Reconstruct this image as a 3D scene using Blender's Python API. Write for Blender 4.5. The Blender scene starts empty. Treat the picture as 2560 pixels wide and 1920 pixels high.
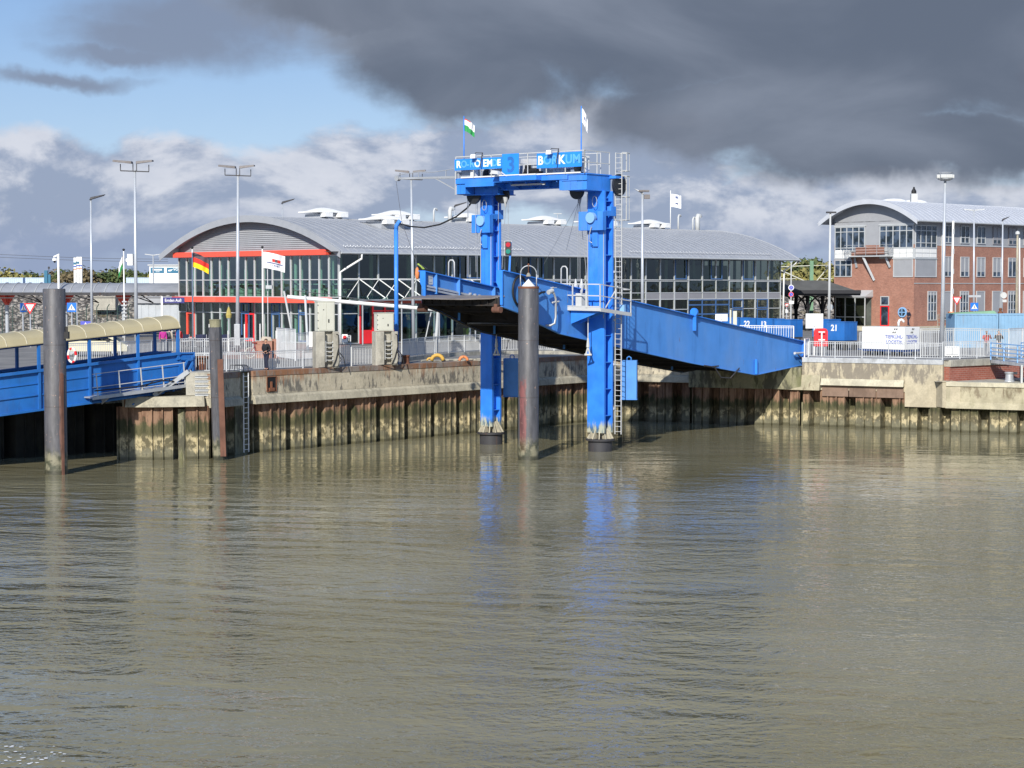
import bpy, bmesh, math, random
from mathutils import Vector, Matrix
random.seed(7)
R = math.radians
sc = bpy.context.scene
COL = sc.collection
# ------------------------------------------------------------------ camera
F, HOR, CAMZ = 4700.0, 715.0, 9.3
PITCH = math.atan((960 - HOR) / F)
cam_d = bpy.data.cameras.new('camera'); cam = bpy.data.objects.new('camera', cam_d); COL.objects.link(cam)
cam_d.sensor_fit = 'HORIZONTAL'; cam_d.sensor_width = 36.0; cam_d.lens = 36.0 * F / 2560.0
cam_d.clip_start = 0.5; cam_d.clip_end = 20000
cam.location = (0, 0, CAMZ); cam.rotation_euler = (math.pi / 2 - PITCH, 0, 0)
sc.camera = cam
# ------------------------------------------------------------------ sun, sky, exposure
SUN = Vector((.24, .971, -.577)).normalized()          # direction of travel of the sunlight
sd = bpy.data.lights.new('sun', 'SUN'); sd.energy = 4.9; sd.angle = R(0.6); sd.color = (1.0, .95, .86)
so = bpy.data.objects.new('sun', sd); COL.objects.link(so)
so.rotation_euler = SUN.to_track_quat('-Z', 'Y').to_euler(); so.location = (-40, -80, 60)
sc.view_settings.view_transform = 'Standard'; sc.view_settings.look = 'None'
sc.view_settings.exposure = 0.18; sc.view_settings.gamma = 1.0
W = bpy.data.worlds.new('World'); sc.world = W; W.use_nodes = True
SKY_STR = 0.1

class NT:
    def __init__(s, tree): s.t = tree; s.n = tree.nodes; s.l = tree.links
    def node(s, ty, **kw):
        o = s.n.new(ty)
        for k, v in kw.items(): setattr(o, k, v)
        return o
    def put(s, sock, v):
        if isinstance(v, bpy.types.NodeSocket): s.l.new(v, sock)
        elif isinstance(v, bpy.types.Node): s.l.new(v.outputs[0], sock)
        else:
            if hasattr(sock, 'default_value'):
                dv = sock.default_value
                if hasattr(dv, '__len__') and not hasattr(v, '__len__'): v = [v] * len(dv)
                if hasattr(dv, '__len__') and len(dv) == 4 and len(v) == 3: v = (*v, 1)
                sock.default_value = v
    def m(s, op, a, b=0.0, c=None, clamp=False):
        o = s.node('ShaderNodeMath', operation=op, use_clamp=clamp)
        s.put(o.inputs[0], a); s.put(o.inputs[1], b)
        if c is not None: s.put(o.inputs[2], c)
        return o.outputs[0]
    def vm(s, op, a, b=(0, 0, 0)):
        o = s.node('ShaderNodeVectorMath', operation=op); s.put(o.inputs[0], a); s.put(o.inputs[1], b); return o.outputs[0]
    def comb(s, x, y, z):
        o = s.node('ShaderNodeCombineXYZ'); s.put(o.inputs[0], x); s.put(o.inputs[1], y); s.put(o.inputs[2], z); return o.outputs[0]
    def sep(s, v):
        o = s.node('ShaderNodeSeparateXYZ'); s.put(o.inputs[0], v); return o.outputs
    def noise(s, v, scale, detail=4, rough=.55, dist=0.0, col=False):
        o = s.node('ShaderNodeTexNoise'); s.put(o.inputs['Vector'], v); o.inputs['Scale'].default_value = scale
        o.inputs['Detail'].default_value = detail; o.inputs['Roughness'].default_value = rough; o.inputs['Distortion'].default_value = dist
        return o.outputs['Color' if col else 'Fac']
    def ss(s, v, lo, hi, a=0.0, b=1.0):
        o = s.node('ShaderNodeMapRange', interpolation_type='SMOOTHSTEP'); s.put(o.inputs[0], v)
        s.put(o.inputs[1], lo); s.put(o.inputs[2], hi); s.put(o.inputs[3], a); s.put(o.inputs[4], b); return o.outputs[0]
    def mix(s, f, a, b, mode='MIX'):
        o = s.node('ShaderNodeMix', data_type='RGBA', blend_type=mode)
        s.put(o.inputs[0], f); s.put(o.inputs[6], a); s.put(o.inputs[7], b); return o.outputs[2]

def build_sky():
    t = NT(W.node_tree); t.n.clear()
    out = t.node('ShaderNodeOutputWorld'); bg = t.node('ShaderNodeBackground'); bg.inputs['Strength'].default_value = SKY_STR
    t.l.new(bg.outputs[0], out.inputs[0])
    sky = t.node('ShaderNodeTexSky', sky_type='NISHITA'); sky.sun_disc = False
    sky.sun_elevation = math.asin(-SUN.z); sky.sun_rotation = math.atan2(-SUN.x, -SUN.y)
    sky.air_density = 1.0; sky.dust_density = 0.6; sky.ozone_density = 1.6
    d = t.node('ShaderNodeTexCoord').outputs['Generated']
    warp = t.vm('MULTIPLY', t.vm('SUBTRACT', t.noise(d, 9, 6, .6, col=True), (.5, .5, .5)), (.09, .09, .05))
    dw = t.vm('ADD', d, warp)
    x, y, z = t.sep(dw)
    az = t.m('ARCTAN2', x, y); el = z
    K = 1 / F
    def blob(px, py, rx, ry):
        a = t.m('DIVIDE', t.m('SUBTRACT', az, (px - 1280) * K), rx * K)
        b = t.m('DIVIDE', t.m('SUBTRACT', el, (HOR - py) * K), ry * K)
        return t.m('SUBTRACT', 1.0, t.m('SQRT', t.m('ADD', t.m('MULTIPLY', a, a), t.m('MULTIPLY', b, b))))
    def mx(lst):
        r = blob(*lst[0])
        for q in lst[1:]: r = t.m('MAXIMUM', r, blob(*q))
        return r
    st = t.vm('MULTIPLY', d, (1, 1, 1.9))
    nb = t.noise(st, 7, 9, .58, .25)
    st2 = t.vm('ADD', st, (-.010, -.004, .022))
    nb2 = t.noise(st2, 7, 9, .58, .25)
    relief = t.ss(t.m('SUBTRACT', nb, nb2), -.035, .085)
    fine = t.noise(st, 22, 6, .6)
    # blue sky, a little lighter towards the horizon
    lum = t.mix(.55, sky.outputs[0], t.mix(t.ss(el, 0.0, .16), (3.4, 5.2, 8.6), (1.65, 3.2, 6.9)))
    # bright cumulus and thin grey veils
    cum = mx([(60, 560, 420, 215), (430, 500, 260, 170), (760, 560, 330, 130), (1000, 430, 480, 160), (1500, 400, 420, 170),
              (1850, 500, 560, 110), (2300, 560, 500, 90), (2540, 190, 120, 90)])
    cmask = t.ss(t.m('ADD', cum, t.m('MULTIPLY', t.m('SUBTRACT', nb, .5), 2.2)), .02, .32)
    ccol = t.mix(t.m('MULTIPLY', relief, t.ss(fine, .2, .6, .65, 1.0)), (2.7, 3.25, 4.5), (6.1, 6.3, 7.0))
    lum = t.mix(t.m('MULTIPLY', cmask, .93), lum, ccol)
    low = t.ss(el, .006, .045, .85, 0.0)
    lum = t.mix(low, lum, (2.7, 3.35, 4.9))
    veil = mx([(520, 70, 560, 140), (420, 120, 420, 105), (160, 228, 330, 30), (330, 165, 300, 40)])
    vmask = t.ss(t.m('ADD', veil, t.m('MULTIPLY', t.m('SUBTRACT', nb, .5), 1.2)), .0, .75, 0, .85)
    lum = t.mix(vmask, lum, (1.95, 2.3, 3.15))
    # the dark rain cloud
    dark = mx([(1560, 40, 900, 300), (2350, 110, 800, 330), (2250, 370, 640, 110), (1180, 190, 400, 160), (1850, 280, 480, 150), (1900, -500, 3000, 560), (1500, -1700, 7000, 1150), (900, 20, 380, 110)])
    dmask = t.ss(t.m('ADD', dark, t.m('MULTIPLY', t.m('SUBTRACT', nb, .5), 1.3)), -.04, .46)
    dn = t.noise(t.vm('MULTIPLY', d, (1, 1, 2.6)), 6, 6, .5, .5)
    edge = t.ss(dark, .0, .45, 1.0, 0.0)
    dcol = t.mix(t.ss(dn, .34, .70), (1.12, 1.36, 1.86), (2.05, 2.35, 3.0))
    dcol = t.mix(t.m('MULTIPLY', edge, .6), dcol, (3.0, 3.4, 4.15))
    lum = t.mix(t.m('MULTIPLY', dmask, .97), lum, dcol)
    t.l.new(lum, bg.inputs['Color'])
build_sky()

# ------------------------------------------------------------------ pixel helpers (photo pixels -> points of the place)
def PY(x, y, Y):
    u = (x - 1280) / F; v = (960 - y) / F
    dx, dy, dz = u, math.cos(PITCH) + v * math.sin(PITCH), -math.sin(PITCH) + v * math.cos(PITCH)
    k = Y / dy
    return Vector((dx * k, Y, CAMZ + dz * k))
def GZ(x, y, z):
    u = (x - 1280) / F; v = (960 - y) / F
    dx, dy, dz = u, math.cos(PITCH) + v * math.sin(PITCH), -math.sin(PITCH) + v * math.cos(PITCH)
    k = (z - CAMZ) / dz
    return Vector((dx * k, dy * k, z))
def XZ(x, Y): return PY(x, 800, Y).x
GR = 4.55
def V(*a): return Vector(a)

# ------------------------------------------------------------------ objects
def tag(o, label=None, cat=None, group=None, kind=None):
    if label: o['label'] = label
    if cat: o['category'] = cat
    if group: o['group'] = group
    if kind: o['kind'] = kind
    return o
def thing(name, label, cat, loc=(0, 0, 0), rz=0.0, group=None):
    o = bpy.data.objects.new(name, None); o.empty_display_size = .3; COL.objects.link(o)
    o.location = loc; o.rotation_euler = (0, 0, rz)
    return tag(o, label, cat, group)
def kids(o): return [c for c in COL.objects if c.parent == o]
def dup(o, loc=None, rz=None, label=None, par=None, scale=None):
    ch = kids(o); c = o.copy(); COL.objects.link(c)
    if par: c.parent = par
    if loc is not None: c.location = loc
    if rz is not None: c.rotation_euler = (0, 0, rz)
    if scale is not None: c.scale = scale
    if label: c['label'] = label
    for k in ch: dup(k, par=c)
    return c
class MB:
    def __init__(s): s.v = []; s.f = []; s.mi = []
    def add(s, vs, fs, mi=0):
        b = len(s.v); s.v += [tuple(p) for p in vs]; s.f += [tuple(i + b for i in f) for f in fs]; s.mi += [mi] * len(fs)
        return s
    def box(s, x0, x1, y0, y1, z0, z1, mi=0):
        return s.add([(x0, y0, z0), (x1, y0, z0), (x1, y1, z0), (x0, y1, z0), (x0, y0, z1), (x1, y0, z1), (x1, y1, z1), (x0, y1, z1)],
                     [(0, 3, 2, 1), (4, 5, 6, 7), (0, 1, 5, 4), (1, 2, 6, 5), (2, 3, 7, 6), (3, 0, 4, 7)], mi)
    def hexa(s, a, b, mi=0):   # two quads, bottom a[4], top b[4]
        return s.add(list(a) + list(b), [(0, 3, 2, 1), (4, 5, 6, 7), (0, 1, 5, 4), (1, 2, 6, 5), (2, 3, 7, 6), (3, 0, 4, 7)], mi)
    def bar(s, p, q, w, h=None, mi=0, up=(0, 0, 1)):
        h = h or w; p = Vector(p); q = Vector(q); d = (q - p).normalized(); up = Vector(up)
        if abs(d.dot(up)) > .98: up = Vector((0, 1, 0)) if abs(d.y) < .9 else Vector((1, 0, 0))
        a = d.cross(up).normalized() * w / 2; b = a.cross(d).normalized() * h / 2
        return s.hexa([p - a - b, p + a - b, p + a + b, p - a + b], [q - a - b, q + a - b, q + a + b, q - a + b], mi)
    def tube(s, p, q, r, n=8, r2=None, mi=0, caps=True):
        p = Vector(p); q = Vector(q); r2 = r if r2 is None else r2; d = (q - p).normalized()
        up = Vector((0, 0, 1)) if abs(d.z) < .95 else Vector((1, 0, 0))
        a = d.cross(up).normalized(); b = a.cross(d)
        vs = []
        for c, rr in ((p, r), (q, r2)):
            for i in range(n):
                t = 2 * math.pi * i / n; vs.append(c + a * math.cos(t) * rr + b * math.sin(t) * rr)
        fs = [(i, (i + 1) % n, n + (i + 1) % n, n + i) for i in range(n)]
        if caps: fs += [tuple(range(n))[::-1], tuple(range(n, 2 * n))]
        return s.add(vs, fs, mi)
    def path(s, pts, r, n=6, mi=0, closed=False):
        pts = [Vector(p) for p in pts]; N = len(pts); vs = []; prev = None
        for i, p in enumerate(pts):
            if closed: d = (pts[(i + 1) % N] - pts[i - 1]).normalized()
            else: d = (pts[min(i + 1, N - 1)] - pts[max(i - 1, 0)]).normalized()
            if prev is None:
                up = Vector((0, 0, 1)) if abs(d.z) < .95 else Vector((1, 0, 0)); a = d.cross(up).normalized()
            else: a = (prev - d * prev.dot(d)).normalized()
            prev = a; b = a.cross(d)
            for k in range(n):
                t = 2 * math.pi * k / n; vs.append(p + a * math.cos(t) * r + b * math.sin(t) * r)
        fs = []
        for i in range(N if closed else N - 1):
            j = (i + 1) % N
            for k in range(n): fs.append((i * n + k, i * n + (k + 1) % n, j * n + (k + 1) % n, j * n + k))
        if not closed: fs += [tuple(range(n))[::-1], tuple(range((N - 1) * n, N * n))]
        return s.add(vs, fs, mi)
    def lathe(s, c, prof, n=16, mi=0):   # profile [(r,z)] about the vertical axis at c
        c = Vector(c); vs = []; fs = []
        for r, z in prof:
            for i in range(n):
                t = 2 * math.pi * i / n; vs.append((c.x + r * math.cos(t), c.y + r * math.sin(t), c.z + z))
        for j in range(len(prof) - 1):
            for i in range(n): fs.append((j * n + i, j * n + (i + 1) % n, (j + 1) * n + (i + 1) % n, (j + 1) * n + i))
        fs += [tuple(range(n))[::-1], tuple(range((len(prof) - 1) * n, len(prof) * n))]
        return s.add(vs, fs, mi)
    def prism(s, poly, ext, mi=0):
        poly = [Vector(p) for p in poly]; ext = Vector(ext); n = len(poly)
        vs = poly + [p + ext for p in poly]
        return s.add(vs, [tuple(range(n))[::-1], tuple(range(n, 2 * n))] + [(i, (i + 1) % n, n + (i + 1) % n, n + i) for i in range(n)], mi)
    def strip(s, A, B, mi=0):     # quads between two point rows
        n = len(A); return s.add(list(A) + list(B), [(i, i + 1, n + i + 1, n + i) for i in range(n - 1)], mi)
    def build(s, name, mats, parent=None, smooth=False, bevel=0, world=False, loc=None, norm=True):
        if not isinstance(mats, (list, tuple)): mats = [mats]
        vs = s.v
        if world and parent is not None:
            M = Matrix.Rotation(-parent.rotation_euler.z, 3, 'Z'); L = Vector(parent.location)
            vs = [tuple(M @ (Vector(p) - L)) for p in vs]
        me = bpy.data.meshes.new(name); me.from_pydata(vs, [], s.f)
        for m_ in mats: me.materials.append(M_(m_))
        if len(mats) > 1: me.polygons.foreach_set('material_index', s.mi)
        if norm:
            bm = bmesh.new(); bm.from_mesh(me); bmesh.ops.recalc_face_normals(bm, faces=bm.faces); bm.to_mesh(me); bm.free()
        if smooth: me.polygons.foreach_set('use_smooth', [True] * len(me.polygons))
        me.update()
        o = bpy.data.objects.new(name, me); COL.objects.link(o)
        if parent is not None: o.parent = parent
        if loc is not None: o.location = loc
        if smooth == 'auto':
            for e in me.edges: pass
        if bevel:
            b = o.modifiers.new('bevel', 'BEVEL'); b.width = bevel; b.segments = 2; b.limit_method = 'ANGLE'; b.angle_limit = R(40)
        return o
def text_mesh(body, size, depth=.01, bold=0.0, mat='white_paint', name='lettering', parent=None, align='CENTER', sx=1.0):
    """lettering lying in the local xz plane, facing -y"""
    cu = bpy.data.curves.new('txt', 'FONT'); cu.body = body; cu.size = size; cu.extrude = depth; cu.offset = bold
    cu.align_x = align; cu.align_y = 'CENTER'; cu.resolution_u = 3
    o = bpy.data.objects.new('txt', cu); COL.objects.link(o)
    dg = bpy.context.evaluated_depsgraph_get(); dg.update()
    me = bpy.data.meshes.new_from_object(o.evaluated_get(dg)); COL.objects.unlink(o); bpy.data.objects.remove(o)
    me.transform(Matrix.Rotation(math.pi / 2, 4, 'X') @ Matrix.Scale(sx, 4, (1, 0, 0)))
    me.materials.clear(); me.materials.append(M_(mat))
    r = bpy.data.objects.new(name, me); COL.objects.link(r)
    if parent is not None: r.parent = parent
    return r

# ------------------------------------------------------------------ materials
MATS = {}
def M_(n):
    if isinstance(n, bpy.types.Material): return n
    return MATS[n]
def base_mat(name, rough=.6, metal=0.0, spec=.5, ior=None):
    m = bpy.data.materials.new(name); m.use_nodes = True; t = NT(m.node_tree)
    p = next(n for n in t.n if n.type == 'BSDF_PRINCIPLED')
    p.inputs['Roughness'].default_value = rough; p.inputs['Metallic'].default_value = metal
    p.inputs['Specular IOR Level'].default_value = spec
    if ior: p.inputs['IOR'].default_value = ior
    MATS[name] = m
    return m, t, p
def bump(t, p, h, strength=.3, dist=.02):
    b = t.node('ShaderNodeBump'); b.inputs['Strength'].default_value = strength; b.inputs['Distance'].default_value = dist
    t.put(b.inputs['Height'], h); t.l.new(b.outputs[0], p.inputs['Normal'])
def paint(name, col, rough=.5, var=.10, metal=0.0, dirt=None, dscale=1.3, damt=.35, streak=True, spec=.5, bmp=0.0, rust=0.0, fade=0.0):
    m, t, p = base_mat(name, rough, metal, spec)
    pos = t.node('ShaderNodeNewGeometry').outputs['Position']
    n1 = t.noise(pos, .9, 5, .6)
    c = Vector(col)
    cc = t.mix(t.ss(n1, .3, .7), tuple(c * (1 - var)), tuple(v for v in (c * (1 + var))))
    if dirt is not None:
        sv = t.vm('MULTIPLY', pos, (1, 1, .16)) if streak else pos
        n2 = t.noise(sv, dscale * 3, 6, .65)
        cc = t.mix(t.ss(n2, .52, .78, 0, damt), cc, dirt)
        t.put(p.inputs['Roughness'], t.ss(n2, .4, .8, rough, min(1, rough + .3)))
    if fade:
        nf = t.noise(t.vm('MULTIPLY', pos, (1, 1, .35)), .55, 5, .6); cc = t.mix(t.ss(nf, .45, .75, 0, fade), cc, tuple(Vector(col) * .55 + Vector((.16, .19, .22))))
    if rust:
        nr = t.noise(t.vm('MULTIPLY', pos, (1, 1, .22)), 6.5, 4, .6); br = t.noise(pos, .8, 3)
        cc = t.mix(t.m('MULTIPLY', t.ss(nr, .64, .72), t.ss(br, .48, .62, 0, rust)), cc, (.16, .075, .04))
    t.put(p.inputs['Base Color'], cc)
    if bmp: bump(t, p, t.noise(pos, 14, 4), bmp, .01)
    return m
BL = (.030, .215, .74)
paint('blue_paint', BL, .45, .12, dirt=(.03, .10, .26), damt=.45, rust=.6, fade=.30)
paint('blue_girder', (.065, .25, .66), .5, .06, dirt=(.04, .15, .42), damt=.45, dscale=.5, rust=.5, fade=.28)
paint('blue_gangway', (.016, .135, .44), .45, .12, dirt=(.02, .05, .14), damt=.4, rust=.4, fade=.15)
paint('blue_dark', (.012, .045, .17), .5, .1)
paint('blue_pale', (.22, .42, .70), .6, .05, dirt=(.15, .3, .5), damt=.3)
paint('blue_sign', (.02, .24, .80), .5, .1)
paint('blue_faded', (.06, .24, .62), .55, .12)
paint('blue_sea_container', (.20, .36, .52), .6, .08, dirt=(.3, .2, .12), damt=.3)
paint('sheave_black', (.015, .016, .02), .5, .1)
paint('white_paint', (.78, .78, .76), .45, .03, dirt=(.45, .42, .36), damt=.3)
paint('letter_white', (.72, .82, .92), .6, .05)
paint('letter_faint', (.10, .38, .85), .6, .1)
paint('grey_white', (.50, .51, .505), .5, .05, dirt=(.35, .33, .28), damt=.35)
paint('galvanised', (.42, .44, .46), .42, .12, metal=.35, dirt=(.25, .22, .18), damt=.3)
paint('steel_pole', (.50, .53, .57), .38, .08, metal=.3)
paint('rail_paint', (.47, .49, .51), .5, .1, dirt=(.3, .26, .2), damt=.35)
paint('dark_steel', (.035, .035, .04), .6, .2, dirt=(.10, .05, .03), damt=.5)
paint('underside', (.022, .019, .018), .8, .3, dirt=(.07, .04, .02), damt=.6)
paint('flap_plate', (.165, .15, .145), .6, .15, dirt=(.16, .09, .06), damt=.5, streak=False, bmp=.3)
paint('rust_brown', (.13, .06, .04), .85, .3, dirt=(.05, .035, .03), damt=.8, bmp=.3)
paint('rust_sheet', (.20, .135, .10), .85, .25, dirt=(.09, .06, .045), damt=.7, bmp=.3)
paint('rust_dark', (.07, .035, .022), .9, .3, dirt=(.02, .015, .012), damt=.7)
paint('rust', (.19, .075, .038), .85, .35, dirt=(.05, .03, .025), damt=.7, bmp=.4)
paint('orange', (.70, .23, .08), .6, .1)
paint('yellow', (.55, .33, .06), .6, .1)
paint('canopy_yellow', (.42, .34, .09), .7, .1)
paint('lime', (.45, .60, .10), .6, .1)
paint('red', (.75, .022, .03), .45, .08)
paint('red_band', (.82, .10, .06), .45, .06)
paint('dark_red', (.30, .04, .03), .5, .1)
paint('black_rubber', (.012, .012, .013), .6, .2)
paint('black', (.01, .01, .011), .6, .2)
paint('navy', (.015, .02, .055), .85, .2)
paint('navy_cloth', (.014, .018, .04), .9, .2)
paint('black_cloth', (.012, .013, .018), .9, .2)
paint('grey_cloth', (.12, .12, .13), .9, .2)
paint('magenta_cloth', (.45, .03, .25), .9, .1)
paint('red_cloth', (.5, .03, .03), .9, .1)
paint('beige_cloth', (.42, .37, .30), .9, .1)
paint('skin', (.55, .30, .20), .55, .05)
paint('hair', (.06, .04, .03), .8, .2)
paint('shoe', (.02, .02, .02), .6, .2)
paint('cream_car', (.62, .58, .42), .25, .02)
paint('roof_grey', (.40, .415, .44), .42, .04, metal=.25, dirt=(.30, .31, .33), damt=.25, dscale=.6, streak=False)
paint('roof_pale', (.56, .58, .62), .42, .04, metal=.2)
paint('cladding_grey', (.34, .35, .37), .5, .05, metal=.1)
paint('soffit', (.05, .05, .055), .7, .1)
paint('frame_grey', (.50, .52, .53), .45, .05, metal=.15)
paint('frame_green', (.30, .42, .38), .5, .05)
paint('frame_blue', (.05, .12, .28), .5, .05)
paint('panel_grey', (.25, .25, .27), .6, .05)
paint('blind_grey', (.30, .31, .33), .6, .05)
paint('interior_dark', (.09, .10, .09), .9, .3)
paint('interior_floor', (.16, .16, .15), .8, .2)
paint('interior_green', (.30, .45, .38), .7, .1)
paint('canopy_beige', (.40, .345, .205), .35, .06, dirt=(.35, .31, .2), damt=.3, streak=False)
paint('canopy_grey', (.27, .28, .30), .35, .1)
paint('bitumen', (.085, .085, .08), .9, .15)
paint('cast_iron', (.012, .012, .016), .6, .1)
paint('catenary_green', (.16, .30, .19), .6, .1)
paint('fence_green', (.02, .06, .05), .6, .1)
paint('shed_metal', (.42, .45, .48), .5, .08, metal=.1)
paint('sign_navy', (.02, .02, .16), .5, .05)
paint('sign_teal', (.02, .14, .24), .5, .05)
paint('sign_blue', (.01, .16, .62), .4, .03)
paint('sign_violet', (.09, .10, .50), .4, .03)
paint('container_pale', (.50, .60, .74), .6, .05)
paint('cabinet', (.56, .56, .48), .5, .04, dirt=(.4, .38, .28), damt=.25)
paint('tyre', (.015, .015, .015), .9, .2)
paint('bark', (.09, .065, .045), .95, .3)
paint('lettering_blue', (.04, .09, .42), .6, .05)
paint('marking', (.68, .68, .64), .8, .08)
paint('rope', (.30, .28, .23), .9, .2)
paint('wire', (.10, .10, .11), .6, .1)
paint('net', (.30, .33, .30), .8, .1)

def concrete(name, col, dark=(.10, .095, .085), zlo=None, zhi=None, amt=.8, green=0.0, sc_=1.0, rustz=None, thr=.5):
    m, t, p = base_mat(name, .88)
    pos = t.node('ShaderNodeNewGeometry').outputs['Position']; x, y, z = t.sep(pos)
    c = Vector(col); n1 = t.noise(pos, 1.2, 6, .62); n3 = t.noise(pos, 9, 5, .6)
    cc = t.mix(t.ss(n1, .3, .7), tuple(c * .82), tuple(c * 1.15))
    cc = t.mix(t.ss(n3, .35, .75, 0, .35), cc, tuple(c * .55))
    sv = t.vm('MULTIPLY', pos, (1, 1, .30)); n2 = t.noise(sv, 2.6 * sc_, 7, .68, .15); big = t.noise(pos, .33, 3, .5)
    f = t.ss(t.m('ADD', n2, t.m('MULTIPLY', t.m('SUBTRACT', big, .5), .5)), thr, thr + .11, 0, amt)
    if zlo is not None:
        w = t.m('MULTIPLY', t.ss(t.m('ADD', z, t.m('MULTIPLY', n2, .8)), zlo + .35, zlo + .6), t.ss(t.m('ADD', z, t.m('MULTIPLY', n2, .9)), zhi + .15, zhi + .55, 1, 0))
        f = t.m('MULTIPLY', f, w)
    cc = t.mix(f, cc, dark)
    if rustz is not None:   # rust weeping down from a steel edge
        sv2 = t.vm('MULTIPLY', pos, (1, 1, .07)); nr = t.noise(sv2, 5, 5, .7); br = t.noise(pos, .16, 2)
        rr = t.m('MULTIPLY', t.ss(t.m('ADD', nr, t.m('MULTIPLY', t.m('SUBTRACT', z, rustz), .28)), .46, .62), t.ss(br, .40, .55))
        cc = t.mix(t.m('MULTIPLY', rr, .7), cc, (.30, .13, .055))
    if green:
        g = t.ss(t.noise(sv, 1.6, 5, .6), .5, .72, 0, green); cc = t.mix(g, cc, (.10, .11, .035))
    t.put(p.inputs['Base Color'], cc); bump(t, p, t.m('ADD', n3, t.m('MULTIPLY', n1, .6)), .35, .03)
    return m
concrete('concrete_wall', (.50, .445, .33), zlo=3.25, zhi=4.2, rustz=4.1, sc_=1.6, thr=.50, amt=.85)
concrete('concrete_lip', (.42, .385, .29), amt=.35)
concrete('concrete_pillar', (.40, .38, .32), amt=.35)
concrete('concrete_right', (.46, .405, .29), dark=(.17, .15, .125), zlo=3.0, zhi=4.6, amt=.8, sc_=.9, thr=.45)
concrete('concrete_pale', (.52, .48, .36), amt=.2)
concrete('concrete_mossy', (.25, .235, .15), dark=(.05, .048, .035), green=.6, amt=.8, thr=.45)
concrete('concrete_low', (.40, .36, .25), dark=(.16, .125, .08), zlo=2.2, zhi=3.3, amt=.8, green=.3)
concrete('coping_metal', (.25, .22, .19), dark=(.17, .085, .045), amt=.8, rustz=4.2, thr=.46)
concrete('coping_light', (.46, .48, .50), amt=.25)

def pile_wall_mat(name, gtop, gbot):
    m, t, p = base_mat(name, .8)
    pos = t.node('ShaderNodeNewGeometry').outputs['Position']; x, y, z = t.sep(pos)
    sv = t.vm('MULTIPLY', pos, (1, 1, .22)); n = t.noise(sv, 3.2, 7, .68, .2); n2 = t.noise(pos, 2.3, 7, .65); n3 = t.noise(pos, 16, 4)
    zz = t.m('ADD', z, t.m('MULTIPLY', t.m('SUBTRACT', n, .5), 1.5))
    zz = t.m('ADD', zz, t.m('MULTIPLY', t.m('SUBTRACT', n2, .5), .7))
    c = t.mix(t.ss(n2, .35, .65), (.12, .112, .07), (.19, .175, .11))                    # wet silt near the water
    yel = t.mix(t.ss(t.m('ADD', t.m('MULTIPLY', n2, .6), t.m('MULTIPLY', n, .4)), .47, .56), (.115, .10, .056), (.46, .39, .23))
    c = t.mix(t.ss(zz, .42, .62), c, yel)
    c = t.mix(t.ss(zz, gbot - .1, gbot + .25), c, t.mix(t.ss(n, .42, .6), (.042, .044, .018), (.105, .095, .045)))
    c = t.mix(t.ss(zz, gtop - .15, gtop + .25), c, t.mix(t.ss(n, .35, .62), (.12, .06, .036), (.27, .165, .105)))
    dk = t.ss(t.noise(sv, 6.5, 5, .7), .55, .68, 0, .6)
    c = t.mix(dk, c, (.035, .03, .022))
    c = t.mix(t.ss(z, .10, .22, .75, 0), c, (.06, .055, .03))
    t.put(p.inputs['Base Color'], c); t.put(p.inputs['Roughness'], t.ss(z, .1, .9, .3, .9)); bump(t, p, t.m('ADD', n2, n3), .4, .02)
paint('sheet_pile_black', (.022, .021, .016), .9, .4, dirt=(.06, .055, .03), damt=.7)  # near-black copy of the piling, gangway shade painted into its colour
pile_wall_mat('sheet_pile', 2.05, 1.25)
pile_wall_mat('sheet_pile_right', 1.65, 1.05)

def pile_mat(name, body, scar, cx, cy, ang, wid, zs0, zs1):
    m, t, p = base_mat(name, .55)
    pos = t.node('ShaderNodeNewGeometry').outputs['Position']; x, y, z = t.sep(pos)
    n = t.noise(t.vm('MULTIPLY', pos, (1, 1, .2)), 5, 7, .7); n2 = t.noise(pos, 3, 6, .6)
    b = Vector(body); c = t.mix(t.ss(n, .35, .7), tuple(b * .75), tuple(b * 1.25))
    a = t.m('ARCTAN2', t.m('SUBTRACT', y, cy), t.m('SUBTRACT', x, cx))
    e = t.m('ABSOLUTE', t.m('SUBTRACT', a, ang)); e = t.m('ADD', e, t.m('MULTIPLY', t.m('SUBTRACT', n, .5), .5))
    s = t.m('MULTIPLY', t.ss(e, wid, wid + .08, 1, 0), t.m('MULTIPLY', t.ss(z, zs0, zs0 + .3), t.ss(t.m('ADD', z, t.m('MULTIPLY', n2, 2)), zs1 + .8, zs1 + 1.3, 1, 0)))
    c = t.mix(t.m('MULTIPLY', s, .85), c, t.mix(t.ss(n, .4, .65), scar, tuple(Vector(scar) * .4)))
    sc2 = t.ss(t.noise(pos, 7, 3, .5), .68, .72, 0, .8); c = t.mix(sc2, c, (.34, .22, .17))
    sm = t.m('MINIMUM', t.m('ABSOLUTE', t.m('SUBTRACT', z, 3.35)), t.m('ABSOLUTE', t.m('SUBTRACT', z, 6.4))); c = t.mix(t.ss(sm, .015, .035, .6, 0), c, (.05, .04, .038))
    c = t.mix(t.ss(t.m('ADD', z, t.m('MULTIPLY', n, 1.6)), 1.5, 2.2, .75, 0), c, t.mix(t.ss(n2, .4, .6), (.05, .055, .02), (.26, .24, .15)))
    c = t.mix(t.ss(z, .15, .3, .8, 0), c, (.03, .03, .018))
    t.put(p.inputs['Base Color'], c); bump(t, p, n2, .2, .02)
PILE_C = (GZ(1321, 1149, 0), GZ(141, 1185, 0))
pile_mat('pile_centre', (.078, .078, .086), (.22, .075, .07), PILE_C[0].x, PILE_C[0].y, -2.2, .36, .3, 4.2)
pile_mat('pile_left', (.090, .088, .095), (.22, .12, .09), PILE_C[1].x, PILE_C[1].y, -.78, .16, .2, 5.2)
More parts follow.
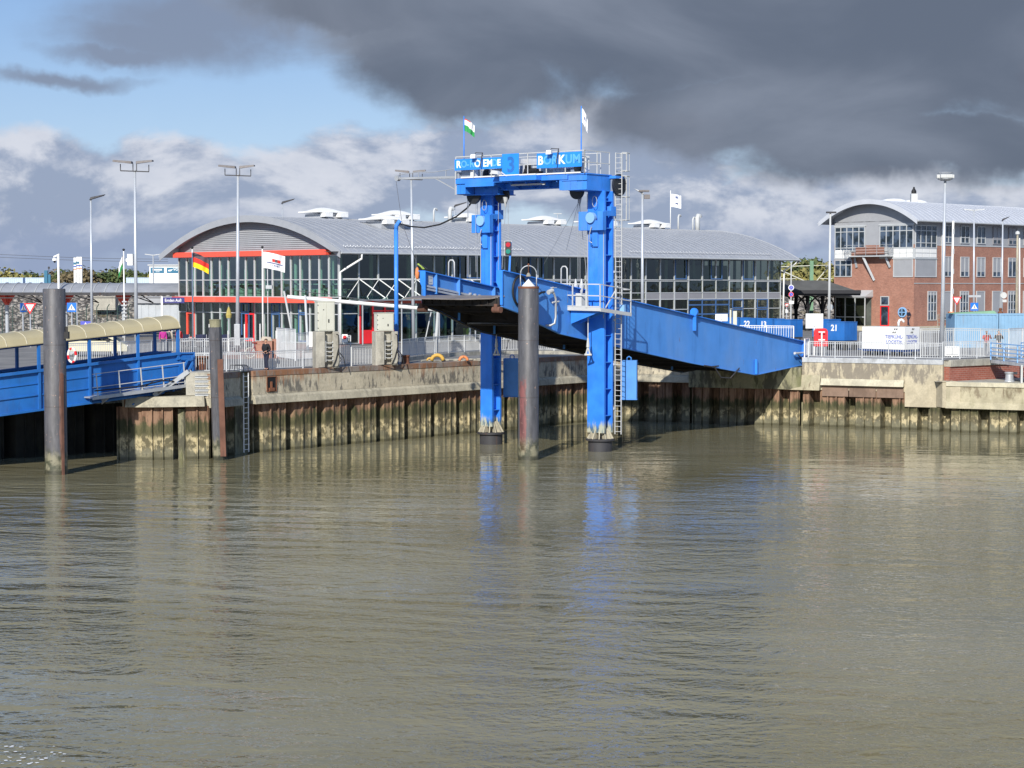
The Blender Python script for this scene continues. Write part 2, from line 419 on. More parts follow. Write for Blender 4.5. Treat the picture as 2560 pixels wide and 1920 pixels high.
pile_mat('pile_small', (.085, .085, .095), (.2, .1, .07), 0, 0, 9, .1, 0, 0)

def tower_mat():
    m, t, p = base_mat('blue_tower', .42)
    pos = t.node('ShaderNodeNewGeometry').outputs['Position']; x, y, z = t.sep(pos)
    n = t.noise(t.vm('MULTIPLY', pos, (1, 1, .3)), 4, 6, .65); n2 = t.noise(pos, 1, 4)
    c = t.mix(t.ss(n2, .3, .7), (.024, .18, .68), (.036, .24, .84))
    c = t.mix(t.ss(n, .60, .78, 0, .25), c, (.03, .06, .16))
    nr = t.noise(t.vm('MULTIPLY', pos, (1, 1, .2)), 7, 4, .6); c = t.mix(t.m('MULTIPLY', t.ss(nr, .63, .70), t.ss(n2, .5, .62, 0, .6)), c, (.15, .08, .05))
    nf = t.noise(t.vm('MULTIPLY', pos, (1, 1, .3)), .7, 5, .6); c = t.mix(t.ss(nf, .5, .75, 0, .3), c, (.16, .30, .62))
    zz = t.m('ADD', z, t.m('MULTIPLY', t.m('SUBTRACT', n, .5), 1.1))
    c = t.mix(t.ss(zz, 1.3, 1.75, 1, 0), c, t.mix(t.ss(n, .45, .6), (.40, .42, .34), (.06, .11, .16)))
    c = t.mix(t.ss(zz, .9, 1.15, 1, 0), c, (.36, .34, .25))
    t.put(p.inputs['Base Color'], c); bump(t, p, n, .08, .01)
tower_mat()

def brick(name, c1, c2, mortar, scale=1.0, kx=1.0):
    m, t, p = base_mat(name, .85)
    o = t.node('ShaderNodeTexCoord').outputs['Object']; x, y, z = t.sep(o)
    b = t.node('ShaderNodeTexBrick'); t.put(b.inputs['Vector'], t.comb(t.m('ADD', x, y), z, 0.0))
    b.inputs['Color1'].default_value = (*c1, 1); b.inputs['Color2'].default_value = (*c2, 1); b.inputs['Mortar'].default_value = (*mortar, 1)
    b.inputs['Scale'].default_value = 1; b.inputs['Brick Width'].default_value = .25 * scale; b.inputs['Row Height'].default_value = .083 * scale
    b.inputs['Mortar Size'].default_value = .008 * scale; b.inputs['Mortar Smooth'].default_value = .3
    n = t.noise(o, .7, 5, .6); n2 = t.noise(o, 5, 4)
    c = t.mix(t.ss(n, .3, .7, 0, .4), b.outputs['Color'], tuple(Vector(c1) * .6))
    c = t.mix(t.ss(n2, .4, .7, 0, .3), c, tuple(Vector(c2) * 1.15))
    t.put(p.inputs['Base Color'], c); bump(t, p, b.outputs['Fac'], -.2, .01)
brick('brick_building', (.28, .125, .088), (.39, .18, .125), (.34, .25, .20), 1.0)
brick('brick_wall', (.26, .07, .045), (.34, .11, .075), (.36, .27, .22), 1.6)

def rubble():
    m, t, p = base_mat('rubble', .9)
    pos = t.node('ShaderNodeNewGeometry').outputs['Position']
    w = t.vm('ADD', pos, t.vm('MULTIPLY', t.noise(pos, 2, 2, col=True), (.5, .5, .5)))
    v = t.node('ShaderNodeTexVoronoi', feature='F1'); t.put(v.inputs['Vector'], w); v.inputs['Scale'].default_value = 2.4
    d = v.outputs['Distance']; s = t.sep(v.outputs['Color'])[0]
    c = t.mix(s, (.17, .15, .125), (.42, .38, .33)); c = t.mix(t.ss(d, .38, .62, 0, .85), c, (.035, .03, .028))
    c = t.mix(t.ss(t.noise(pos, .25, 4), .55, .65, 0, .8), c, (.11, .09, .03))
    t.put(p.inputs['Base Color'], c); bump(t, p, t.m('SUBTRACT', 1, d), 1.0, .3)
rubble()

def ground_mat():
    m, t, p = base_mat('ground_paving', .9)
    pos = t.node('ShaderNodeNewGeometry').outputs['Position']; x, y, z = t.sep(pos)
    n = t.noise(pos, .35, 6, .6); n2 = t.noise(pos, 12, 4)
    asph = t.mix(t.ss(n, .35, .65), (.15, .145, .14), (.23, .22, .205))
    br = t.node('ShaderNodeTexBrick'); t.put(br.inputs['Vector'], pos); br.inputs['Scale'].default_value = 1
    br.inputs['Brick Width'].default_value = .2; br.inputs['Row Height'].default_value = .1; br.inputs['Mortar Size'].default_value = .006
    br.inputs['Color1'].default_value = (.30, .19, .16, 1); br.inputs['Color2'].default_value = (.36, .25, .21, 1); br.inputs['Mortar'].default_value = (.18, .15, .13, 1)
    pv = t.m('MULTIPLY', t.ss(x, -21, -20), t.ss(x, -13.5, -13, 1, 0)); pv = t.m('MULTIPLY', pv, t.m('MULTIPLY', t.ss(y, 122, 123), t.ss(y, 165, 166, 1, 0)))
    c = t.mix(pv, asph, br.outputs['Color'])
    far = t.ss(y, 240, 260); c = t.mix(far, c, t.mix(t.ss(n, .4, .6), (.07, .075, .03), (.12, .11, .05)))
    c = t.mix(t.ss(n2, .4, .7, 0, .25), c, (.08, .08, .08))
    t.put(p.inputs['Base Color'], c)
ground_mat()

def water_mat():
    m, t, p = base_mat('water', .05, ior=1.333)
    pos = t.node('ShaderNodeNewGeometry').outputs['Position']; x, y, z = t.sep(pos)
    big = t.noise(t.vm('MULTIPLY', pos, (.5, 1, 1)), .06, 4, .5)
    silt = t.mix(t.ss(big, .35, .65), (.190, .170, .096), (.242, .222, .142))
    fs = t.noise(t.vm('MULTIPLY', pos, (.35, 1.5, 1)), 1.1, 6, .65)
    silt = t.mix(t.ss(fs, .48, .72, 0, .3), silt, (.27, .255, .17))  # paler silt streaks that also paint light on the wave crests
    t.put(p.inputs['Base Color'], silt)
    def rotv(deg, v=None):
        r = t.node('ShaderNodeVectorRotate', rotation_type='Z_AXIS'); t.put(r.inputs['Vector'], v or pos); r.inputs['Angle'].default_value = R(deg); return r.outputs[0]
    warp = t.vm('MULTIPLY', t.vm('SUBTRACT', t.noise(pos, .5, 3, .5, col=True), (.5, .5, .5)), (.9, .9, 0))
    pw = t.vm('ADD', pos, warp)
    def ridge(v, s, dt):
        n_ = t.noise(v, s, dt, .5); return t.m('SUBTRACT', 1.0, t.m('ABSOLUTE', t.m('SUBTRACT', t.m('MULTIPLY', n_, 2.0), 1.0)))
    w1 = t.noise(t.vm('MULTIPLY', rotv(9), (.34, 1.0, 1)), .62, 2, .5, .4)
    w2 = ridge(t.vm('MULTIPLY', rotv(-14, pw), (.72, 1.0, 1)), 1.25, 2)
    w3 = t.noise(t.vm('MULTIPLY', rotv(18, pw), (.8, 1, 1)), 4.2, 2, .5)
    w4 = t.noise(pw, 12, 1, .5)
    patch = t.ss(t.noise(t.vm('MULTIPLY', pos, (.5, 1, 1)), .075, 3, .5), .36, .60, .35, 1.0)
    left = t.ss(t.m('ADD', x, t.m('MULTIPLY', y, .1)), -6, 6, 1.0, .45)
    wd = t.m('ADD', t.m('MULTIPLY', t.m('SUBTRACT', t.noise(pos, .12, 3, .5), .5), 5.0), t.m('ADD', y, t.m('MULTIPLY', x, .34)))
    wake = t.m('SINE', t.m('MULTIPLY', wd, 3.4))
    wm = t.m('MULTIPLY', t.ss(t.noise(t.vm('MULTIPLY', pos, (.7, 1, 1)), .07, 2, .5), .42, .58), t.m('MULTIPLY', t.ss(y, 34, 42), t.ss(y, 62, 78, 1, 0)))
    nearf = t.ss(y, 72, 108, 1.0, .38)
    h = t.m('MULTIPLY', t.m('MULTIPLY', w1, left), .30)
    h = t.m('ADD', h, t.m('MULTIPLY', t.m('MULTIPLY', w2, patch), t.ss(y, 55, 92, .125, .040)))
    h = t.m('ADD', h, t.m('MULTIPLY', t.m('MULTIPLY', w3, patch), t.ss(y, 55, 92, .090, .026)))
    h = t.m('ADD', h, t.m('MULTIPLY', t.m('MULTIPLY', w4, patch), t.ss(y, 45, 85, .020, .004)))
    h = t.m('ADD', t.m('MULTIPLY', h, nearf), t.m('MULTIPLY', t.m('MULTIPLY', wake, wm), .030))
    bn = t.node('ShaderNodeBump'); bn.inputs['Strength'].default_value = 1.0; bn.inputs['Distance'].default_value = .62
    t.put(bn.inputs['Height'], h); t.l.new(bn.outputs[0], p.inputs['Normal'])
water_mat()

def glass(name, tint, refl, rough=0.0):
    m = bpy.data.materials.new(name); m.use_nodes = True; t = NT(m.node_tree); t.n.clear(); MATS[name] = m
    out = t.node('ShaderNodeOutputMaterial'); tr = t.node('ShaderNodeBsdfTransparent'); tr.inputs[0].default_value = (*tint, 1)
    gl = t.node('ShaderNodeBsdfGlossy'); gl.inputs['Roughness'].default_value = rough; gl.inputs['Color'].default_value = (.85, .95, .92, 1)
    pos = t.node('ShaderNodeNewGeometry').outputs['Position']
    b = t.node('ShaderNodeBump'); b.inputs['Strength'].default_value = .12; b.inputs['Distance'].default_value = .05
    t.put(b.inputs['Height'], t.noise(pos, .8, 2)); t.l.new(b.outputs[0], gl.inputs['Normal'])
    lw = t.node('ShaderNodeLayerWeight'); lw.inputs['Blend'].default_value = .5
    mx = t.node('ShaderNodeMixShader'); t.put(mx.inputs[0], t.m('ADD', t.m('MULTIPLY', t.m('POWER', lw.outputs['Facing'], 3), .6), refl))
    t.l.new(tr.outputs[0], mx.inputs[1]); t.l.new(gl.outputs[0], mx.inputs[2]); t.l.new(mx.outputs[0], out.inputs[0])
glass('glass', (.62, .78, .72), .17)
glass('glass_dark', (.48, .50, .42), .08)
glass('car_glass', (.12, .14, .14), .12)

def foliage(name, c1, c2):
    m, t, p = base_mat(name, .7, spec=.2)
    o = t.node('ShaderNodeObjectInfo'); pos = t.node('ShaderNodeNewGeometry').outputs['Position']
    n = t.noise(pos, .6, 4, .6); n2 = t.noise(pos, 5, 2)
    c = t.mix(t.ss(n, .35, .65), c1, c2); c = t.mix(t.ss(n2, .4, .7, 0, .5), c, tuple(Vector(c1) * .5))
    t.put(p.inputs['Base Color'], c)
foliage('leaves_green', (.075, .11, .045), (.15, .17, .065))
foliage('leaves_yellow', (.21, .20, .07), (.33, .29, .10))
foliage('leaves_brown', (.14, .115, .065), (.20, .155, .085))
def light_mat(name, col, e):
    m, t, p = base_mat(name, .3); p.inputs['Base Color'].default_value = (*col, 1)
    p.inputs['Emission Color'].default_value = (*col, 1); p.inputs['Emission Strength'].default_value = e
light_mat('signal_red', (.42, .015, .03), .06); light_mat('signal_green', (.01, .20, .15), .05)

# ================================================================== SETTING
PA = [V(-19.1, 100.0), V(-16.2, 100.9), V(-14.95, 103.3)]            # low seat and short dark wall by the small pile
PB = [V(-14.4, 104.3), V(-5.85, 114.3), V(5.2, 128.3), V(7.5, 129.6)]  # long left wall
PC = [V(7.5, 129.6), V(12.1, 127.55)]
PD = [V(12.1, 127.55), V(19.25, 124.6)]                                # low wall under the bridge
PE = [V(19.25, 124.6), V(27.6, 120.3)]                                 # high right wall
PT = [V(27.6, 119.35), V(31.9, 117.3), V(60, 104.5)]                    # terrace edge
PL = [V(-75, 58.0), V(-21.0, 106.5)]                                     # wall behind the gangway
def nrm(a, b):
    d = (b - a).normalized(); return Vector((d.y, -d.x))
def offs(poly, o):
    out = []
    for i, p in enumerate(poly):
        ns = []
        if i > 0: ns.append(nrm(poly[i - 1], p))
        if i < len(poly) - 1: ns.append(nrm(p, poly[i + 1]))
        n = sum(ns, Vector((0, 0))); k = n.length_squared
        out.append(p + n * (len(ns) * o / k if len(ns) == 2 else o) if len(ns) == 1 else p + n * (2 * o / k))
    return out
def sweep(mb, poly, sec, mi=0):
    rows = [[Vector((*q, z)) for q in offs(poly, o)] for o, z in sec]
    n = len(poly); k = len(rows)
    vs = [p for r in rows for p in r]; fs = []
    for j in range(k):
        j2 = (j + 1) % k
        for i in range(n - 1): fs.append((j * n + i, j * n + i + 1, j2 * n + i + 1, j2 * n + i))
    fs += [tuple(j * n for j in range(k)), tuple(j * n + n - 1 for j in range(k))[::-1]]
    return mb.add(vs, fs, mi)
def subdiv(poly, step):
    out = [poly[0]]
    for a, b in zip(poly, poly[1:]):
        n = max(1, int((b - a).length / step))
        out += [a.lerp(b, (i + 1) / n) for i in range(n)]
    return out

# water
mb = MB(); mb.add([(-600, -80, 0), (600, -80, 0), (600, 140, 0), (-600, 140, 0)], [(0, 1, 2, 3)])
tag(mb.build('water', 'water', norm=False), 'muddy olive brown harbour water with fine ripples', kind='structure')
# ground
edge = [V(-600, 57), V(-75.2, 58.2), *offs(PL, -.3)[1:], V(-20.7, 106.3), V(-20.6, 103.0), V(-17.0, 101.9), *offs(PA, -.3)[1:], *offs(PB, -.3)[:-1], V(7.5, 129.9),
        V(12.3, 127.9), V(14.6, 130.6), V(19.26, 127.0), V(19.3, 124.95), V(27.5, 120.75), V(27.9, 120.2), V(33.2, 124.6), V(62, 148), V(90, 171), V(600, 171)]
vs = [(p.x, p.y, GR) for p in edge] + [(p.x, 400, GR) for p in edge]; n_ = len(edge)
me = bpy.data.meshes.new('ground'); me.from_pydata(vs + [(-4000, 400, GR), (4000, 400, GR), (4000, 5000, GR), (-4000, 5000, GR), (-4000, 57, GR), (4000, 171, GR)], [], [(i, i + 1, n_ + i + 1, n_ + i) for i in range(n_ - 1)] + [tuple([2 * n_] + list(range(n_, 2 * n_)) + [2 * n_ + 1, 2 * n_ + 2, 2 * n_ + 3]), (2 * n_ + 4, 0, n_, 2 * n_), (n_ - 1, 2 * n_ + 5, 2 * n_ + 1, 2 * n_ - 1)])
me.materials.append(M_('ground_paving'))
g = bpy.data.objects.new('ground', me); COL.objects.link(g); tag(g, 'grey paved quay and road surface behind the railings', kind='structure')
# pale lane markings
mb = MB()
for (x0, y0, x1, y1) in ((-26, 128, -22, 131), (-25, 133, -20, 136.5), (-17, 127.5, -12, 131.5), (34, 150, 44, 156), (30, 141, 33, 143.2)):
    p = V(x0, y0); q = V(x1, y1); n = nrm(p, q) * .12; k = max(2, int((q - p).length / 1.0))
    for i in range(k):
        a = p.lerp(q, i / k); b = p.lerp(q, (i + .55) / k)
        mb.add([(*(a - n), GR + .006), (*(b - n), GR + .006), (*(b + n), GR + .006), (*(a + n), GR + .006)], [(0, 1, 2, 3)])
tag(mb.build('road_markings', 'marking', norm=False), 'white dashed lane markings on the quay road', kind='structure')

# ------------------------------------------------------------------ quay walls
def sheetpile(poly, off, z1, mat, parent, period=2.42, phase=0.0, z0=-2.0):
    """deep trough sheet piling: broad front with ribs, a dark trough, a lit chamfer"""
    L = [0]
    for a, b in zip(poly, poly[1:]): L.append(L[-1] + (b - a).length)
    def at(s, o):
        for i in range(len(poly) - 1):
            if s <= L[i + 1] or i == len(poly) - 2:
                a, b = poly[i], poly[i + 1]; t = (s - L[i]) / (L[i + 1] - L[i]); return a.lerp(b, t) + nrm(a, b) * o
    prof = [(0, .0), (.50, .0), (.51, .11), (.58, .11), (.60, -.05), (.66, 0), (1.08, 0), (1.09, .11), (1.16, .11), (1.18, -.05), (1.24, 0), (1.60, 0), (1.62, .08), (1.68, .08), (1.70, -.02), (1.72, -.95), (2.10, -.95), (2.14, -.85)]
    pts = []; s0 = -phase
    while s0 < L[-1]:
        for s, o in prof:
            ss_ = s0 + s
            if 0 <= ss_ <= L[-1]: pts.append(at(ss_, off + o))
        s0 += period
    m = MB(); m.strip([Vector((*p, z0)) for p in pts], [Vector((*p, z1)) for p in pts])
    return m.build('sheet_piling', mat, parent, world=True)
def add_core(t, poly, e=.9):
    p = [poly[0] + (poly[0] - poly[1]).normalized() * e, *poly[1:-1], poly[-1] + (poly[-1] - poly[-2]).normalized() * e]
    mb = MB(); sweep(mb, p, [(-1.12, -2), (-1.12, 2.7), (-1.5, 2.7), (-1.5, -2)]); mb.build('wall_core', 'concrete_mossy', t, world=True)
def wall(name, poly, label, sec, mat, coping=None, sp=None, cmat='coping_metal'):
    t = thing(name, label, 'wall', (poly[0].x, poly[0].y, 0))
    mb = MB(); sweep(mb, poly, sec); mb.build('concrete_face', mat, t, world=True)
    if coping:
        mb = MB(); sweep(mb, poly, coping); mb.build('coping', cmat, t, world=True, bevel=.012)
    if sp: sheetpile(poly, *sp[:1], sp[1], sp[2], t, phase=sp[3]); add_core(t, poly)
    return t
SEC = [(0, 4.27), (0, 3.26), (-.5, 3.26), (-.5, 4.27)]
COP = [(.03, 4.58), (.03, 4.28), (-.55, 4.28), (-.55, 4.58)]
LIP = [(0, 3.25), (.16, 3.12), (.26, 2.74), (-.55, 2.74), (-.55, 3.25)]
def add_lip(t, poly, mat='concrete_lip', sec=LIP):
    mb = MB(); sweep(mb, poly, sec); mb.build('lower_lip', mat, t, world=True, bevel=.03)
w = wall('quay_wall', PB, 'long weathered concrete quay wall with black streaks above rusty sheet piling', SEC, 'concrete_wall', COP, (-.12, 2.75, 'sheet_pile', 1.6)); add_lip(w, PB)
w2 = wall('quay_wall', [PA[1], PA[2]], 'short shaded quay wall between the slim pile and the quay ladder', SEC, 'concrete_wall', COP, (-.1, 2.75, 'sheet_pile', .2)); add_lip(w2, [PA[1], PA[2]])
mb = MB(); gq = [V(-15.2, 103.5), V(-14.6, 104.7)]; sweep(mb, gq, [(-.1, 4.56), (-.1, -1), (-.6, -1), (-.6, 4.56)]); mb.build('recess_back', 'concrete_mossy', w2, world=True)
# niche with a mooring hook, its shaded inside painted as a black plate
p = GZ(672, 942, 4.4); d = (PB[1] - PB[0]).normalized(); n = nrm(PB[0], PB[1])
base = PB[0] + d * 1.05
mb = MB()
def wq(s0, s1, z0, z1, o0, o1, mi=0):
    a = base + d * s0; b = base + d * s1
    lo = [Vector((*(a + n * o0), z0)), Vector((*(b + n * o0), z0)), Vector((*(b + n * o1), z0)), Vector((*(a + n * o1), z0))]
    mb.hexa(lo, [q + Vector((0, 0, z1 - z0)) for q in lo], mi)
wq(0, .66, 3.42, 4.2, .004, .012); wq(-.04, 0, 3.38, 4.24, .004, .05, 1); wq(.66, .70, 3.38, 4.24, .004, .05, 1); wq(0, .66, 4.2, 4.24, .004, .05, 1); wq(0, .66, 3.38, 3.42, .004, .07, 1)
wq(.12, .5, 3.42, 3.6, .012, .10, 1); wq(.24, .34, 3.6, 3.95, .012, .09, 1)
tag(mb.build('mooring_niche', ['black', 'rust']), 'rusty recessed mooring hook box in the concrete quay wall', 'mooring hook')

w3 = wall('quay_wall', PC, 'concrete quay wall behind the right tower with pale lower lip', SEC, 'concrete_wall', COP, (-.12, 2.75, 'sheet_pile_right', .4)); add_lip(w3, PC)
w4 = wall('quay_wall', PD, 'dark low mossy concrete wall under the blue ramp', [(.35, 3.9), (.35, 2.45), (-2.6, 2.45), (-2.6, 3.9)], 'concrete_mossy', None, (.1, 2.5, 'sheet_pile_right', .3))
# the high right wall, its buttress and hanging apron
w5 = wall('quay_wall', PE, 'tall pale concrete quay wall below the grey railing at right', [(0, 4.28), (0, 2.45), (-.6, 2.45), (-.6, 4.28)], 'concrete_right', [(.05, 4.58), (.05, 4.26), (-.6, 4.26), (-.6, 4.58)], (-.10, 2.5, 'sheet_pile_right', 1.2), 'coping_light')
d5 = (PE[1] - PE[0]).normalized(); n5 = nrm(PE[0], PE[1])
def pe(s, o, z): q = PE[0] + d5 * s + n5 * o; return Vector((q.x, q.y, z))
mb = MB(); mb.hexa([pe(-1.15, 0, 2.42), pe(1.3, 0, 2.42), pe(1.3, .42, 2.42), pe(-1.15, .42, 2.42)], [pe(-.35, 0, 3.42), pe(1.3, 0, 3.42), pe(1.3, .12, 3.42), pe(-.35, .12, 3.42)])
mb.build('buttress', 'concrete_low', w5, world=True, bevel=.03)
mb = MB(); mb.hexa([pe(1.35, .002, 2.78), pe(6.9, .002, 2.78), pe(6.9, .34, 2.78), pe(1.35, .34, 2.78)], [pe(1.35, .002, 3.22), pe(6.9, .002, 3.22), pe(6.9, .16, 3.22), pe(1.35, .16, 3.22)])
mb.build('ledge', 'concrete_pale', w5, world=True, bevel=.02)
mb = MB()
for i in range(3):
    s = 1.4 + i * 1.84
    mb.hexa([pe(s, .004, 2.05), pe(s + 1.78, .004, 2.05), pe(s + 1.78, .06, 2.05), pe(s, .06, 2.05)], [pe(s, .004, 2.77), pe(s + 1.78, .004, 2.77), pe(s + 1.78, .06, 2.77), pe(s, .06, 2.77)])
mb.build('rusty_sheet', 'rust_sheet', w5, world=True)
# pier between high wall and terrace, terrace slab, brick wall, lintel
mb = MB(); mb.hexa([(27.2, 120.4, 1.56), (28.1, 121.2, 1.56), (28.4, 118.95, 1.56), (27.4, 119.5, 1.56)], [(27.2, 120.4, 3.25), (28.1, 121.2, 3.25), (28.4, 118.95, 3.25), (27.4, 119.5, 3.25)])
mb.hexa([pe(6.95, -.3, 1.5), pe(9.4, -.3, 1.5), pe(9.4, .1, 1.5), pe(6.95, .1, 1.5)], [pe(6.95, -.3, 4.24), pe(9.4, -.3, 4.24), pe(9.4, .1, 4.24), pe(6.95, .1, 4.24)])
tag(mb.build('quay_pier', 'concrete_right', bevel=.02), 'plain grey concrete pier between high wall and brick wall', 'wall')
t6 = thing('quay_wall', 'low concrete quay wall with a bright ledge below the red brick wall', 'wall', (27.6, 119.35, 0))
mb = MB(); sweep(mb, PT, [(-.02, 2.93), (-.02, 1.95), (.18, 1.55), (-.9, 1.55), (-.9, 2.93)]); mb.build('concrete_face', 'concrete_low', t6, world=True)
mb = MB(); sweep(mb, PT, [(.06, 3.22), (.06, 2.94), (-.9, 2.94), (-.9, 3.22)]); mb.build('coping', 'concrete_pale', t6, world=True, bevel=.02)
sheetpile([PT[0] - (PT[1] - PT[0]).normalized() * 1.2, *PT[1:]], -.15, 1.56, 'sheet_pile_right', t6, phase=.9); add_core(t6, PT)
mb = MB(); mb.add([(27.0, 119.6, 3.2), (31.9, 117.5, 3.2), (60, 104.7, 3.2), (90, 165, 3.2), (62, 150, 3.2), (33.2, 126, 3.2), (27.2, 121.5, 3.2)], [(0, 1, 2, 3, 4, 5, 6)])
tag(mb.build('terrace_paving', 'concrete_pillar', norm=False), 'low concrete mooring terrace', kind='structure')
BW = [V(28.0, 120.25), V(33.2, 124.6), V(62, 148)]
t7 = thing('brick_wall', 'red brick retaining wall under a grey concrete beam at far right', 'wall', (28.0, 120.25, 3.2), math.atan2(4.35, 5.2))
mb = MB(); sweep(mb, BW, [(0, 4.12), (0, 3.2), (-.4, 3.2), (-.4, 4.12)]); mb.build('brick_face', 'brick_wall', t7, world=True)
mb = MB(); sweep(mb, BW, [(.12, 4.56), (.12, 4.13), (-.5, 4.13), (-.5, 4.56)]); mb.build('concrete_beam', 'concrete_pillar', t7, world=True, bevel=.02)
# walls at the gangway
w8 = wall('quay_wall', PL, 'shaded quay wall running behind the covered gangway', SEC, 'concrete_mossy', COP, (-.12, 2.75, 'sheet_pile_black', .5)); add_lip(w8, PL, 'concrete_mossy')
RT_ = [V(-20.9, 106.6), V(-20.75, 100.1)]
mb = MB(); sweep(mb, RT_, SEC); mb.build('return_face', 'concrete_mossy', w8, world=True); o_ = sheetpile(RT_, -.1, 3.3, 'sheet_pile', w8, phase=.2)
t9 = thing('quay_wall', 'low pale concrete seat on sheet piling where the gangway steps land', 'wall', (-19.1, 100, 0))
s1 = [V(-20.6, 100.0), V(-19.1, 100.0), V(-16.5, 100.7)]
mb = MB(); sweep(mb, s1, [(-.1, 3.4), (.0, 3.22), (.22, 2.85), (-2.4, 2.85), (-2.4, 3.4)]); mb.build('concrete_face', 'concrete_lip', t9, world=True, bevel=.03)
sheetpile([V(-21.2, 100.1), V(-19.1, 100.05), V(-16.2, 100.9)], -.12, 2.87, 'sheet_pile', t9, phase=1.0)
mb = MB(); mb.box(-17.55, -16.15, 101.0, 103.2, 3.41, 4.66); mb.build('step_block', 'concrete_pillar', t9, world=True, bevel=.03)
mb = MB(); mb.box(-21.3, -16.9, 102.55, 103.2, 2.0, 4.54); mb.build('back_face', 'concrete_lip', t9, world=True)
mb = MB()
for k in range(5): mb.box(-17.05, -16.2, 100.9, 101.0, 3.5 + k * .24, 3.52 + k * .24); mb.box(-17.05, -16.2, 100.97, 100.995, 3.4 + k * .24, 3.49 + k * .24)
mb.build('louvre', 'galvanised', t9, world=True)

# steps at the seat
ts = thing('steps', 'short grey metal stairway beside the landing of the covered gangway', 'steps', (-18.9, 100.9, 3.4))
mb = MB()
a0, b0 = V(-19.2, 100.6, 3.43), V(-17.4, 100.95, 4.72); off = V(.0, .9, 0)
mb.bar(a0, b0, .05, .24); mb.bar(a0 + off, b0 + off, .05, .24); mb.build('stringer', 'galvanised', ts, world=True)
mb = MB()
for k in range(1, 6): c = a0.lerp(b0, k / 6) + off * .5; mb.box(c.x - .12, c.x + .12, c.y - .42, c.y + .42, c.z - .02, c.z + .02)
mb.build('tread', 'galvanised', ts, world=True)

# quay ladders
def ladder(name, label, p, tdir, z0, z1, w=.42, mat='white_paint', hoops=True):
    t = thing(name, label, 'ladder', (p.x, p.y, z0)); td = Vector((tdir.x, tdir.y, 0)).normalized(); nn = Vector((td.y, -td.x, 0))
    mb = MB(); A = Vector((p.x, p.y, 0)) - td * w / 2; B = A + td * w
    for q in (A, B): mb.bar(q + V(0, 0, z0), q + V(0, 0, z1), .06, .03)
    mb.build('rail', mat, t, world=True)
    mb = MB(); z = z0 + .15
    while z < z1: mb.tube(A + V(0, 0, z), B + V(0, 0, z), .017, 6); z += .29
    mb.build('rung', mat, t, world=True)
    if hoops:
        mb = MB()
        for q in (A, B): mb.path([q + V(0, 0, z1 - .1), q + V(0, 0, z1 + .32), q - nn * .12 + V(0, 0, z1 + .42), q - nn * .9 + V(0, 0, z1 + .42), q - nn * 1.0 + V(0, 0, z1)], .022)
        mb.build('grab_rail', 'dark_steel', t, world=True)
    return t
ladder('quay_ladder', 'vertical white quay ladder in the recess left of the mooring hook niche', V(-14.72, 103.85, 0), V(.5, .86), .1, 4.5)

# ================================================================== STEEL PILES
def round_pile(name, label, c, r, z1, mat, cap=True, n=40):
    t = thing(name, label, 'mooring pile', (c.x, c.y, 0))
    mb = MB(); mb.lathe(c, [(r, -2), (r, z1 - .04), (r - .03, z1)], n); mb.build('shaft', mat, t, world=True, smooth=False)
    for pl in t.children: pass
    return t
def smooth_shade(o, ang=40):
    me = o.data; me.polygons.foreach_set('use_smooth', [True] * len(me.polygons))
    bm = bmesh.new(); bm.from_mesh(me)
    for e in bm.edges:
        if len(e.link_faces) == 2 and e.calc_face_angle(0) > R(ang): e.smooth = False
    bm.to_mesh(me); bm.free()
pc = PILE_C[0]; tp = round_pile('mooring_pile', 'tall dark steel mooring pile with white cone cap and bell hoop, red scraped side', pc, .55, 9.28, 'pile_centre')
mb = MB(); mb.lathe((pc.x, pc.y, 9.275), [(.36, 0), (.36, .02), (.005, .40)], 24); smooth_shade(mb.build('cone_cap', 'white_paint', tp, world=True))
mb = MB(); mb.lathe((pc.x, pc.y, 9.27), [(.565, -.10), (.565, .012), (.5, .012)], 40); smooth_shade(mb.build('rim', 'rust', tp, world=True))
mb = MB(); mb.path([(pc.x + .43 * math.cos(a), pc.y + .05, 9.95 + .43 * math.sin(a)) if 0 <= a <= math.pi else (0, 0, 0) for a in [math.pi * i / 14 for i in range(15)]], .03, 8)
for s in (-1, 1): mb.tube((pc.x + .43 * s, pc.y + .05, 9.25), (pc.x + .43 * s, pc.y + .05, 9.96), .03)
mb.build('hoop', 'galvanised', tp, world=True, smooth=True)
tb = thing('bell', 'small brass coloured bell hanging from the hoop on the tall pile', 'bell', (pc.x, pc.y + .05, 10.0))
mb = MB(); mb.lathe((pc.x, pc.y + .05, 9.80), [(.15, 0), (.13, .05), (.08, .15), (.05, .2), (.01, .21)], 14); mb.build('bell_body', 'rope', tb, world=True, smooth=True)
mb = MB(); mb.tube((pc.x, pc.y + .05, 9.98), (pc.x, pc.y + .05, 10.42), .02); mb.lathe((pc.x, pc.y + .05, 10.38), [(.04, 0), (.07, .05), (.02, .12)], 8); mb.build('chain', 'rust', tb, world=True)
c2 = PILE_C[1]; tl = round_pile('mooring_pile', 'thick grey steel mooring pile standing before the covered gangway at left', c2, .55, 9.17, 'pile_left')
mb = MB(); mb.bar((c2.x + .44, c2.y - .42, -.5), (c2.x + .44, c2.y - .42, 5.0), .12, .08, up=(.7, -.7, 0)); mb.build('rubbing_strip', 'rust_brown', tl, world=True)
mb = MB(); mb.box(c2.x + .5, c2.x + .72, c2.y - .2, c2.y + .1, 6.7, 7.05); mb.box(c2.x + .56, c2.x + .66, c2.y - .1, c2.y, 7.05, 7.3); mb.build('lamp_box', 'black', tl, world=True)
c3 = GZ(550, 1149, 0)
t3 = thing('mooring_pile', 'slim dark leaning pile with a rust red strip beside the quay steps', 'mooring pile', (c3.x, c3.y, 0))
mb = MB(); top = V(c3.x - .2, c3.y, 7.1)
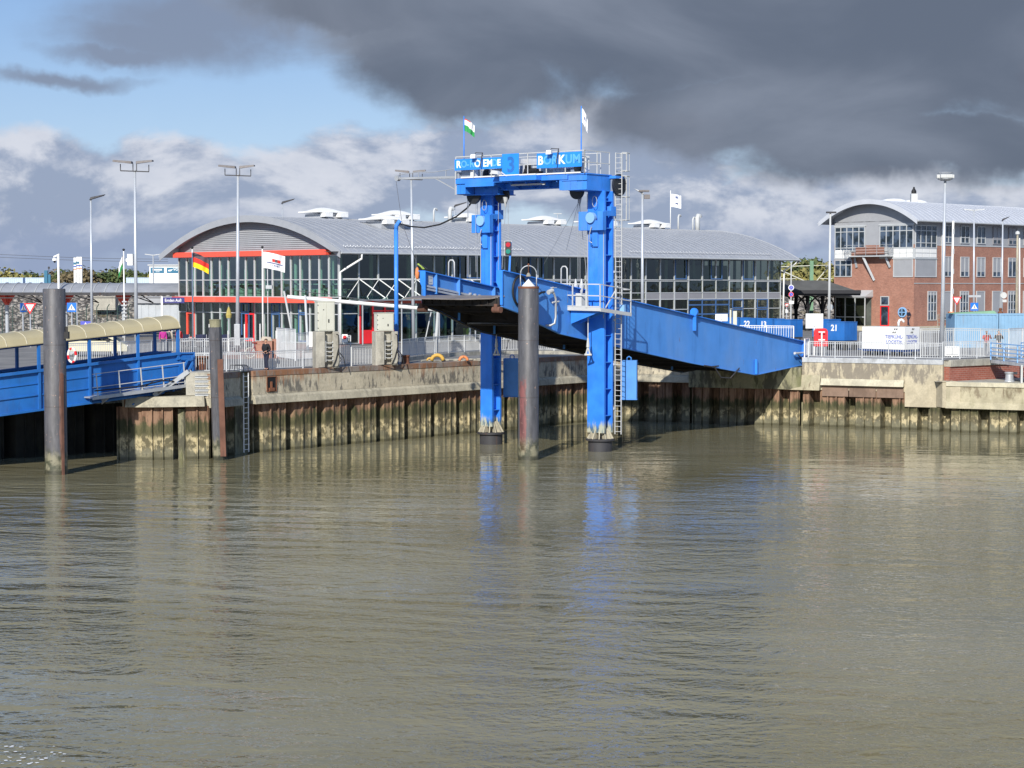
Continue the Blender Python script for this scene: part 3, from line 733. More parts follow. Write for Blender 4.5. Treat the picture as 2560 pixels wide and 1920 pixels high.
mb.tube((c3.x, c3.y, -1.5), top, .35, 8); mb.build('shaft', 'pile_small', t3, world=True); mb = MB(); mb.tube(top, top + V(0, 0, .36), .31, 16); mb.tube(top + V(0, 0, .36), top + V(0, 0, .42), .33, 16); mb.build('cap', 'concrete_mossy', t3, world=True)
mb = MB(); mb.bar((c3.x + .23, c3.y - .30, .2), (c3.x + .10, c3.y - .30, 5.4), .30, .07, up=(0, 1, 0)); mb.build('rubbing_strip', 'rust_brown', t3, world=True)
for o in bpy.data.objects:
    if o.name.startswith('shaft') and o.parent is not t3: smooth_shade(o)

# ================================================================== LIFTING GANTRY AND RAMP
MO = V(1.95, 108.1, 0); BZ = math.atan2(.79, .61)
def zt(t): return 8.99 - .1385 * t
ramp = thing('vehicle_ramp', 'long bright blue steel ferry loading ramp sloping down to the quay', 'ferry ramp', MO, BZ)
PRO = [(-7.95, 8.24), (-6.44, 7.88), (-4.6, 7.25), (-2.73, 6.69), (-.16, 6.29), (3.12, 5.78), (10.8, 4.63), (18.57, 3.61), (24.75, 4.05)]
def zb(t):
    for (a, za), (b, zb_) in zip(PRO, PRO[1:]):
        if t <= b: return za + (zb_ - za) * (t - a) / (b - a)
    return PRO[-1][1]
def girder(name, y, label, sgn):   # sgn: outward side
    poly = [(t, y, z) for t, z in PRO] + [(24.75, y, zt(24.75)), (-7.95, y, zt(-7.95))]
    mb = MB(); mb.prism(poly, (0, .06 * -sgn, 0))
    g = mb.build(name, 'blue_girder', ramp); tag(g, label)
    yo = y + .02 * sgn
    mb = MB()
    A = [(-8.0, zt(-8.0)), (24.8, zt(24.8))]
    y0, y1 = sorted((y + .2 * sgn, y - .26 * sgn))
    mb.hexa([(A[0][0], y0, A[0][1] - .0), (A[1][0], y0, A[1][1]), (A[1][0], y1, A[1][1]), (A[0][0], y1, A[0][1])], [(A[0][0], y0, A[0][1] + .05), (A[1][0], y0, A[1][1] + .05), (A[1][0], y1, A[1][1] + .05), (A[0][0], y1, A[0][1] + .05)])
    mb.build('top_flange', 'blue_paint', g)
    mb = MB()
    y0, y1 = sorted((y + .06 * sgn, y - .12 * sgn))
    for (a, za), (b, z2) in zip(PRO, PRO[1:]):
        mb.hexa([(a, y0, za - .05), (b, y0, z2 - .05), (b, y1, z2 - .05), (a, y1, za - .05)], [(a, y0, za), (b, y0, z2), (b, y1, z2), (a, y1, za)])
    mb.build('bottom_flange', 'blue_girder' if y < 0 else 'dark_steel', g)  # far flange coloured dark to paint in the shade under the ramp
    return g
gn = girder('side_girder', -3.0, 'near blue girder with wire hose ring', -1)
gf = girder('side_girder', 2.6, 'far blue girder behind', 1)
# stiffeners
for t in (-7.0, -5.0, -1.8, 1.5, 5, 9, 13, 17, 21): mb = MB(); mb.box(t, t + .04, 2.3, 2.55, zb(t) if t > -7 else zt(t) - 1.1, zt(t) - .02); mb.build('stiffener', 'blue_girder', gf)
for t, s in ((10.9, 1), (18.4, 0), (24.7, 2)):
    mb = MB()
    z = zt(t) if s else zb(t)
    if s == 2: mb.box(24.7, 24.76, -3.3, -3.0, 4.0, 5.6)
    elif s: mb.box(t, t + .05, -3.3, -3.06, z - .9, z + .05); mb.tube((t - .05, -3.15, z + .22), (t + .10, -3.15, z + .22), .26, 12)
    else: mb.box(t, t + .06, -3.22, -3.06, z, z + .95); mb.box(t - .02, t + .3, -3.14, -3.07, z, z + .9)
    mb.build('stiffener', 'blue_paint', gn)
# end plates
for y0, y1, par in ((-3.08, -2.66, gn), (2.28, 2.66, gf)):
    z0, z1 = 8.3, zt(-7.95) + .05
    mb = MB(); mb.prism([(-8.02, y0, z0), (-8.02, y0 + (y1 - y0) * .35, z0), (-8.02, y0 + (y1 - y0) * .4, 9.1), (-8.02, y1, 9.5), (-8.02, y1, z1), (-8.02, y0, z1)], (.06, 0, 0)); mb.build('end_plate', 'blue_paint', par)
# deck, crossbeams, flap
mb = MB()
for a, b in ((-7.9, 8), (8, 24.7)):
    mb.hexa([(a, -2.93, zt(a) - 1.45), (b, -2.93, zt(b) - 1.45), (b, 2.53, zt(b) - 1.45), (a, 2.53, zt(a) - 1.45)], [(a, -2.93, zt(a) - 1.33), (b, -2.93, zt(b) - 1.33), (b, 2.53, zt(b) - 1.33), (a, 2.53, zt(a) - 1.33)])
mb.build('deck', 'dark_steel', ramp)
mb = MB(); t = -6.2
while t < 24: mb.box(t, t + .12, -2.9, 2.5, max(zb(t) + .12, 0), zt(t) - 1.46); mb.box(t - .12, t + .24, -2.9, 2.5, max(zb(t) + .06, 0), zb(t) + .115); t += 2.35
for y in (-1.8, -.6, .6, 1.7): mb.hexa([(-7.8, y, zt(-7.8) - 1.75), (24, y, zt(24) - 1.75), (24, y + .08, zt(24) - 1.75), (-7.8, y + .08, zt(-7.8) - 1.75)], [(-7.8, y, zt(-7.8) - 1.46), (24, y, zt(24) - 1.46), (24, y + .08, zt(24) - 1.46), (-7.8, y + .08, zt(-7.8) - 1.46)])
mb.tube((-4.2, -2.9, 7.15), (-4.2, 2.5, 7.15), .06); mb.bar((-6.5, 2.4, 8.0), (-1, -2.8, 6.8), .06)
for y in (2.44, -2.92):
    for (a_, za), (b_, zc) in zip(PRO, PRO[1:]): mb.add([(a_, y, za + .01), (b_, y, zc + .01), (b_, y, zt(b_) - 1.46), (a_, y, zt(a_) - 1.46)], [(0, 1, 2, 3)])  # dark sheets lining both webs, added to paint the shade below the deck
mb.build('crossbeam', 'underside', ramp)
mb = MB(); mb.box(-8.05, -7.92, -2.9, 2.5, 8.30, 8.72)
for k in range(10): mb.box(-8.14, -8.05, -2.75 + k * .56, -2.71 + k * .56, 8.30, 8.70)
mb.box(-8.16, -7.9, -2.9, 2.5, 8.24, 8.30); mb.build('end_beam', 'underside', ramp)
mb = MB(); mb.add([(-7.8, -3.05, 8.80), (-7.8, 2.7, 8.80), (-9.15, 2.9, 8.66), (-8.9, 1.1, 8.64), (-8.9, -.9, 8.62), (-8.35, -2.5, 8.66), (-7.8, -3.05, 8.72), (-7.8, 2.7, 8.72), (-9.15, 2.9, 8.60), (-8.9, 1.1, 8.58), (-8.9, -.9, 8.56), (-8.35, -2.5, 8.60)],
            [(0, 1, 2, 3, 4, 5), (11, 10, 9, 8, 7, 6), (0, 5, 11, 6), (5, 4, 10, 11), (4, 3, 9, 10), (3, 2, 8, 9), (2, 1, 7, 8), (1, 0, 6, 7)])
mb.build('flap', 'flap_plate', ramp)
for y in (-2.75, 2.45):
    mb = MB(); mb.tube((-8.05, y - .26, 8.04), (-8.05, y + .26, 8.04), .17, 14); mb.box(-8.2, -7.9, y - .1, y + .1, 8.1, 8.35); mb.build('roller', 'rust_brown', ramp)
# guard rails on the inside of the far girder
mb = MB()
for dz in (-.82, -.98): mb.hexa([(-7.8, 2.36, zt(-7.8) + dz), (0, 2.36, zt(0) + dz), (0, 2.46, zt(0) + dz), (-7.8, 2.46, zt(-7.8) + dz)], [(-7.8, 2.40, zt(-7.8) + dz + .12), (0, 2.40, zt(0) + dz + .12), (0, 2.46, zt(0) + dz + .12), (-7.8, 2.46, zt(-7.8) + dz + .12)])
for k in range(9): t = -4 + k * .42; mb.box(t, t + .08, 2.30, 2.46, zt(t) - .72, zt(t) - .62)
mb.build('guard_rail', 'galvanised', ramp)
mb = MB(); mb.box(-7.5, -7.1, 2.50, 2.54, zt(-7.3) - .62, zt(-7.3) - .1); mb.box(-7.42, -7.18, 2.49, 2.5, zt(-7.3) - .3, zt(-7.3) - .22, 1); mb.box(-7.42, -7.18, 2.49, 2.5, zt(-7.3) - .52, zt(-7.3) - .47, 1); mb.build('notice_plate', ['grey_white', 'galvanised'], ramp)
# hose ring, pipe and valve on the near girder
mb = MB(); mb.path([(-6.55 + .62 * math.cos(a), -3.13, 9.05 + .78 * math.sin(a)) for a in [2 * math.pi * i / 28 for i in range(28)]], .062, 8, closed=True)
mb.path([(-6.5, -3.15, 9.9), (-6.62, -3.2, 9.2), (-6.5, -3.18, 8.6), (-6.5, -3.1, 8.2)], .02); mb.path([(-6.0, -3.15, 8.45), (-5.3, -3.2, 8.75), (-4.7, -3.2, 8.95), (-4.4, -3.2, 8.98)], .06)
mb.build('hose_ring', 'black_rubber', gn, smooth=True)
mb = MB(); mb.path([(-4.2, 2.4, 7.2), (-4.1, -2.2, 7.15), (-4.0, -3.3, 7.15), (-3.8, -3.42, 7.25), (-3.7, -3.42, 7.6), (-3.7, -3.42, 8.6), (-3.9, -3.42, 8.95), (-4.2, -3.35, 9.0)], .065, 8); mb.build('drain_pipe', 'galvanised', ramp, smooth=True)
mb = MB(); mb.tube((-4.35, -3.4, 8.95), (-4.0, -3.4, 9.05), .13, 10); mb.tube((-3.95, -3.42, 8.85), (-3.95, -3.42, 9.25), .05); mb.box(-4.1, -3.7, -3.5, -3.35, 9.2, 9.23); mb.tube((-4.0, -3.42, 8.4), (-3.4, -3.42, 8.45), .05)
mb.build('valve', 'grey_white', ramp)
mb = MB(); mb.path([(12.2, -3.1, 4.4), (13.0, -3.15, 4.3), (13.8, -3.15, 4.32)], .05); mb.path([(13.2, -3.2, 4.3), (14.0, -3.2, 3.6), (15.3, -3.1, 3.5), (16.4, -3.1, 4.1)], .04); mb.path([(23.6, -3.3, 4.75), (24.0, -3.35, 4.5), (24.6, -3.2, 4.45)], .04); mb.path([(24.4, -3.2, 4.2), (24.7, -3.1, 3.9), (24.2, -3.0, 3.7)], .05)
mb.build('hydraulic_hose', 'dark_steel', ramp)
mb = MB(); mb.tube((23.3, -3.25, 4.85), (24.5, -3.25, 4.85), .06); mb.tube((23.25, -3.25, 4.85), (23.35, -3.25, 4.85), .09); mb.build('ram', 'grey_white', ramp)
# maintenance platform round the near tower
def rails(mb, pts, h, hs, r=.022, post=1.0, w=.05):
    for a, b in zip(pts, pts[1:]):
        a = Vector(a); b = Vector(b)
        for hh in hs: mb.bar(a + V(0, 0, hh), b + V(0, 0, hh), w, w)
        n = max(1, round((b - a).length / post))
        for i in range(n + 1): c = a.lerp(b, i / n); mb.bar(c, c + V(0, 0, h), w, w)
mb = MB()
fl = [(-2.0, -3.1, 8.08), (-2.0, -5.2, 8.02), (1.0, -5.2, 7.74), (1.0, -4.6, 7.74), (-.75, -4.6, 7.95), (-.75, -3.1, 7.99)]
mb.prism(fl, (0, 0, .05)); 
mb.bar((-2, -2.4, 8.06), (-2, -5.22, 8.02), .05, .2); mb.bar((-2, -5.22, 8.0), (1.02, -5.22, 7.70), .05, .2)
plat = mb.build('service_platform', 'grey_white', ramp)
mb = MB(); rails(mb, [(-2.0, -2.4, 8.1), (-2.0, -5.2, 8.06)], 1.35, (.1, .7, 1.33), post=.9, w=.06); mb.bar((-1.4, -5.15, 8.1), (-.2, -5.15, 9.3), .05); mb.bar((-2, -4.3, 8.1), (-2, -4.3, 9.0), .12); mb.box(-1.95, -1.5, -3.9, -3.5, 8.1, 8.9); rails(mb, [(-2.0, -5.2, 8.06), (1.0, -5.2, 7.76)], 1.35, (.7, 1.33), post=1.5); mb.bar((1, -5.2, 9.1), (1.0, -4.6, 9.1), .05); mb.bar((1, -4.6, 7.76), (1.0, -4.6, 9.1), .05)
mb.build('handrail', 'grey_white', plat)
mb = MB()
for t in (-1.8, -1.0): mb.prism([(t, -3.07, 7.2), (t, -3.07, 8.0), (t, -5.1, 8.0), (t, -5.1, 7.9)], (.05, 0, 0))
mb.box(-1.7, -.9, -3.9, -3.1, 7.5, 7.9); mb.build('bracket', 'blue_paint', plat)
for (t, y) in ((-2.0, -2.75), (-5.0, 2.9)):
    z = zt(t) - (.9 if y < 0 else .1); h = 1.9 if y < 0 else 1.05
    mb = MB(); mb.path([(t, y - .22, z), (t, y - .2, z + h), (t, y - .1, z + h + .12), (t, y + .1, z + h + .12), (t, y + .2, z + h), (t, y + .22, z)], .04, 8); mb.build('safety_hoop', 'grey_white', ramp, smooth=True)
for t, y in ((-.9, -3.15), (-.9, -2.75)):
    mb = MB(); mb.tube((t, y, 8.9), (t, y, 9.35), .06, r2=.16); mb.tube((t, y, 9.35), (t, y, 9.7), .1, r2=.03); mb.build('rope_socket', 'grey_white', ramp)

# the gantry
gan = thing('lifting_gantry', 'blue steel portal with two towers carrying the ramp hoists and name boards', 'gantry', MO, BZ)
def column(label, y0, y1):
    ym = (y0 + y1) / 2
    mb = MB(); mb.box(-.47, -.30, y0, y1, 1.05, 14.6); mb.box(-.30, .30, ym - .13, ym + .13, 1.05, 14.6); mb.box(.30, .45, y0, y1, 1.05, 14.6)
    for s in (-.22, .1): mb.box(-.50, -.47, ym + s, ym + s + .05, 7.5, 14.6)
    for k in range(9): z = 2 + k * 1.5; mb.box(-.30, .30, y0 + .02, y1 - .02, z, z + .05)
    c = mb.build('tower', 'blue_tower', gan, bevel=.012); tag(c, label)
    # hoist carriage
    mb = MB(); mb.box(-.85, -.51, y0 - .15, y0 + .22, 12.4, 13.45); mb.box(-.85, -.51, y1 - .25, y1 + .35, 12.4, 13.45); mb.box(-.80, -.51, y0 + .22, y1 - .25, 12.4, 12.95); mb.box(-.7, .5, y0 - .12, y0, 13.2, 13.5); mb.box(.0, .5, y0 - .12, y1 + .05, 13.5, 13.75)
    mb.box(-.60, -.51, ym - .2, ym + .2, 11.5, 12.4)
    mb.build('carriage', 'blue_paint', c, bevel=.01)
    mb = MB(); mb.tube((-.95, ym + .08, 13.1), (-.70, ym + .08, 13.1), .30, 20); mb.build('sheave', 'blue_pale', c)
    mb = MB(); mb.tube((-.50, y0 + .03, 7.5), (-.50, y0 + .03, 12.3), .022); mb.tube((-.50, y1 - .05, 7.5), (-.50, y1 - .05, 12.3), .022); mb.path([(-.9, ym, 12.6), (-.95, ym + .1, 12.2), (-.9, ym + .15, 11.8), (-.85, ym, 11.7)], .03); mb.path([(-.75, ym - .1 + .16 * math.cos(a), 14.0 + .3 * math.sin(a)) for a in [2 * math.pi * i / 12 for i in range(12)]], .02, closed=True)
    mb.build('guide_pipe', 'galvanised', c)
    mb = MB(); mb.box(.46, .56, y0 + .1, y0 + .3, 1.1, 14.5); mb.build('guide_rail', 'rust', c)
    # foot: ribs on a round base
    mb = MB(); mb.lathe((0, ym, 0), [(.68, -2), (.68, .58), (.82, .60), (.82, .70), (.60, .72)], 28); smooth_shade(mb.build('base', 'dark_steel', c))
    mb = MB()
    for k in range(12):
        a = 2 * math.pi * k / 12; u = V(math.cos(a), math.sin(a), 0); o = V(0, ym, 0); s = V(-u.y, u.x, 0) * .03
        mb.prism([o + u * .3 + s + V(0, 0, .72), o + u * .76 + s + V(0, 0, .72), o + u * .62 + s + V(0, 0, 1.0), o + u * .40 + s + V(0, 0, 1.35), o + u * .3 + s + V(0, 0, 1.35)], -s * 2)
    mb.build('foot_rib', 'concrete_lip', c)
    return c
ct = column('right tower with the caged ladder', -4.4, -3.25); cl = column('left tower behind the ramp', 3.6, 4.45)
# crossbeam
mb = MB()
mb.box(-1.97, .35, -4.25, -3.0, 14.58, 15.45); mb.box(-1.15, .35, 2.6, 4.3, 14.62, 15.18); mb.box(-1.97, .35, 4.35, 5.0, 14.62, 15.18); mb.box(-.95, -.3, -2.98, 2.58, 14.82, 15.18); mb.box(-2.05, .35, -2.98, 5.02, 15.20, 15.45); mb.box(-2.08, -1.98, 2.2, 4.3, 15.0, 15.2)
mb.box(-2.02, .40, -4.30, 5.05, 15.452, 15.52)
for z in (14.60, 15.12): mb.box(-2.05, -1.97, -4.28, -2.6, z, z + .06)
mb.box(-1.3, .4, 2.5, 5.05, 14.56, 14.618); mb.box(-1.15, -.95, -2.6, 2.2, 14.78, 14.84); mb.box(-2.0, -1.9, -3.6, -2.4, 14.62, 15.18)
mb.box(-2.55, -2.06, -1.2, 1.4, 15.22, 15.50)
for y in (-2.2, -1.1, 0, 1.1, 2.2, 3.4): mb.prism([(-.96, y, 14.84), (-.96, y, 15.19), (-1.95, y, 15.19), (-1.95, y, 15.10)], (0, .05, 0))
for y in (-4.0, -3.2): mb.box(-2.0, -1.975, y, y + .04, 14.6, 15.4)
mb.box(-2.0, -1.975, 4.7, 4.74, 14.62, 15.18)
mb.box(.2, 1.0, -4.7, -3.2, 15.30, 15.45)
beam = mb.build('crossbeam', 'blue_paint', gan, bevel=.01)
mb = MB(); mb.box(-2.02, -1.9, -3.4, -2.0, 15.53, 15.58); mb.bar((-2.05, -3.9, 15.56), (-2.05, 4.6, 15.56), .06, .07); mb.box(-2.6, -2.5, -1.2, 1.4, 15.52, 15.57); mb.build('kick_plate', 'white_paint', beam)
mb = MB(); mb.box(-1.75, -1.66, -1.2, 1.2, 14.98, 15.08); mb.build('tube_lamp', 'grey_white', beam)
mb = MB(); rails(mb, [(-2.1, -4.2, 15.5), (-2.1, 4.95, 15.5)], 1.28, (.62, 1.26), post=1.3, w=.045); rails(mb, [(-2.1, -4.2, 15.5), (.3, -4.2, 15.5)], 1.28, (.62, 1.26), post=1.2, w=.045)
rails(mb, [(.3, 4.95, 15.5), (.3, -3.6, 15.5)], 1.28, (.62, 1.26), post=1.7, w=.04); rails(mb, [(-2.1, 4.95, 15.5), (.3, 4.95, 15.5)], 1.28, (.62, 1.26), post=1.2, w=.04); mb.build('railing', 'grey_white', gan)
# machinery on the beam
mb = MB(); mb.hexa([(-1.4, -1.0, 15.53), (-.1, -1.0, 15.53), (-.1, .9, 15.53), (-1.4, .9, 15.53)], [(-.9, -1.0, 16.5), (-.1, -1.0, 16.6), (-.1, .9, 16.6), (-1.2, .9, 16.55)]); mb.build('winch_house', 'galvanised', gan, bevel=.02)
for q_ in ((-1.9, -1.4, 1.1, 2.1, 15.53, 16.1), (-1.7, -.9, 4.1, 4.9, 15.53, 16.15), (-1.2, -.5, 2.6, 3.5, 15.53, 16.3), (-1.5, -.9, -2.4, -1.6, 15.53, 15.9)): mb = MB(); mb.box(*q_); mb.build('machine_box', 'galvanised', gan, bevel=.03)
mb = MB(); mb.box(-1.9, -1.5, -.9, .2, 15.53, 15.75); mb.tube((-1.85, -.8, 15.8), (-1.85, .1, 15.8), .13); mb.box(-1.88, -1.68, -.2, .1, 15.9, 16.15); mb.build('winch', 'black', gan)
for q_ in ((-1.6, -1.2, -3.9, -3.4, 15.6, 16.5), (-1.5, -.4, -3.3, -1.3, 15.85, 16.05), (-1.95, -1.6, 3.7, 4.0, 15.6, 16.1)): mb = MB(); mb.box(*q_); mb.build('switch_box', 'white_paint', gan, bevel=.015)
for (t, y, z, r, w, ax) in ((-1.7, -3.55, 15.85, .42, .14, 0), (-1.2, 3.3, 15.7, .40, .14, 0), (-1.2, 2.2, 15.6, .40, .12, 0), (-1.0, 4.5, 14.55, .48, .16, 1), (-.6, 2.7, 14.55, .48, .16, 1), (-1.0, -2.9, 14.6, .46, .16, 1), (.0, -3.8, 14.5, .3, .14, 1), (.75, -4.55, 14.95, .62, .14, 0)):
    mb = MB()
    if ax: mb.tube((t - w / 2, y, z), (t + w / 2, y, z), r, 22)
    else: mb.tube((t, y - w / 2, z), (t, y + w / 2, z), r, 22)
    mb.build('rope_sheave', 'sheave_black', gan)
# caged ladder
mb = MB(); y0, y1, tl_ = -4.84, -4.42, .60
for y in (y0, y1): mb.bar((tl_, y, .95), (tl_, y, 16.75), .05, .04)
z = 1.1
while z < 16.7: mb.tube((tl_, y0, z), (tl_, y1, z), .018, 6); z += .29
for z in (2.4, 4.9, 7.4, 10.1, 12.6): mb.bar((.45, -4.4, z), (tl_, y1, z), .08, .12)
lad = mb.build('ladder', 'grey_white', gan)
mb = MB()
def hoop(z, t0=tl_): 
    mb.path([(t0, y0, z), (t0 + .25, y0 - .16, z), (t0 + .6, y0 - .1, z), (t0 + .74, (y0 + y1) / 2, z), (t0 + .6, y1 + .1, z), (t0 + .25, y1 + .16, z), (t0, y1, z)], .028, 5)
for z in (13.0, 14.3, 15.45, 15.75, 16.75): hoop(z)
for (a, b) in ((13.0, 15.45), (15.75, 16.75)):
    for q in ((.25, y0 - .16), (.6, y0 - .1), (.74, (y0 + y1) / 2), (.6, y1 + .1), (.25, y1 + .16)): mb.bar((tl_ + q[0], q[1], a), (tl_ + q[0], q[1], b), .04, .02)
mb.build('safety_cage', 'grey_white', lad)
mb = MB(); mb.bar((.45, -4.95, 8.0), (.62, -4.95, 8.0), .3, .5); mb.build('gate_box', 'blue_pale', lad)
# jib arm
mb = MB(); z = 15.72
mb.bar((-1.5, 4.9, z - .08), (-1.5, 9.9, z), .10, .12); mb.bar((-.9, 4.9, z - .08), (-1.4, 9.9, z), .08, .10)
for y in (6.2, 8.3): mb.bar((-1.5, y, z), (-1.5, y, z + .36), .04); 
mb.path([(-1.5, 5.0, z + .45), (-1.5, 6.2, z + .36), (-1.5, 7.2, z + .28), (-1.5, 8.3, z + .34), (-1.5, 9.9, z + .22)], .022)
mb.bar((-1.5, 7.2, z), (-1.5, 5.03, 14.72), .06); mb.tube((-1.62, 9.95, z + .02), (-1.38, 9.95, z + .02), .17, 14); mb.box(-1.9, -1.2, 4.9, 5.2, 14.6, 15.9)
mb.build('jib_arm', 'galvanised', gan)
# name boards
def board(y0, y1, z0, z1, words, mats, size, label, bold=.018):
    t = thing('name_board', label, 'sign', (0, 0, 0)); t.location = Matrix.Rotation(BZ, 3, 'Z') @ V(-2.14, (y0 + y1) / 2, (z0 + z1) / 2) + MO; t.rotation_euler = (0, 0, BZ - math.pi / 2)
    w, h = abs(y1 - y0), z1 - z0
    mb = MB(); mb.box(-w / 2, w / 2, -.02, .02, -h / 2, h / 2); mb.build('panel', 'blue_sign', t, bevel=.006)
    for (s, x, zz, m_, sz) in words:
        q = text_mesh(s, sz, .006, bold, m_, parent=t); q.location = (x, -.028, zz)
    return t
L_, Fn = 'letter_white', 'letter_faint'
board(5.0, 1.55, 15.98, 16.62, [('R', -1.42, 0, L_, .56), ('O', -1.02, 0, Fn, .56), ('-', -.72, 0, Fn, .56), ('R', -.42, 0, Fn, .56), ('O', -.02, 0, L_, .56), ('E', .52, 0, L_, .56), ('M', .88, 0, L_, .56), ('D', 1.24, 0, Fn, .56), ('E', 1.54, 0, L_, .5)], 0, .56, 'long blue board reading RO-RO EMDE on the gantry rail at left')
board(1.52, .32, 15.5, 16.78, [('3', .05, -.02, 'blue_gangway', 1.2)], 0, 1, 'tall bright blue board with a large 3 on the gantry rail', .03)
board(-.95, -4.05, 15.87, 16.70, [('B', -1.28, 0, L_, .68), ('O', -.80, 0, Fn, .68), ('R', -.30, 0, Fn, .68), ('K', .18, 0, L_, .68), ('U', .68, 0, Fn, .68), ('M', 1.2, 0, Fn, .68)], 0, .68, 'blue board reading BORKUM on the gantry rail at right', .022)
# floodlights on the rail
for (y, lb) in ((3.4, 'small white floodlight above the long blue name board'), (-2.0, 'small white floodlight above the BORKUM name board')):
    t = thing('floodlight', lb, 'floodlight'); t.location = Matrix.Rotation(BZ, 3, 'Z') @ V(-2.3, y, 16.72) + MO; t.rotation_euler = (0, 0, BZ - math.pi / 2)
    mb = MB(); mb.hexa([(-.17, -.22, -.12), (.17, -.22, -.12), (.13, .02, -.1), (-.13, .02, -.1)], [(-.17, -.16, .12), (.17, -.16, .12), (.13, .02, .1), (-.13, .02, .1)]); mb.build('lamp_head', 'white_paint', t, bevel=.015)
    mb = MB(); mb.tube((0, 0, .1), (0, .1, .22), .02); mb.tube((0, .1, .22), (.5, .12, .18), .02); mb.path([(.5, .1, .2), (.55, -.1, -.3), (.5, -.14, -.7)], .035); mb.build('bracket', 'dark_steel', t)
t = thing('floodlight', 'cream floodlight hanging low beside the board with the 3', 'floodlight'); t.location = Matrix.Rotation(BZ, 3, 'Z') @ V(-2.5, 1.7, 15.75) + MO; t.rotation_euler = (0, 0, BZ - math.pi / 2)
mb = MB(); mb.hexa([(-.3, -.2, -.1), (.3, -.2, -.14), (.3, .2, -.1), (-.3, .2, -.06)], [(-.2, -.1, .12), (.2, -.1, .06), (.2, .1, .06), (-.2, .1, .12)]); mb.build('lamp_head', 'grey_white', t, bevel=.02)
mb = MB(); mb.bar((.3, .1, 0), (.6, .4, -.3), .06); mb.build('bracket', 'grey_white', t)
# hoist cables
def cable(pts, r=.02, mat='galvanised'):
    mb = MB(); mb.path([PY(*p) for p in pts], r, 5); return mb.build('cable', mat, gan, world=True)
for c in ([(1169, 495, 110.6), (1168, 692, 110.6)], [(1172, 495, 110.3), (1171, 692, 110.3)], [(1189, 497, 110), (1190, 680, 110)], [(1193, 497, 110.4), (1193, 700, 110.4)], [(1246, 498, 109.4), (1246, 700, 109.4)],
          [(1265, 500, 109), (1255, 672, 102)], [(1270, 496, 109), (1271, 600, 109)], [(1445, 485, 106.6), (1445, 703, 106.6)], [(1450, 485, 106.8), (1450, 703, 106.8)], [(1468, 485, 105.8), (1469, 703, 105.8)], [(1474, 485, 106.0), (1475, 703, 106.0)],
          [(1448, 505, 106.8), (1468, 703, 106)], [(1446, 505, 107), (1416, 625, 112)], [(1444, 510, 107), (1360, 660, 113)], [(1548, 550, 106.5), (1551, 890, 106.5)], [(1281, 812, 110), (1262, 890, 111)]):
    cable(c, .016 if c[0][0] not in (1444, 1446) else .010)
for (x, y, Y) in ((1264, 497, 109), (1449, 492, 106.7)):
    q = PY(x, y, Y); mb = MB(); mb.tube(q + V(0, 0, .1), q - V(0, 0, .5), .16, r2=.03); mb.build('rope_socket', 'grey_white', gan, world=True)
for (x, y, Y) in ((1241, 868, 108.5), (1470, 868, 104.7)):     # clevis ends below the ramp
    q = PY(x, y, Y); mb = MB(); mb.tube(q + V(0, 0, .5), q + V(0, 0, -.0), .05, r2=.10); mb.tube(q, q - V(.12, 0, .42), .05); mb.tube(q, q + V(.12, 0, -.42), .05); mb.tube(q - V(.2, 0, .42), q + V(.2, 0, -.42), .06)
    mb.tube(q + V(0, 0, .5), q + V(0, 0, 2.6), .03); mb.build('clevis', 'grey_white', gan, world=True)
# counterweights
for (x0, x1, y0, y1, Y, lb) in ((1551, 1592, 901, 998, 106.9, 'blue steel counterweight box hanging right of the caged ladder'), (1258, 1300, 896, 991, 111.6, 'blue steel counterweight box hanging partly behind the tall pile')):
    a = PY(x0, y1, Y); b = PY(x1, y0, Y); t = thing('counterweight', lb, 'counterweight', ((a.x + b.x) / 2, Y, a.z), R(-9), group='blue counterweights')
    w, h = (b.x - a.x), b.z - a.z
    mb = MB(); mb.box(-w / 2, w / 2, -.05, .55, 0, h); mb.box(-w / 2 - .03, w / 2 + .03, -.08, .58, -.04, 0); mb.build('weight_box', 'blue_faded', t, bevel=.012)
    mb = MB(); mb.path([(-.12, .2, h), (-.12, .2, h + .14), (0, .2, h + .22), (.12, .2, h + .14), (.12, .2, h)], .035); mb.build('lifting_eye', 'blue_faded', t)
# flags on the gantry
def flag_mesh(w, h, bands, wave=.12, droop=0.0, fold=1.0, nx=18, ny=12, name='flag', parent=None, dirx=1, skew=0.0):
    vs = []; fs = []; mi = []
    for j in range(ny + 1):
        for i in range(nx + 1):
            u, v_ = i / nx, j / ny
            x = u * w * fold * dirx; y = wave * math.sin(u * 8 + v_ * 1.5) * (u ** .6) + wave * .5 * math.sin(u * 15 + 2 * v_)
            z = -v_ * h - droop * (u ** 1.4) * h + skew * .08 * math.sin(u * 6)
            vs.append((x, y, z))
    for j in range(ny):
        for i in range(nx):
            a = j * (nx + 1) + i; fs.append((a, a + 1, a + nx + 2, a + nx + 1))
            mi.append(bands((i + .5) / nx, (j + .5) / ny))
    return vs, fs, mi
def flagpole(name, label, base, z1, r, mat, flag, fmats, topmat=None, group=None, rz=0):
    t = thing(name, label, 'flagpole', base, rz, group)
    mb = MB(); mb.tube((0, 0, 0), (0, 0, z1 - base[2]), r, 10, r2=r * .6); mb.build('pole', mat, t, smooth=True)
    if topmat: mb = MB(); mb.lathe((0, 0, z1 - base[2]), [(.03, 0), (.10, .10), (.10, .16), (.02, .2)], 10); mb.build('finial', topmat, t)
    vs, fs, mi = flag['mesh']; m = MB(); zz = z1 - base[2] - flag.get('dz', .3)
    m.v = [(x + .03, y, z + zz) for x, y, z in vs]; m.f = fs; m.mi = mi; m.build('flag', fmats, t, smooth=True, norm=False)
    return t
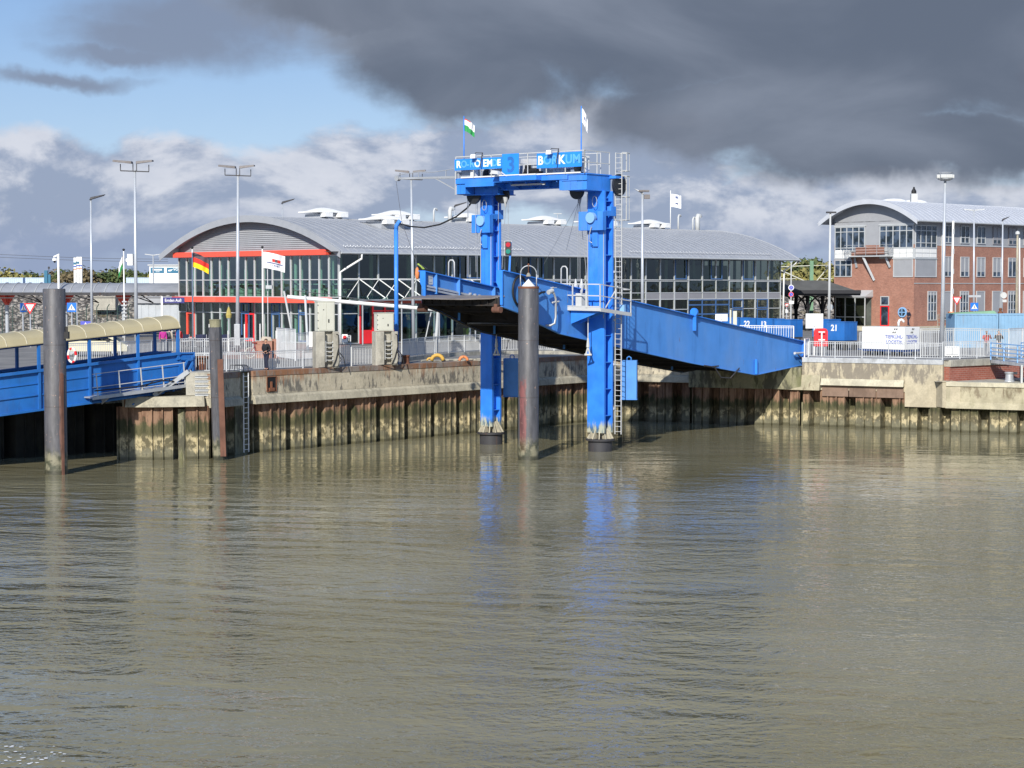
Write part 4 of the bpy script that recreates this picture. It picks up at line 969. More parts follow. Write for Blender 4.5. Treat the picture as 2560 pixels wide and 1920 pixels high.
paint('flag_white', (.80, .80, .80), .8, .03); paint('flag_green', (.03, .30, .08), .8, .1); paint('flag_red', (.70, .03, .02), .8, .08); paint('flag_gold', (.95, .62, .01), .8, .05); paint('flag_black', (.10, .07, .08), .8, .1); paint('flag_print', (.10, .13, .25), .8, .2)
a = PY(1160, 400, 111); flagpole('flagpole', 'thin blue flagpole with green white flag on the left end of the gantry', (a.x, a.y, 15.5), PY(1160, 290, 111).z, .045, 'blue_paint', dict(mesh=flag_mesh(.95, .72, lambda u, v: 2 if v < .12 and u < .6 else (0 if v < .5 + .1 * u else 1), .08, .55, .62), dz=.15), ['flag_white', 'flag_green', 'flag_red'])
a = PY(1453, 390, 106); flagpole('flagpole', 'thin blue flagpole with limp white flag on the right end of the gantry', (a.x, a.y, 15.5), PY(1452, 265, 106).z, .045, 'blue_paint', dict(mesh=flag_mesh(.9, .8, lambda u, v: 1 if (.4 < u < .6 and .3 < v < .6) else 0, .08, .8, .36), dz=.1), ['flag_white', 'flag_print'])
# signal light
q = PY(1273, 673, 100.6)
t = thing('traffic_light', 'small two lamp signal, red over green, on a blue post beside the ramp', 'traffic light', (q.x, q.y, 9.9))
mb = MB(); mb.bar((0, 0, 0), (.08, .02, 1.75), .10, .08); mb.build('post', 'blue_paint', t)
mb = MB(); mb.box(-.22, .10, -.14, .04, 1.06, 1.78); mb.build('housing', 'dark_steel', t, bevel=.02)
mb = MB(); mb.box(-.25, .13, .05, .07, 1.03, 1.81); mb.build('back_board', 'frame_grey', t)
for zc, m_ in ((1.6, 'signal_red'), (1.24, 'signal_green')):
    mb = MB(); mb.tube((-.06, -.18, zc), (-.06, -.14, zc), .125, 18); mb.build('lens', m_, t)
# rope and marker buoy on the jib
tip = Matrix.Rotation(BZ, 3, 'Z') @ V(-1.5, 10.1, 15.7) + MO; e = PY(1043, 664, 106.5)
mb = MB(); mb.path([tip, tip.lerp(e, .5) - V(.25, 0, .05), e, e - V(0, 0, .12)], .014, 5); mb.path([e, PY(1052, 662, 106.0), PY(1068, 672, 104)], .012, 5)
tag(mb.build('tag_line', 'wire'), 'thin rope hanging from the jib tip to the ramp end', 'rope')
mb = MB(); mb.lathe(e - V(0, 0, .78), [(.04, 0), (.10, .1), (.13, .35), (.09, .6), (.02, .7)], 10); tag(mb.build('fender_float', 'orange', smooth=True), 'orange float hanging from the jib rope at the ramp end', 'float')
mb = MB(); mb.bar(e + V(.05, 0, .1), e + V(.4, -.3, -.2), .10, .05); tag(mb.build('line_tie', 'lime'), 'lime green strap tied beside the orange float', 'strap')
# power cable mast
q = PY(991, 810, 114.5)
t = thing('cable_mast', 'blue goose neck mast carrying a black cable to the gantry', 'mast', (q.x, q.y, GR))
mb = MB(); mb.tube((0, 0, 0), (0, 0, 8.2), .13, 12); mb.path([(0, 0, 8.1), (.02, 0, 8.4), (.18, -.05, 8.62), (.26, -.05, 8.72)], .13, 10); mb.build('pole', 'blue_paint', t, smooth=True)
mb = MB(); mb.path([Vector(p) for p in [PY(999, 559, 114.4), PY(1025, 566, 113.8), PY(1060, 569, 113), PY(1100, 561, 112.4), PY(1140, 542, 111.8), PY(1168, 520, 111.2), PY(1190, 492, 110.6)]], .05, 6)
tag(mb.build('power_cable', 'black_rubber', smooth=True), 'thick black cable sagging from the blue mast to the left tower', 'cable')

# ================================================================== TERMINAL BUILDING
TZ = math.atan2(.694, .72)
def barrel(parent, x0, x1, yc, half, zt_, rise, th, mat, seams=0, fasc=.6, over=0, fmat=None, end_slope=0.0):
    """barrel roof along local x; profile in y"""
    N = 26; ys = [yc - half + 2 * half * i / N for i in range(N + 1)]
    f = lambda y: zt_ - rise * ((y - yc) / half) ** 2
    mb = MB(); xa, xb = x0, x1
    P = [[(xa, y, f(y)) for y in ys], [(xb, y, f(y)) for y in ys], [(xb, y, f(y) - th) for y in ys], [(xa, y, f(y) - th) for y in ys]]
    for a, b in ((0, 1), (1, 2), (2, 3), (3, 0)): mb.strip(P[a], P[b])
    for i in (0, N): mb.add([P[0][i], P[1][i], P[2][i], P[3][i]], [(0, 1, 2, 3)])
    r = mb.build('roof', mat, parent)
    for e in r.data.polygons: pass
    if seams:
        mb = MB(); x = x0 + .3
        while x < x1:
            a = [(x, y, f(y) + .002) for y in ys]; b = [(x, y, f(y) + .03) for y in ys]; c = [(x + .05, y, f(y) + .03) for y in ys]; d = [(x + .05, y, f(y) + .002) for y in ys]
            mb.strip(a, b); mb.strip(b, c); mb.strip(c, d); x += seams
        mb.build('standing_seam', mat, r)
    for xx in (x0 - .04, x1):
        mb = MB()
        a = [(xx, y, f(y) + .07) for y in ys]; b = [(xx + .04, y, f(y) + .07) for y in ys]; c = [(xx + .04, y, f(y) - fasc) for y in ys]; d = [(xx, y, f(y) - fasc) for y in ys]
        for p, q in ((a, b), (b, c), (c, d), (d, a)): mb.strip(p, q)
        mb.build('verge', fmat or mat, r)
    mb = MB()
    for yy in (ys[0] - .09, ys[-1] + .09): mb.tube((x0, yy, f(ys[0]) - .10), (x1, yy, f(ys[0]) - .10), .085, 8)
    mb.build('gutter', 'frame_grey', r)
    return r, f
term = thing('terminal_building', 'long glass ferry terminal with grey barrel roof and red bands on its gable', 'building', (-13.97, 152, 0), TZ)
LU, LV = 57.4, 22.8
roof, rf = barrel(term, -.95, 58.6, 11.5, 12.9, 15.2, 3.15, .22, 'roof_grey', seams=.78, fasc=.50, fmat='roof_grey')
mb = MB()       # snow guard rings above the gutter
x = 0
while x < 20: mb.path([(x + .11 * math.cos(a), -.75, rf(-.75) + .16 + .11 * math.sin(a)) for a in [2 * math.pi * i / 8 for i in range(8)]], .02, 4, closed=True); x += .35
x = 34
while x < 55: mb.path([(x + .11 * math.cos(a), -.75, rf(-.75) + .16 + .11 * math.sin(a)) for a in [2 * math.pi * i / 8 for i in range(8)]], .02, 4, closed=True); x += .42
mb.bar((0, -.75, rf(-.75) + .05), (20, -.75, rf(-.75) + .05), .03); mb.bar((34, -.75, rf(-.75) + .05), (55, -.75, rf(-.75) + .05), .03)
mb.build('snow_guard', 'roof_grey', roof)
# gable cladding in horizontal boards
mb = MB()
def halfspan(z): return 12.9 * math.sqrt(max(0, (15.2 - .24 - z) / 3.15))
z = 12.25
while z < 14.9:
    h = .165; y0 = max(0.0, 11.5 - halfspan(z)); y1 = min(LV, 11.5 + halfspan(z)); y2 = max(0.0, 11.5 - halfspan(z + h)); y3 = min(LV, 11.5 + halfspan(z + h))
    mb.add([(-.10, y0, z), (-.10, y1, z), (-.02, y3, z + h), (-.02, y2, z + h), (-.02, y0, z), (-.02, y1, z)], [(0, 1, 2, 3), (4, 5, 1, 0)]); z += h
mb.build('gable_cladding', 'cladding_grey', term, norm=False)
mb = MB(); ys = [LV * i / 20 for i in range(21)]
for xx in (.0, LU): mb.strip([(xx, y, 11.9) for y in ys], [(xx, y, rf(y) - .22) for y in ys])
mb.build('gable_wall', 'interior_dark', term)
def red_band(name, z0, z1, pts):
    mb = MB(); a = [(x, y, z0) for x, y in pts]; b = [(x, y, z1) for x, y in pts]; mb.strip(a, b); mb.strip(b, [(0.0, y, z1) for x, y in pts]); mb.strip(a, [(0.0, y, z0) for x, y in pts])
    mb.add([a[0], b[0], (0, pts[0][1], z1), (0, pts[0][1], z0)], [(0, 1, 2, 3)]); mb.add([a[-1], b[-1], (0, pts[-1][1], z1), (0, pts[-1][1], z0)], [(0, 1, 2, 3)])
    mb.build(name, 'red_band', term)
red_band('red_band', 11.83, 12.27, [(-.55, 1.0), (-.55, LV + .1)])
cr = [(-.45, .9), (-.5, 3.4), (-.55, 3.5), (-1.0, 5.5), (-1.35, 8.5), (-1.35, 12.5), (-1.2, 14.0), (-.7, 14.3), (-.7, 16.2), (-1.3, 17.2), (-1.5, 19.5), (-1.3, 21.6), (-.7, LV + .1)]
red_band('red_band', 7.92, 8.36, cr)
mb = MB(); mb.strip([(x - .12, y, 7.90) for x, y in cr], [(0.1, y, 7.90) for x, y in cr]); mb.build('canopy_soffit', 'frame_grey', term, norm=False)
# windows: one frame mesh and one pane mesh per kind, shared by copies
def win_proto(w, h, trans, fw=.07, fm='frame_grey', gm='glass', depth=.14, mid=()):
    mb = MB(); mb.box(0, fw, -depth / 2, depth / 2, 0, h); mb.box(w - fw, w, -depth / 2, depth / 2, 0, h)
    for z in trans: mb.box(fw, w - fw, -depth / 2 + .012, depth / 2 - .012, z - fw / 2, z + fw / 2)
    mb.box(fw, w - fw, -depth / 2 + .005, depth / 2 - .005, 0, fw); mb.box(fw, w - fw, -depth / 2 + .005, depth / 2 - .005, h - fw, h)
    for q in mid: mb.box(q - .03, q + .03, -depth / 2 + .02, depth / 2 - .02, fw, h - fw)
    o = mb.build('window', fm, None)
    mb = MB(); mb.add([(fw * .5, .01, fw * .5), (w - fw * .5, .01, fw * .5), (w - fw * .5, .01, h - fw * .5), (fw * .5, .01, h - fw * .5)], [(0, 1, 2, 3)])
    mb.build('pane', gm, o, norm=False)
    return o
def place(proto, parent, x, y, z, rz=0.0, first=[set()]):
    if proto.name not in first[0]:
        first[0].add(proto.name); o = proto; o.parent = parent
    else: o = dup(proto, par=parent)
    o.location = (x, y, z); o.rotation_euler = (0, 0, rz); return o
bw = (LV - .0) / 18
g1 = win_proto(bw, 3.47, (1.46,)); g2 = win_proto(bw, 3.30, (2.4,))
for i in range(18):
    place(g1, term, 0, LV - i * bw, 8.36, -math.pi / 2); 
    if i not in (1, 8): place(g2, term, 0, LV - i * bw, 4.6, -math.pi / 2)
bl = 2.05
l1 = win_proto(bl, 2.15, (), gm='glass_dark'); l2 = win_proto(bl, 5.2, (2.46, 3.43, 4.05), gm='glass_dark')
l3 = win_proto(bl, 5.2, (2.46, ), gm='glass_dark')
for i in range(28):
    place(l1, term, i * bl, 0, 9.85)
    if 1 <= i < 3: continue
    if 21 <= i <= 23: continue
    place(l2 if i > 12 else l3, term, i * bl, 0, 4.6)
# grey spandrel panels at the right half, blue opening frames, rolling door
mb = MB(); 
for i in range(18, 28): mb.box(i * bl + .08, (i + 1) * bl - .08, -.03, .0, 8.06, 8.63)
mb.build('spandrel_panel', 'panel_grey', term)
for i, z0, z1 in ((20, 9.95, 11.95), (22.6, 9.95, 11.95), (25, 9.95, 11.95), (24.2, 7.1, 8.0), (26.1, 7.1, 8.0), (24.2, 4.7, 7.0), (26.1, 4.7, 7.0), (5.6, 9.95, 11.9), (6.8, 9.95, 11.9), (10.5, 9.95, 11.9)):
    mb = MB(); x = i * bl
    for a, b, c, d in ((x, x + .1, z0, z1), (x + 1.6, x + 1.7, z0, z1), (x + .1, x + 1.6, z0, z0 + .1), (x + .1, x + 1.6, z1 - .1, z1)): mb.box(a, b, -.13, -.075, c, d)
    mb.build('opening_frame', 'frame_blue', term)
mb = MB(); xa = 21 * bl; xb = 24 * bl
mb.box(xa, xb, .0, .05, 4.6, 8.0); mb.box(xa, xb, .3, .34, 8.0, 9.85); mb.build('loading_door', 'glass_dark', term)
mb = MB()
for z in (4.7, 5.6, 6.5, 7.4, 7.9): mb.box(xa, xb, -.06, -.005, z, z + .14)
for k in range(4): mb.box(xa + k * (xb - xa) / 3 - .06, xa + k * (xb - xa) / 3 + .06, -.07, -.01, 4.6, 8.0)
mb.build('loading_door_frame', 'frame_blue', term)
mb = MB()
for i in range(3): mb.box(xa + i * bl, xa + i * bl + .07, -.07, .07, 8.0, 9.85)
mb.box(xa, xb, -.07, .07, 8.0, 8.08); mb.box(xa, xb, -.07, .07, 8.65, 8.72); mb.build('window', 'frame_grey', term)
mb = MB(); mb.add([(xa, .01, 8.0), (xb, .01, 8.0), (xb, .01, 9.85), (xa, .01, 9.85)], [(0, 1, 2, 3)]); mb.build('window', 'glass_dark', term, norm=False)
# red entrance on the long side, red and blue doors on the gable
d = MB(); d.box(2.05, 6.15, -.05, 0, 4.6, 5.7, 0); 
for x in (2.05, 3.4, 4.7, 6.0): d.box(x, x + .16, -.10, -.04, 4.6, 8.2)
for z in (6.35, 7.2, 8.1): d.box(3.5, 6.1, -.11, -.05, z, z + .11)
e = d.build('entrance', 'red', term); mb = MB(); mb.box(2.05, 17, -.10, .0, 7.85, 8.1); mb.build('entrance_header', 'dark_red', term)
mb = MB(); mb.add([(2.1, .02, 5.6), (6.1, .02, 5.6), (6.1, .02, 9.85), (2.1, .02, 9.85)], [(0, 1, 2, 3)]); mb.build('pane', 'glass_dark', e, norm=False)
for v, m_ in ((LV - 1 * bw, 'red_band'), (LV - 8 * bw, 'red')):
    mb = MB(); y0 = v - bw
    for a, b, c, d_ in ((y0, y0 + .15, 4.6, 7.0), (v - .15, v, 4.6, 7.0), (y0 + .15, v - .15, 6.85, 7.0), (y0 + .15, v - .15, 4.6, 4.8)): mb.box(-.12, -.0, a, b, c, d_)
    mb.box(-.07, .07, y0, y0 + .07, 7.0, 7.9); dr = mb.build('door', m_, term)
    mb = MB(); mb.add([(.0, y0 + .1, 4.6), (.0, v - .1, 4.6), (.0, v - .1, 7.9), (.0, y0 + .1, 7.9)], [(0, 1, 2, 3)]); mb.build('pane', 'glass', dr, norm=False)
for v in (1.6, 4.1, 12.1, 7.8):
    mb = MB()
    for z0, z1 in ((4.7, 7.0), (7.05, 7.85)):
        for a, b, c, d_ in ((v, v + .1, z0, z1), (v + 1.05, v + 1.15, z0, z1), (v + .1, v + 1.05, z1 - .1, z1), (v + .1, v + 1.05, z0, z0 + .1)): mb.box(-.13, -.075, a, b, c, d_)
    mb.build('opening_frame', 'frame_blue', term)
# diagonal bracing and glass canopy by the corner
mb = MB()
for i in range(1, 9):
    x = i * bl; mb.tube((x, -.12, 9.85), (x + 1.7, -1.5, 8.25), .045); mb.tube((x, -.12, 9.85), (x - 1.5, -.3, 8.3), .03)
mb.bar((0, -.12, 9.86), (19, -.12, 9.86), .12, .08); mb.build('brace', 'white_paint', term)
mb = MB(); mb.hexa([(0, -2.6, 8.22), (17.5, -2.6, 8.22), (17.5, 0, 8.42), (0, 0, 8.42)], [(0, -2.6, 8.25), (17.5, -2.6, 8.25), (17.5, 0, 8.45), (0, 0, 8.45)]); mb.build('glass_canopy', 'glass', term)
mb = MB(); mb.tube((0, -2.6, 8.16), (17.5, -2.6, 8.16), .05); mb.tube((0, -1.3, 8.22), (17.5, -1.3, 8.22), .04)
for k in range(5): mb.tube((.4 + k * 4.1, -2.5, 4.6), (.4 + k * 4.1, -2.5, 8.16), .06)
mb.build('canopy_frame', 'galvanised', term)
# downpipes
mb = MB(); mb.path([(1.2, -1.45, 12.0), (1.2, -1.45, 11.5), (.3, -.5, 10.7), (-.1, -.3, 10.4), (-.1, -.3, 4.6)], .09, 8); mb.path([(58.3, -1.4, 12.0), (58.2, -1.3, 11.6), (57.6, -.3, 10.9), (57.6, -.2, 4.6)], .09, 8); mb.path([(30.5, -1.4, 12.0), (30.5, -1.4, 11.6), (29.0, -.35, 10.8), (29.0, -.3, 4.6)], .08, 8); mb.build('downpipe', 'white_paint', term, smooth=True)
# eaves soffit, inner structure
mb = MB(); mb.box(0, LU, -.04, .2, 12.0, 12.3); mb.box(-1.5, LU + 1, -1.2, 0, 12.02, 12.06); mb.box(0, LU, LV - .1, LV, 4.6, 12.2); mb.build('eaves_beam', 'soffit', term)
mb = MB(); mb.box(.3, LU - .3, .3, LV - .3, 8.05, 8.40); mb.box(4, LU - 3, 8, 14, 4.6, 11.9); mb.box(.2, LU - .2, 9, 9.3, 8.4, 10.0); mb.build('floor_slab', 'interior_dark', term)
mb = MB(); mb.box(-.3, LU, -.0, LV, 4.56, 4.6); mb.build('floor', 'interior_floor', term)
mb = MB()
for i in range(0, 29, 2):
    for yy in (1.6, 6.5, 17): mb.tube((i * bl + .6, yy, 4.6), (i * bl + .6, yy, 12.2), .16, 10)
for yy in range(9): mb.tube((1.2, 1.3 + yy * 2.6, 4.6), (1.2, 1.3 + yy * 2.6, 12.2), .17, 10)
mb.box(48, LU - 1.2, 6.0, 6.1, 9.2, 11.4); mb.build('inner_column', 'interior_green', term)
mb = MB()
for k in range(8): mb.bar((2.6 + k * .1, 2.0 + k * 2.4, 8.5), (2.6, 3.6 + k * 2.4, 9.5), .06); 
mb.bar((2.5, 1, 9.45), (2.5, 21, 9.45), .08); mb.bar((2.5, 1, 9.0), (2.5, 21, 9.0), .04); mb.box(3.0, 3.2, 3, 20, 8.4, 9.1); mb.build('inner_railing', 'interior_green', term)
mb = MB()
for k, (x, y) in enumerate([(10, 2), (13, 2.3), (16.5, 2), (20, 2.4), (8, 3.5), (24, 2)]): mb.box(x, x + 1.0, y, y + .7, 5.3, 5.36); mb.box(x + .4, x + .6, y + .3, y + .4, 4.6, 5.3); mb.box(x - .6, x - .2, y, y + .5, 5.0, 5.6, 1)
mb.build('cafe_furniture', ['beige_cloth', 'lime'], term)
# right end glazing
mb = MB()
for k in range(9): mb.box(LU - .07, LU + .07, k * LV / 9 * .999, k * LV / 9 + .08, 4.6, 12.0)
for z in (7.0, 8.03, 9.85): mb.box(LU - .06, LU + .06, 0, LV, z, z + .07)
o = mb.build('window', 'frame_grey', term); mb = MB(); mb.add([(LU, .1, 4.6), (LU, LV, 4.6), (LU, LV, 12), (LU, .1, 12)], [(0, 1, 2, 3)]); mb.build('pane', 'glass_dark', o, norm=False)
# rooflights and roof furniture standing on the terminal
def TL(x, y, z): return Matrix.Rotation(TZ, 3, 'Z') @ V(x, y, 0) + V(-13.97, 152, z)
def rooflight(u, v, tilt, lab):
    t = thing('rooflight', lab, 'rooflight', TL(u, v, rf(v)), TZ, group='white domed rooflights on the terminal roof')
    mb = MB(); mb.hexa([(-1.3, -1.2, -.3), (1.3, -1.2, -.3), (1.3, 1.2, -.3), (-1.3, 1.2, -.3)], [(-1.15, -1.05, .35), (1.15, -1.05, .35), (1.15, 1.05, .35), (-1.15, 1.05, .35)]); mb.build('kerb', 'roof_grey', t)
    mb = MB(); mb.hexa([(-1.7, -1.4, .46), (1.7, -1.4, .46), (1.7, 1.4, .46), (-1.7, 1.4, .46)], [(-1.7, -1.4, .58), (1.7, -1.4, .58), (1.7, 1.4, .58), (-1.7, 1.4, .58)])
    mb.build('lid', 'white_paint', t, bevel=.03)
    N = 10; mb = MB(); vs = [(1.6 * (2 * i / N - 1), 1.3 * (2 * j / N - 1), .57 + .38 * (1 - (2 * i / N - 1) ** 2) * (1 - (2 * j / N - 1) ** 2)) for j in range(N + 1) for i in range(N + 1)]
    mb.add(vs, [(j * (N + 1) + i, j * (N + 1) + i + 1, (j + 1) * (N + 1) + i + 1, (j + 1) * (N + 1) + i) for j in range(N) for i in range(N)]); mb.build('dome', 'white_paint', t, smooth=True)
    for s in (-.75, .95): mb = MB(); mb.box(s - .45, s + .45, -1.75, -1.1, .08, .44); mb.build('motor_box', 'white_paint', t, bevel=.02)
    return t
for u, v, lab in ((7.1, 11, 'domed rooflight nearest the arched gable on the ridge'), (9.3, 5.4, 'domed rooflight low on the near roof slope'), (15.4, 11, 'domed rooflight behind the low one near the blue mast'), (24.2, 11, 'domed rooflight left of the left gantry tower'),
                  (34.3, 11, 'domed rooflight seen between the two gantry towers'), (41.6, 11, 'domed rooflight half hidden behind the right gantry tower'), (49.6, 11, 'domed rooflight right of the ladder cage behind a lamp post')):
    rooflight(u, v, 0, 'white ' + lab)
def vent(u, v, h, r, lab, hook=True):
    t = thing('vent_pipe', lab, 'vent pipe', TL(u, v, rf(v)), TZ)
    mb = MB(); mb.path([(0, 0, -.2), (0, 0, h), (.1, 0, h + .22), (.32, 0, h + .22), (.40, 0, h + .05)], r, 8); mb.build('pipe', 'grey_white', t, smooth=True)
vent(20, 11, 1.0, .09, 'thin hooked vent pipe on the roof left of the left tower'); vent(22.0, 11, 1.1, .2, 'fat hooked vent pipe on the roof left of the left tower'); vent(54.2, 11, 1.3, .10, 'slim hooked vent pipe beside the roof flagpole'); vent(56.1, 10, 1.3, .26, 'thick shiny flue with a bent cowl near the right roof end'); vent(55.6, 10.2, 1.1, .09, 'thin pipe standing against the thick roof flue', )
for x, y in ((1137, 516), (1394, 535), (706, 508)):
    q = PY(x, y, 228); t = thing('street_lamp', {1137: 'lamp head rising behind the terminal roof left of the left tower', 1394: 'flat topped mast rising over the roof between the gantry towers', 706: 'lamp rising behind the terminal roof peak near the gable'}[x], 'lamp post', (q.x, q.y, GR))
    mb = MB(); mb.tube((0, 0, 0), (0, 0, q.z - GR), .10, 8, r2=.06); mb.build('pole', 'steel_pole', t)
    mb = MB(); mb.box(-.5, .5, -.1, .1, q.z - GR, q.z - GR + .08) if x == 1394 else mb.hexa([(-.15, -.2, q.z - GR - .1), (1.3, -.2, q.z - GR + .4), (1.3, .2, q.z - GR + .4), (-.15, .2, q.z - GR - .1)], [(0, -.2, q.z - GR + .2), (1.5, -.2, q.z - GR + .55), (1.5, .2, q.z - GR + .55), (0, .2, q.z - GR + .2)]); mb.build('lamp_head', 'dark_steel' if x != 1394 else 'grey_white', t)

# ================================================================== BRICK BUILDING
bb = thing('brick_building', 'red brick office building with white arched roof and corner windows at right', 'building', (42.7, 200, 0), TZ)
BWD = 10.4; BX = 46
broof, bf = barrel(bb, -1.3, BX, 5.2, 6.4, 18.55, 2.3, .2, 'roof_pale', seams=.9, fasc=.45)
mb = MB(); mb.box(0, BX - 1, 0, BWD, 4.5, 13.72); mb.build('wall', 'brick_building', bb)
mb = MB(); mb.box(.02, BX - 1, .02, BWD - .02, 13.722, 16.3)
ys = [BWD * i / 16 for i in range(17)]; mb.strip([(.02, y, 16.2) for y in ys], [(.02, y, bf(y) - .2) for y in ys]); mb.build('upper_wall', 'cladding_grey', bb)
def bwin(name, plane, a0, a1, z0, z1, nx=1, nz=(), fm='frame_grey', gm='glass_blue', out=.03, blind=0.0, gdepth=0):
    """window on the gable (plane 'g': along v) or on the long side (plane 'l': along u)"""
    def B(mb, a, b, o0, o1, c, d):
        if plane == 'g': mb.box(-o1, -o0, a, b, c, d)
        else: mb.box(a, b, -o1, -o0, c, d)
    fw = .09; mb = MB()
    B(mb, a0, a0 + fw, .0, out + .06, z0, z1); B(mb, a1 - fw, a1, .0, out + .06, z0, z1); B(mb, a0 + fw, a1 - fw, 0, out + .055, z0, z0 + fw); B(mb, a0 + fw, a1 - fw, 0, out + .055, z1 - fw, z1)
    for i in range(1, nx): x = a0 + (a1 - a0) * i / nx; B(mb, x - .05, x + .05, 0, out + .05, z0 + fw, z1 - fw)
    for z in nz: B(mb, a0 + fw, a1 - fw, 0, out + .045, z - .04, z + .04)
    o = mb.build(name, fm, bb)
    mb = MB(); B(mb, a0 + fw, a1 - fw, .004, .02 + out * .3, z0 + fw, z1 - fw); mb.build('pane', gm, o)
    if blind:
        mb = MB(); B(mb, a0 + fw, a1 - fw, .021 + out * .3, .035 + out * .3, z1 - (z1 - z0) * blind, z1 - fw); mb.build('blind', 'blind_grey', o)
    return o
m, t_, p_ = base_mat('glass_blue', .06); t2 = NT(m.node_tree) if False else t_
pos_ = t_.node('ShaderNodeNewGeometry').outputs['Position']; t_.put(p_.inputs['Base Color'], t_.mix(t_.ss(t_.noise(pos_, 1.2, 3), .4, .6), (.02, .03, .04), (.07, .10, .15)))
bwin('window', 'g', 6.3, 10.3, 13.05, 15.75, 5, (15.2, 13.45)); bwin('window', 'g', .1, 4.4, 13.35, 15.8, 5, (15.2,)); bwin('window', 'l', .1, 4.15, 13.35, 15.8, 4, (15.2, 13.9))
bwin('window', 'g', 8.0, 10.3, 10.3, 12.15, 3, (11.6,)); 
mb = MB(); mb.box(-.06, 0, .0, 4.4, 12.25, 13.34); mb.box(0, 4.15, -.06, 0, 12.25, 13.34); mb.build('bay_frame', 'frame_grey', bb); mb = MB(); mb.box(-.06, 0, 8.1, 10.35, 12.2, 13.04); mb.build('bay_frame', 'frame_grey', bb)
mb = MB()
for (k, n, a, b) in (('g', 3, .12, 2.6), ('l', 3, .12, 4.1), ('g', 2, 8.2, 10.25)):
    w = (b - a) / n
    for i in range(n):
        for z in (12.36, 12.84):
            if k == 'g': mb.box(-.09, -.065, a + i * w + .06, a + (i + 1) * w - .06, z, z + .40)
            else: mb.box(a + i * w + .06, a + (i + 1) * w - .06, -.09, -.065, z, z + .40)
mb.build('white_panel', 'white_paint', bb)
bwin('window', 'g', .1, 2.6, 10.25, 12.2, 1, (), blind=.97); bwin('window', 'l', .1, 4.15, 10.25, 12.2, 1, (), blind=.97)
mb = MB(); mb.box(-.14, -.0, .0, 2.7, 12.2, 12.26); mb.box(0, 4.2, -.14, 0, 12.2, 12.26); mb.box(-.12, 0, 0, 4.5, 15.81, 15.95); mb.box(-.12, 0, 6.2, 10.4, 15.76, 15.9); mb.build('ledge', 'frame_grey', bb)
for i in range(11):
    u = 6.4 + i * 3.25 - .85
    bwin('window', 'l', u, u + 1.7, 13.95, 15.9, 2, (14.6,), fm='frame_grey' if i in (1, 2, 0, 5) else 'panel_grey', blind=.0 if i in (0, 1, 2, 5) else .75)
    bwin('window', 'l', u, u + 1.7, 10.3, 12.5, 2, (), blind=.75 if i != 4 else .2)
    bwin('window', 'l', u, u + 1.7, 5.6, 8.75, 3 if i in (1, 4) else 1, (6.6, 7.5) if i in (1, 4) else (), fm='frame_grey', blind=.9 if i not in (1, 4) else .14)
bwin('window', 'l', 2.55, 4.25, 5.6, 8.75, 3, (6.6, 7.5), fm='frame_grey', blind=.14)
mb = MB(); mb.box(.0, BX - 1, -.06, 0, 9.55, 9.62); mb.box(4.3, BX - 1, -.05, 0, 13.66, 13.74); mb.build('string_course', 'frame_grey', bb)
# balcony
mb = MB(); mb.box(-1.1, 0, 2.6, 8.3, 12.45, 12.58); bal = mb.build('balcony', 'frame_grey', bb)
mb = MB(); rails(mb, [(-1.08, 8.3, 12.58), (-1.08, 2.6, 12.58)], 1.15, (.3, .6, .9, 1.13), post=1.4, w=.04); rails(mb, [(-1.08, 8.3, 12.58), (0, 8.3, 12.58)], 1.15, (.2, .4, .6, .8, 1.13), post=1, w=.04); rails(mb, [(-1.08, 2.6, 12.58), (0, 2.6, 12.58)], 1.15, (.2, .4, .6, .8, 1.13), post=1, w=.04); mb.build('railing', 'galvanised', bal)
mb = MB(); mb.box(-.9, -.85, 3.2, 6.9, 12.7, 13.5); mb.build('brick_coloured_panel', 'brick_building', bal)
for q_ in (((-.1, 7.6, 12.4), (-.12, 7.3, 11.3)), ((-.9, 5.9, 12.4), (-.12, 5.0, 9.9)), ((-.5, 3.3, 12.4), (-.12, 3.0, 11.3))): mb = MB(); mb.bar(*q_, .11, .24); mb.build('strut', 'galvanised', bal)
# entrance, red door, round window
ent = MB(); ent.box(-1.3, 0, 5.3, 9.3, 8.02, 8.12); ent.hexa([(-1.4, 5.2, 8.14), (0, 5.2, 8.14), (0, 9.4, 8.14), (-1.4, 9.4, 8.14)], [(-1.4, 5.2, 8.2), (0, 5.2, 8.85), (0, 9.4, 8.85), (-1.4, 9.4, 8.2)])
for y in (5.3, 6.6, 7.9, 9.2): ent.box(-1.32, -1.22, y, y + .1, 4.6, 8.0)
ent.box(-1.31, -1.23, 5.4, 9.2, 5.9, 6.0); en = ent.build('glass_porch', 'frame_grey', bb)
mb = MB(); mb.add([(-1.25, 5.3, 4.6), (-1.25, 9.3, 4.6), (-1.25, 9.3, 8.0), (-1.25, 5.3, 8.0)], [(0, 1, 2, 3)]); mb.add([(-1.25, 9.25, 4.6), (0, 9.25, 4.6), (0, 9.25, 8.0), (-1.25, 9.25, 8.0)], [(0, 1, 2, 3)]); mb.build('pane', 'glass_dark', en, norm=False)
mb = MB(); mb.box(-.06, 0.0, 5.4, 9.2, 4.6, 8.0); mb.build('porch_back', 'interior_dark', en)
o = bwin('door', 'g', 3.1, 4.2, 5.0, 7.15, 1, (), fm='red'); bwin('window', 'g', 3.1, 4.2, 7.2, 8.2, 1, ())
mb = MB(); mb.tube((-.16, 1.35, 6.5), (.0, 1.35, 6.5), .54, 28); rw = mb.build('round_window', 'blue_pale', bb)
mb = MB(); mb.tube((-.18, 1.35, 6.5), (-.165, 1.35, 6.5), .41, 28); mb.build('pane', 'glass_blue', rw)
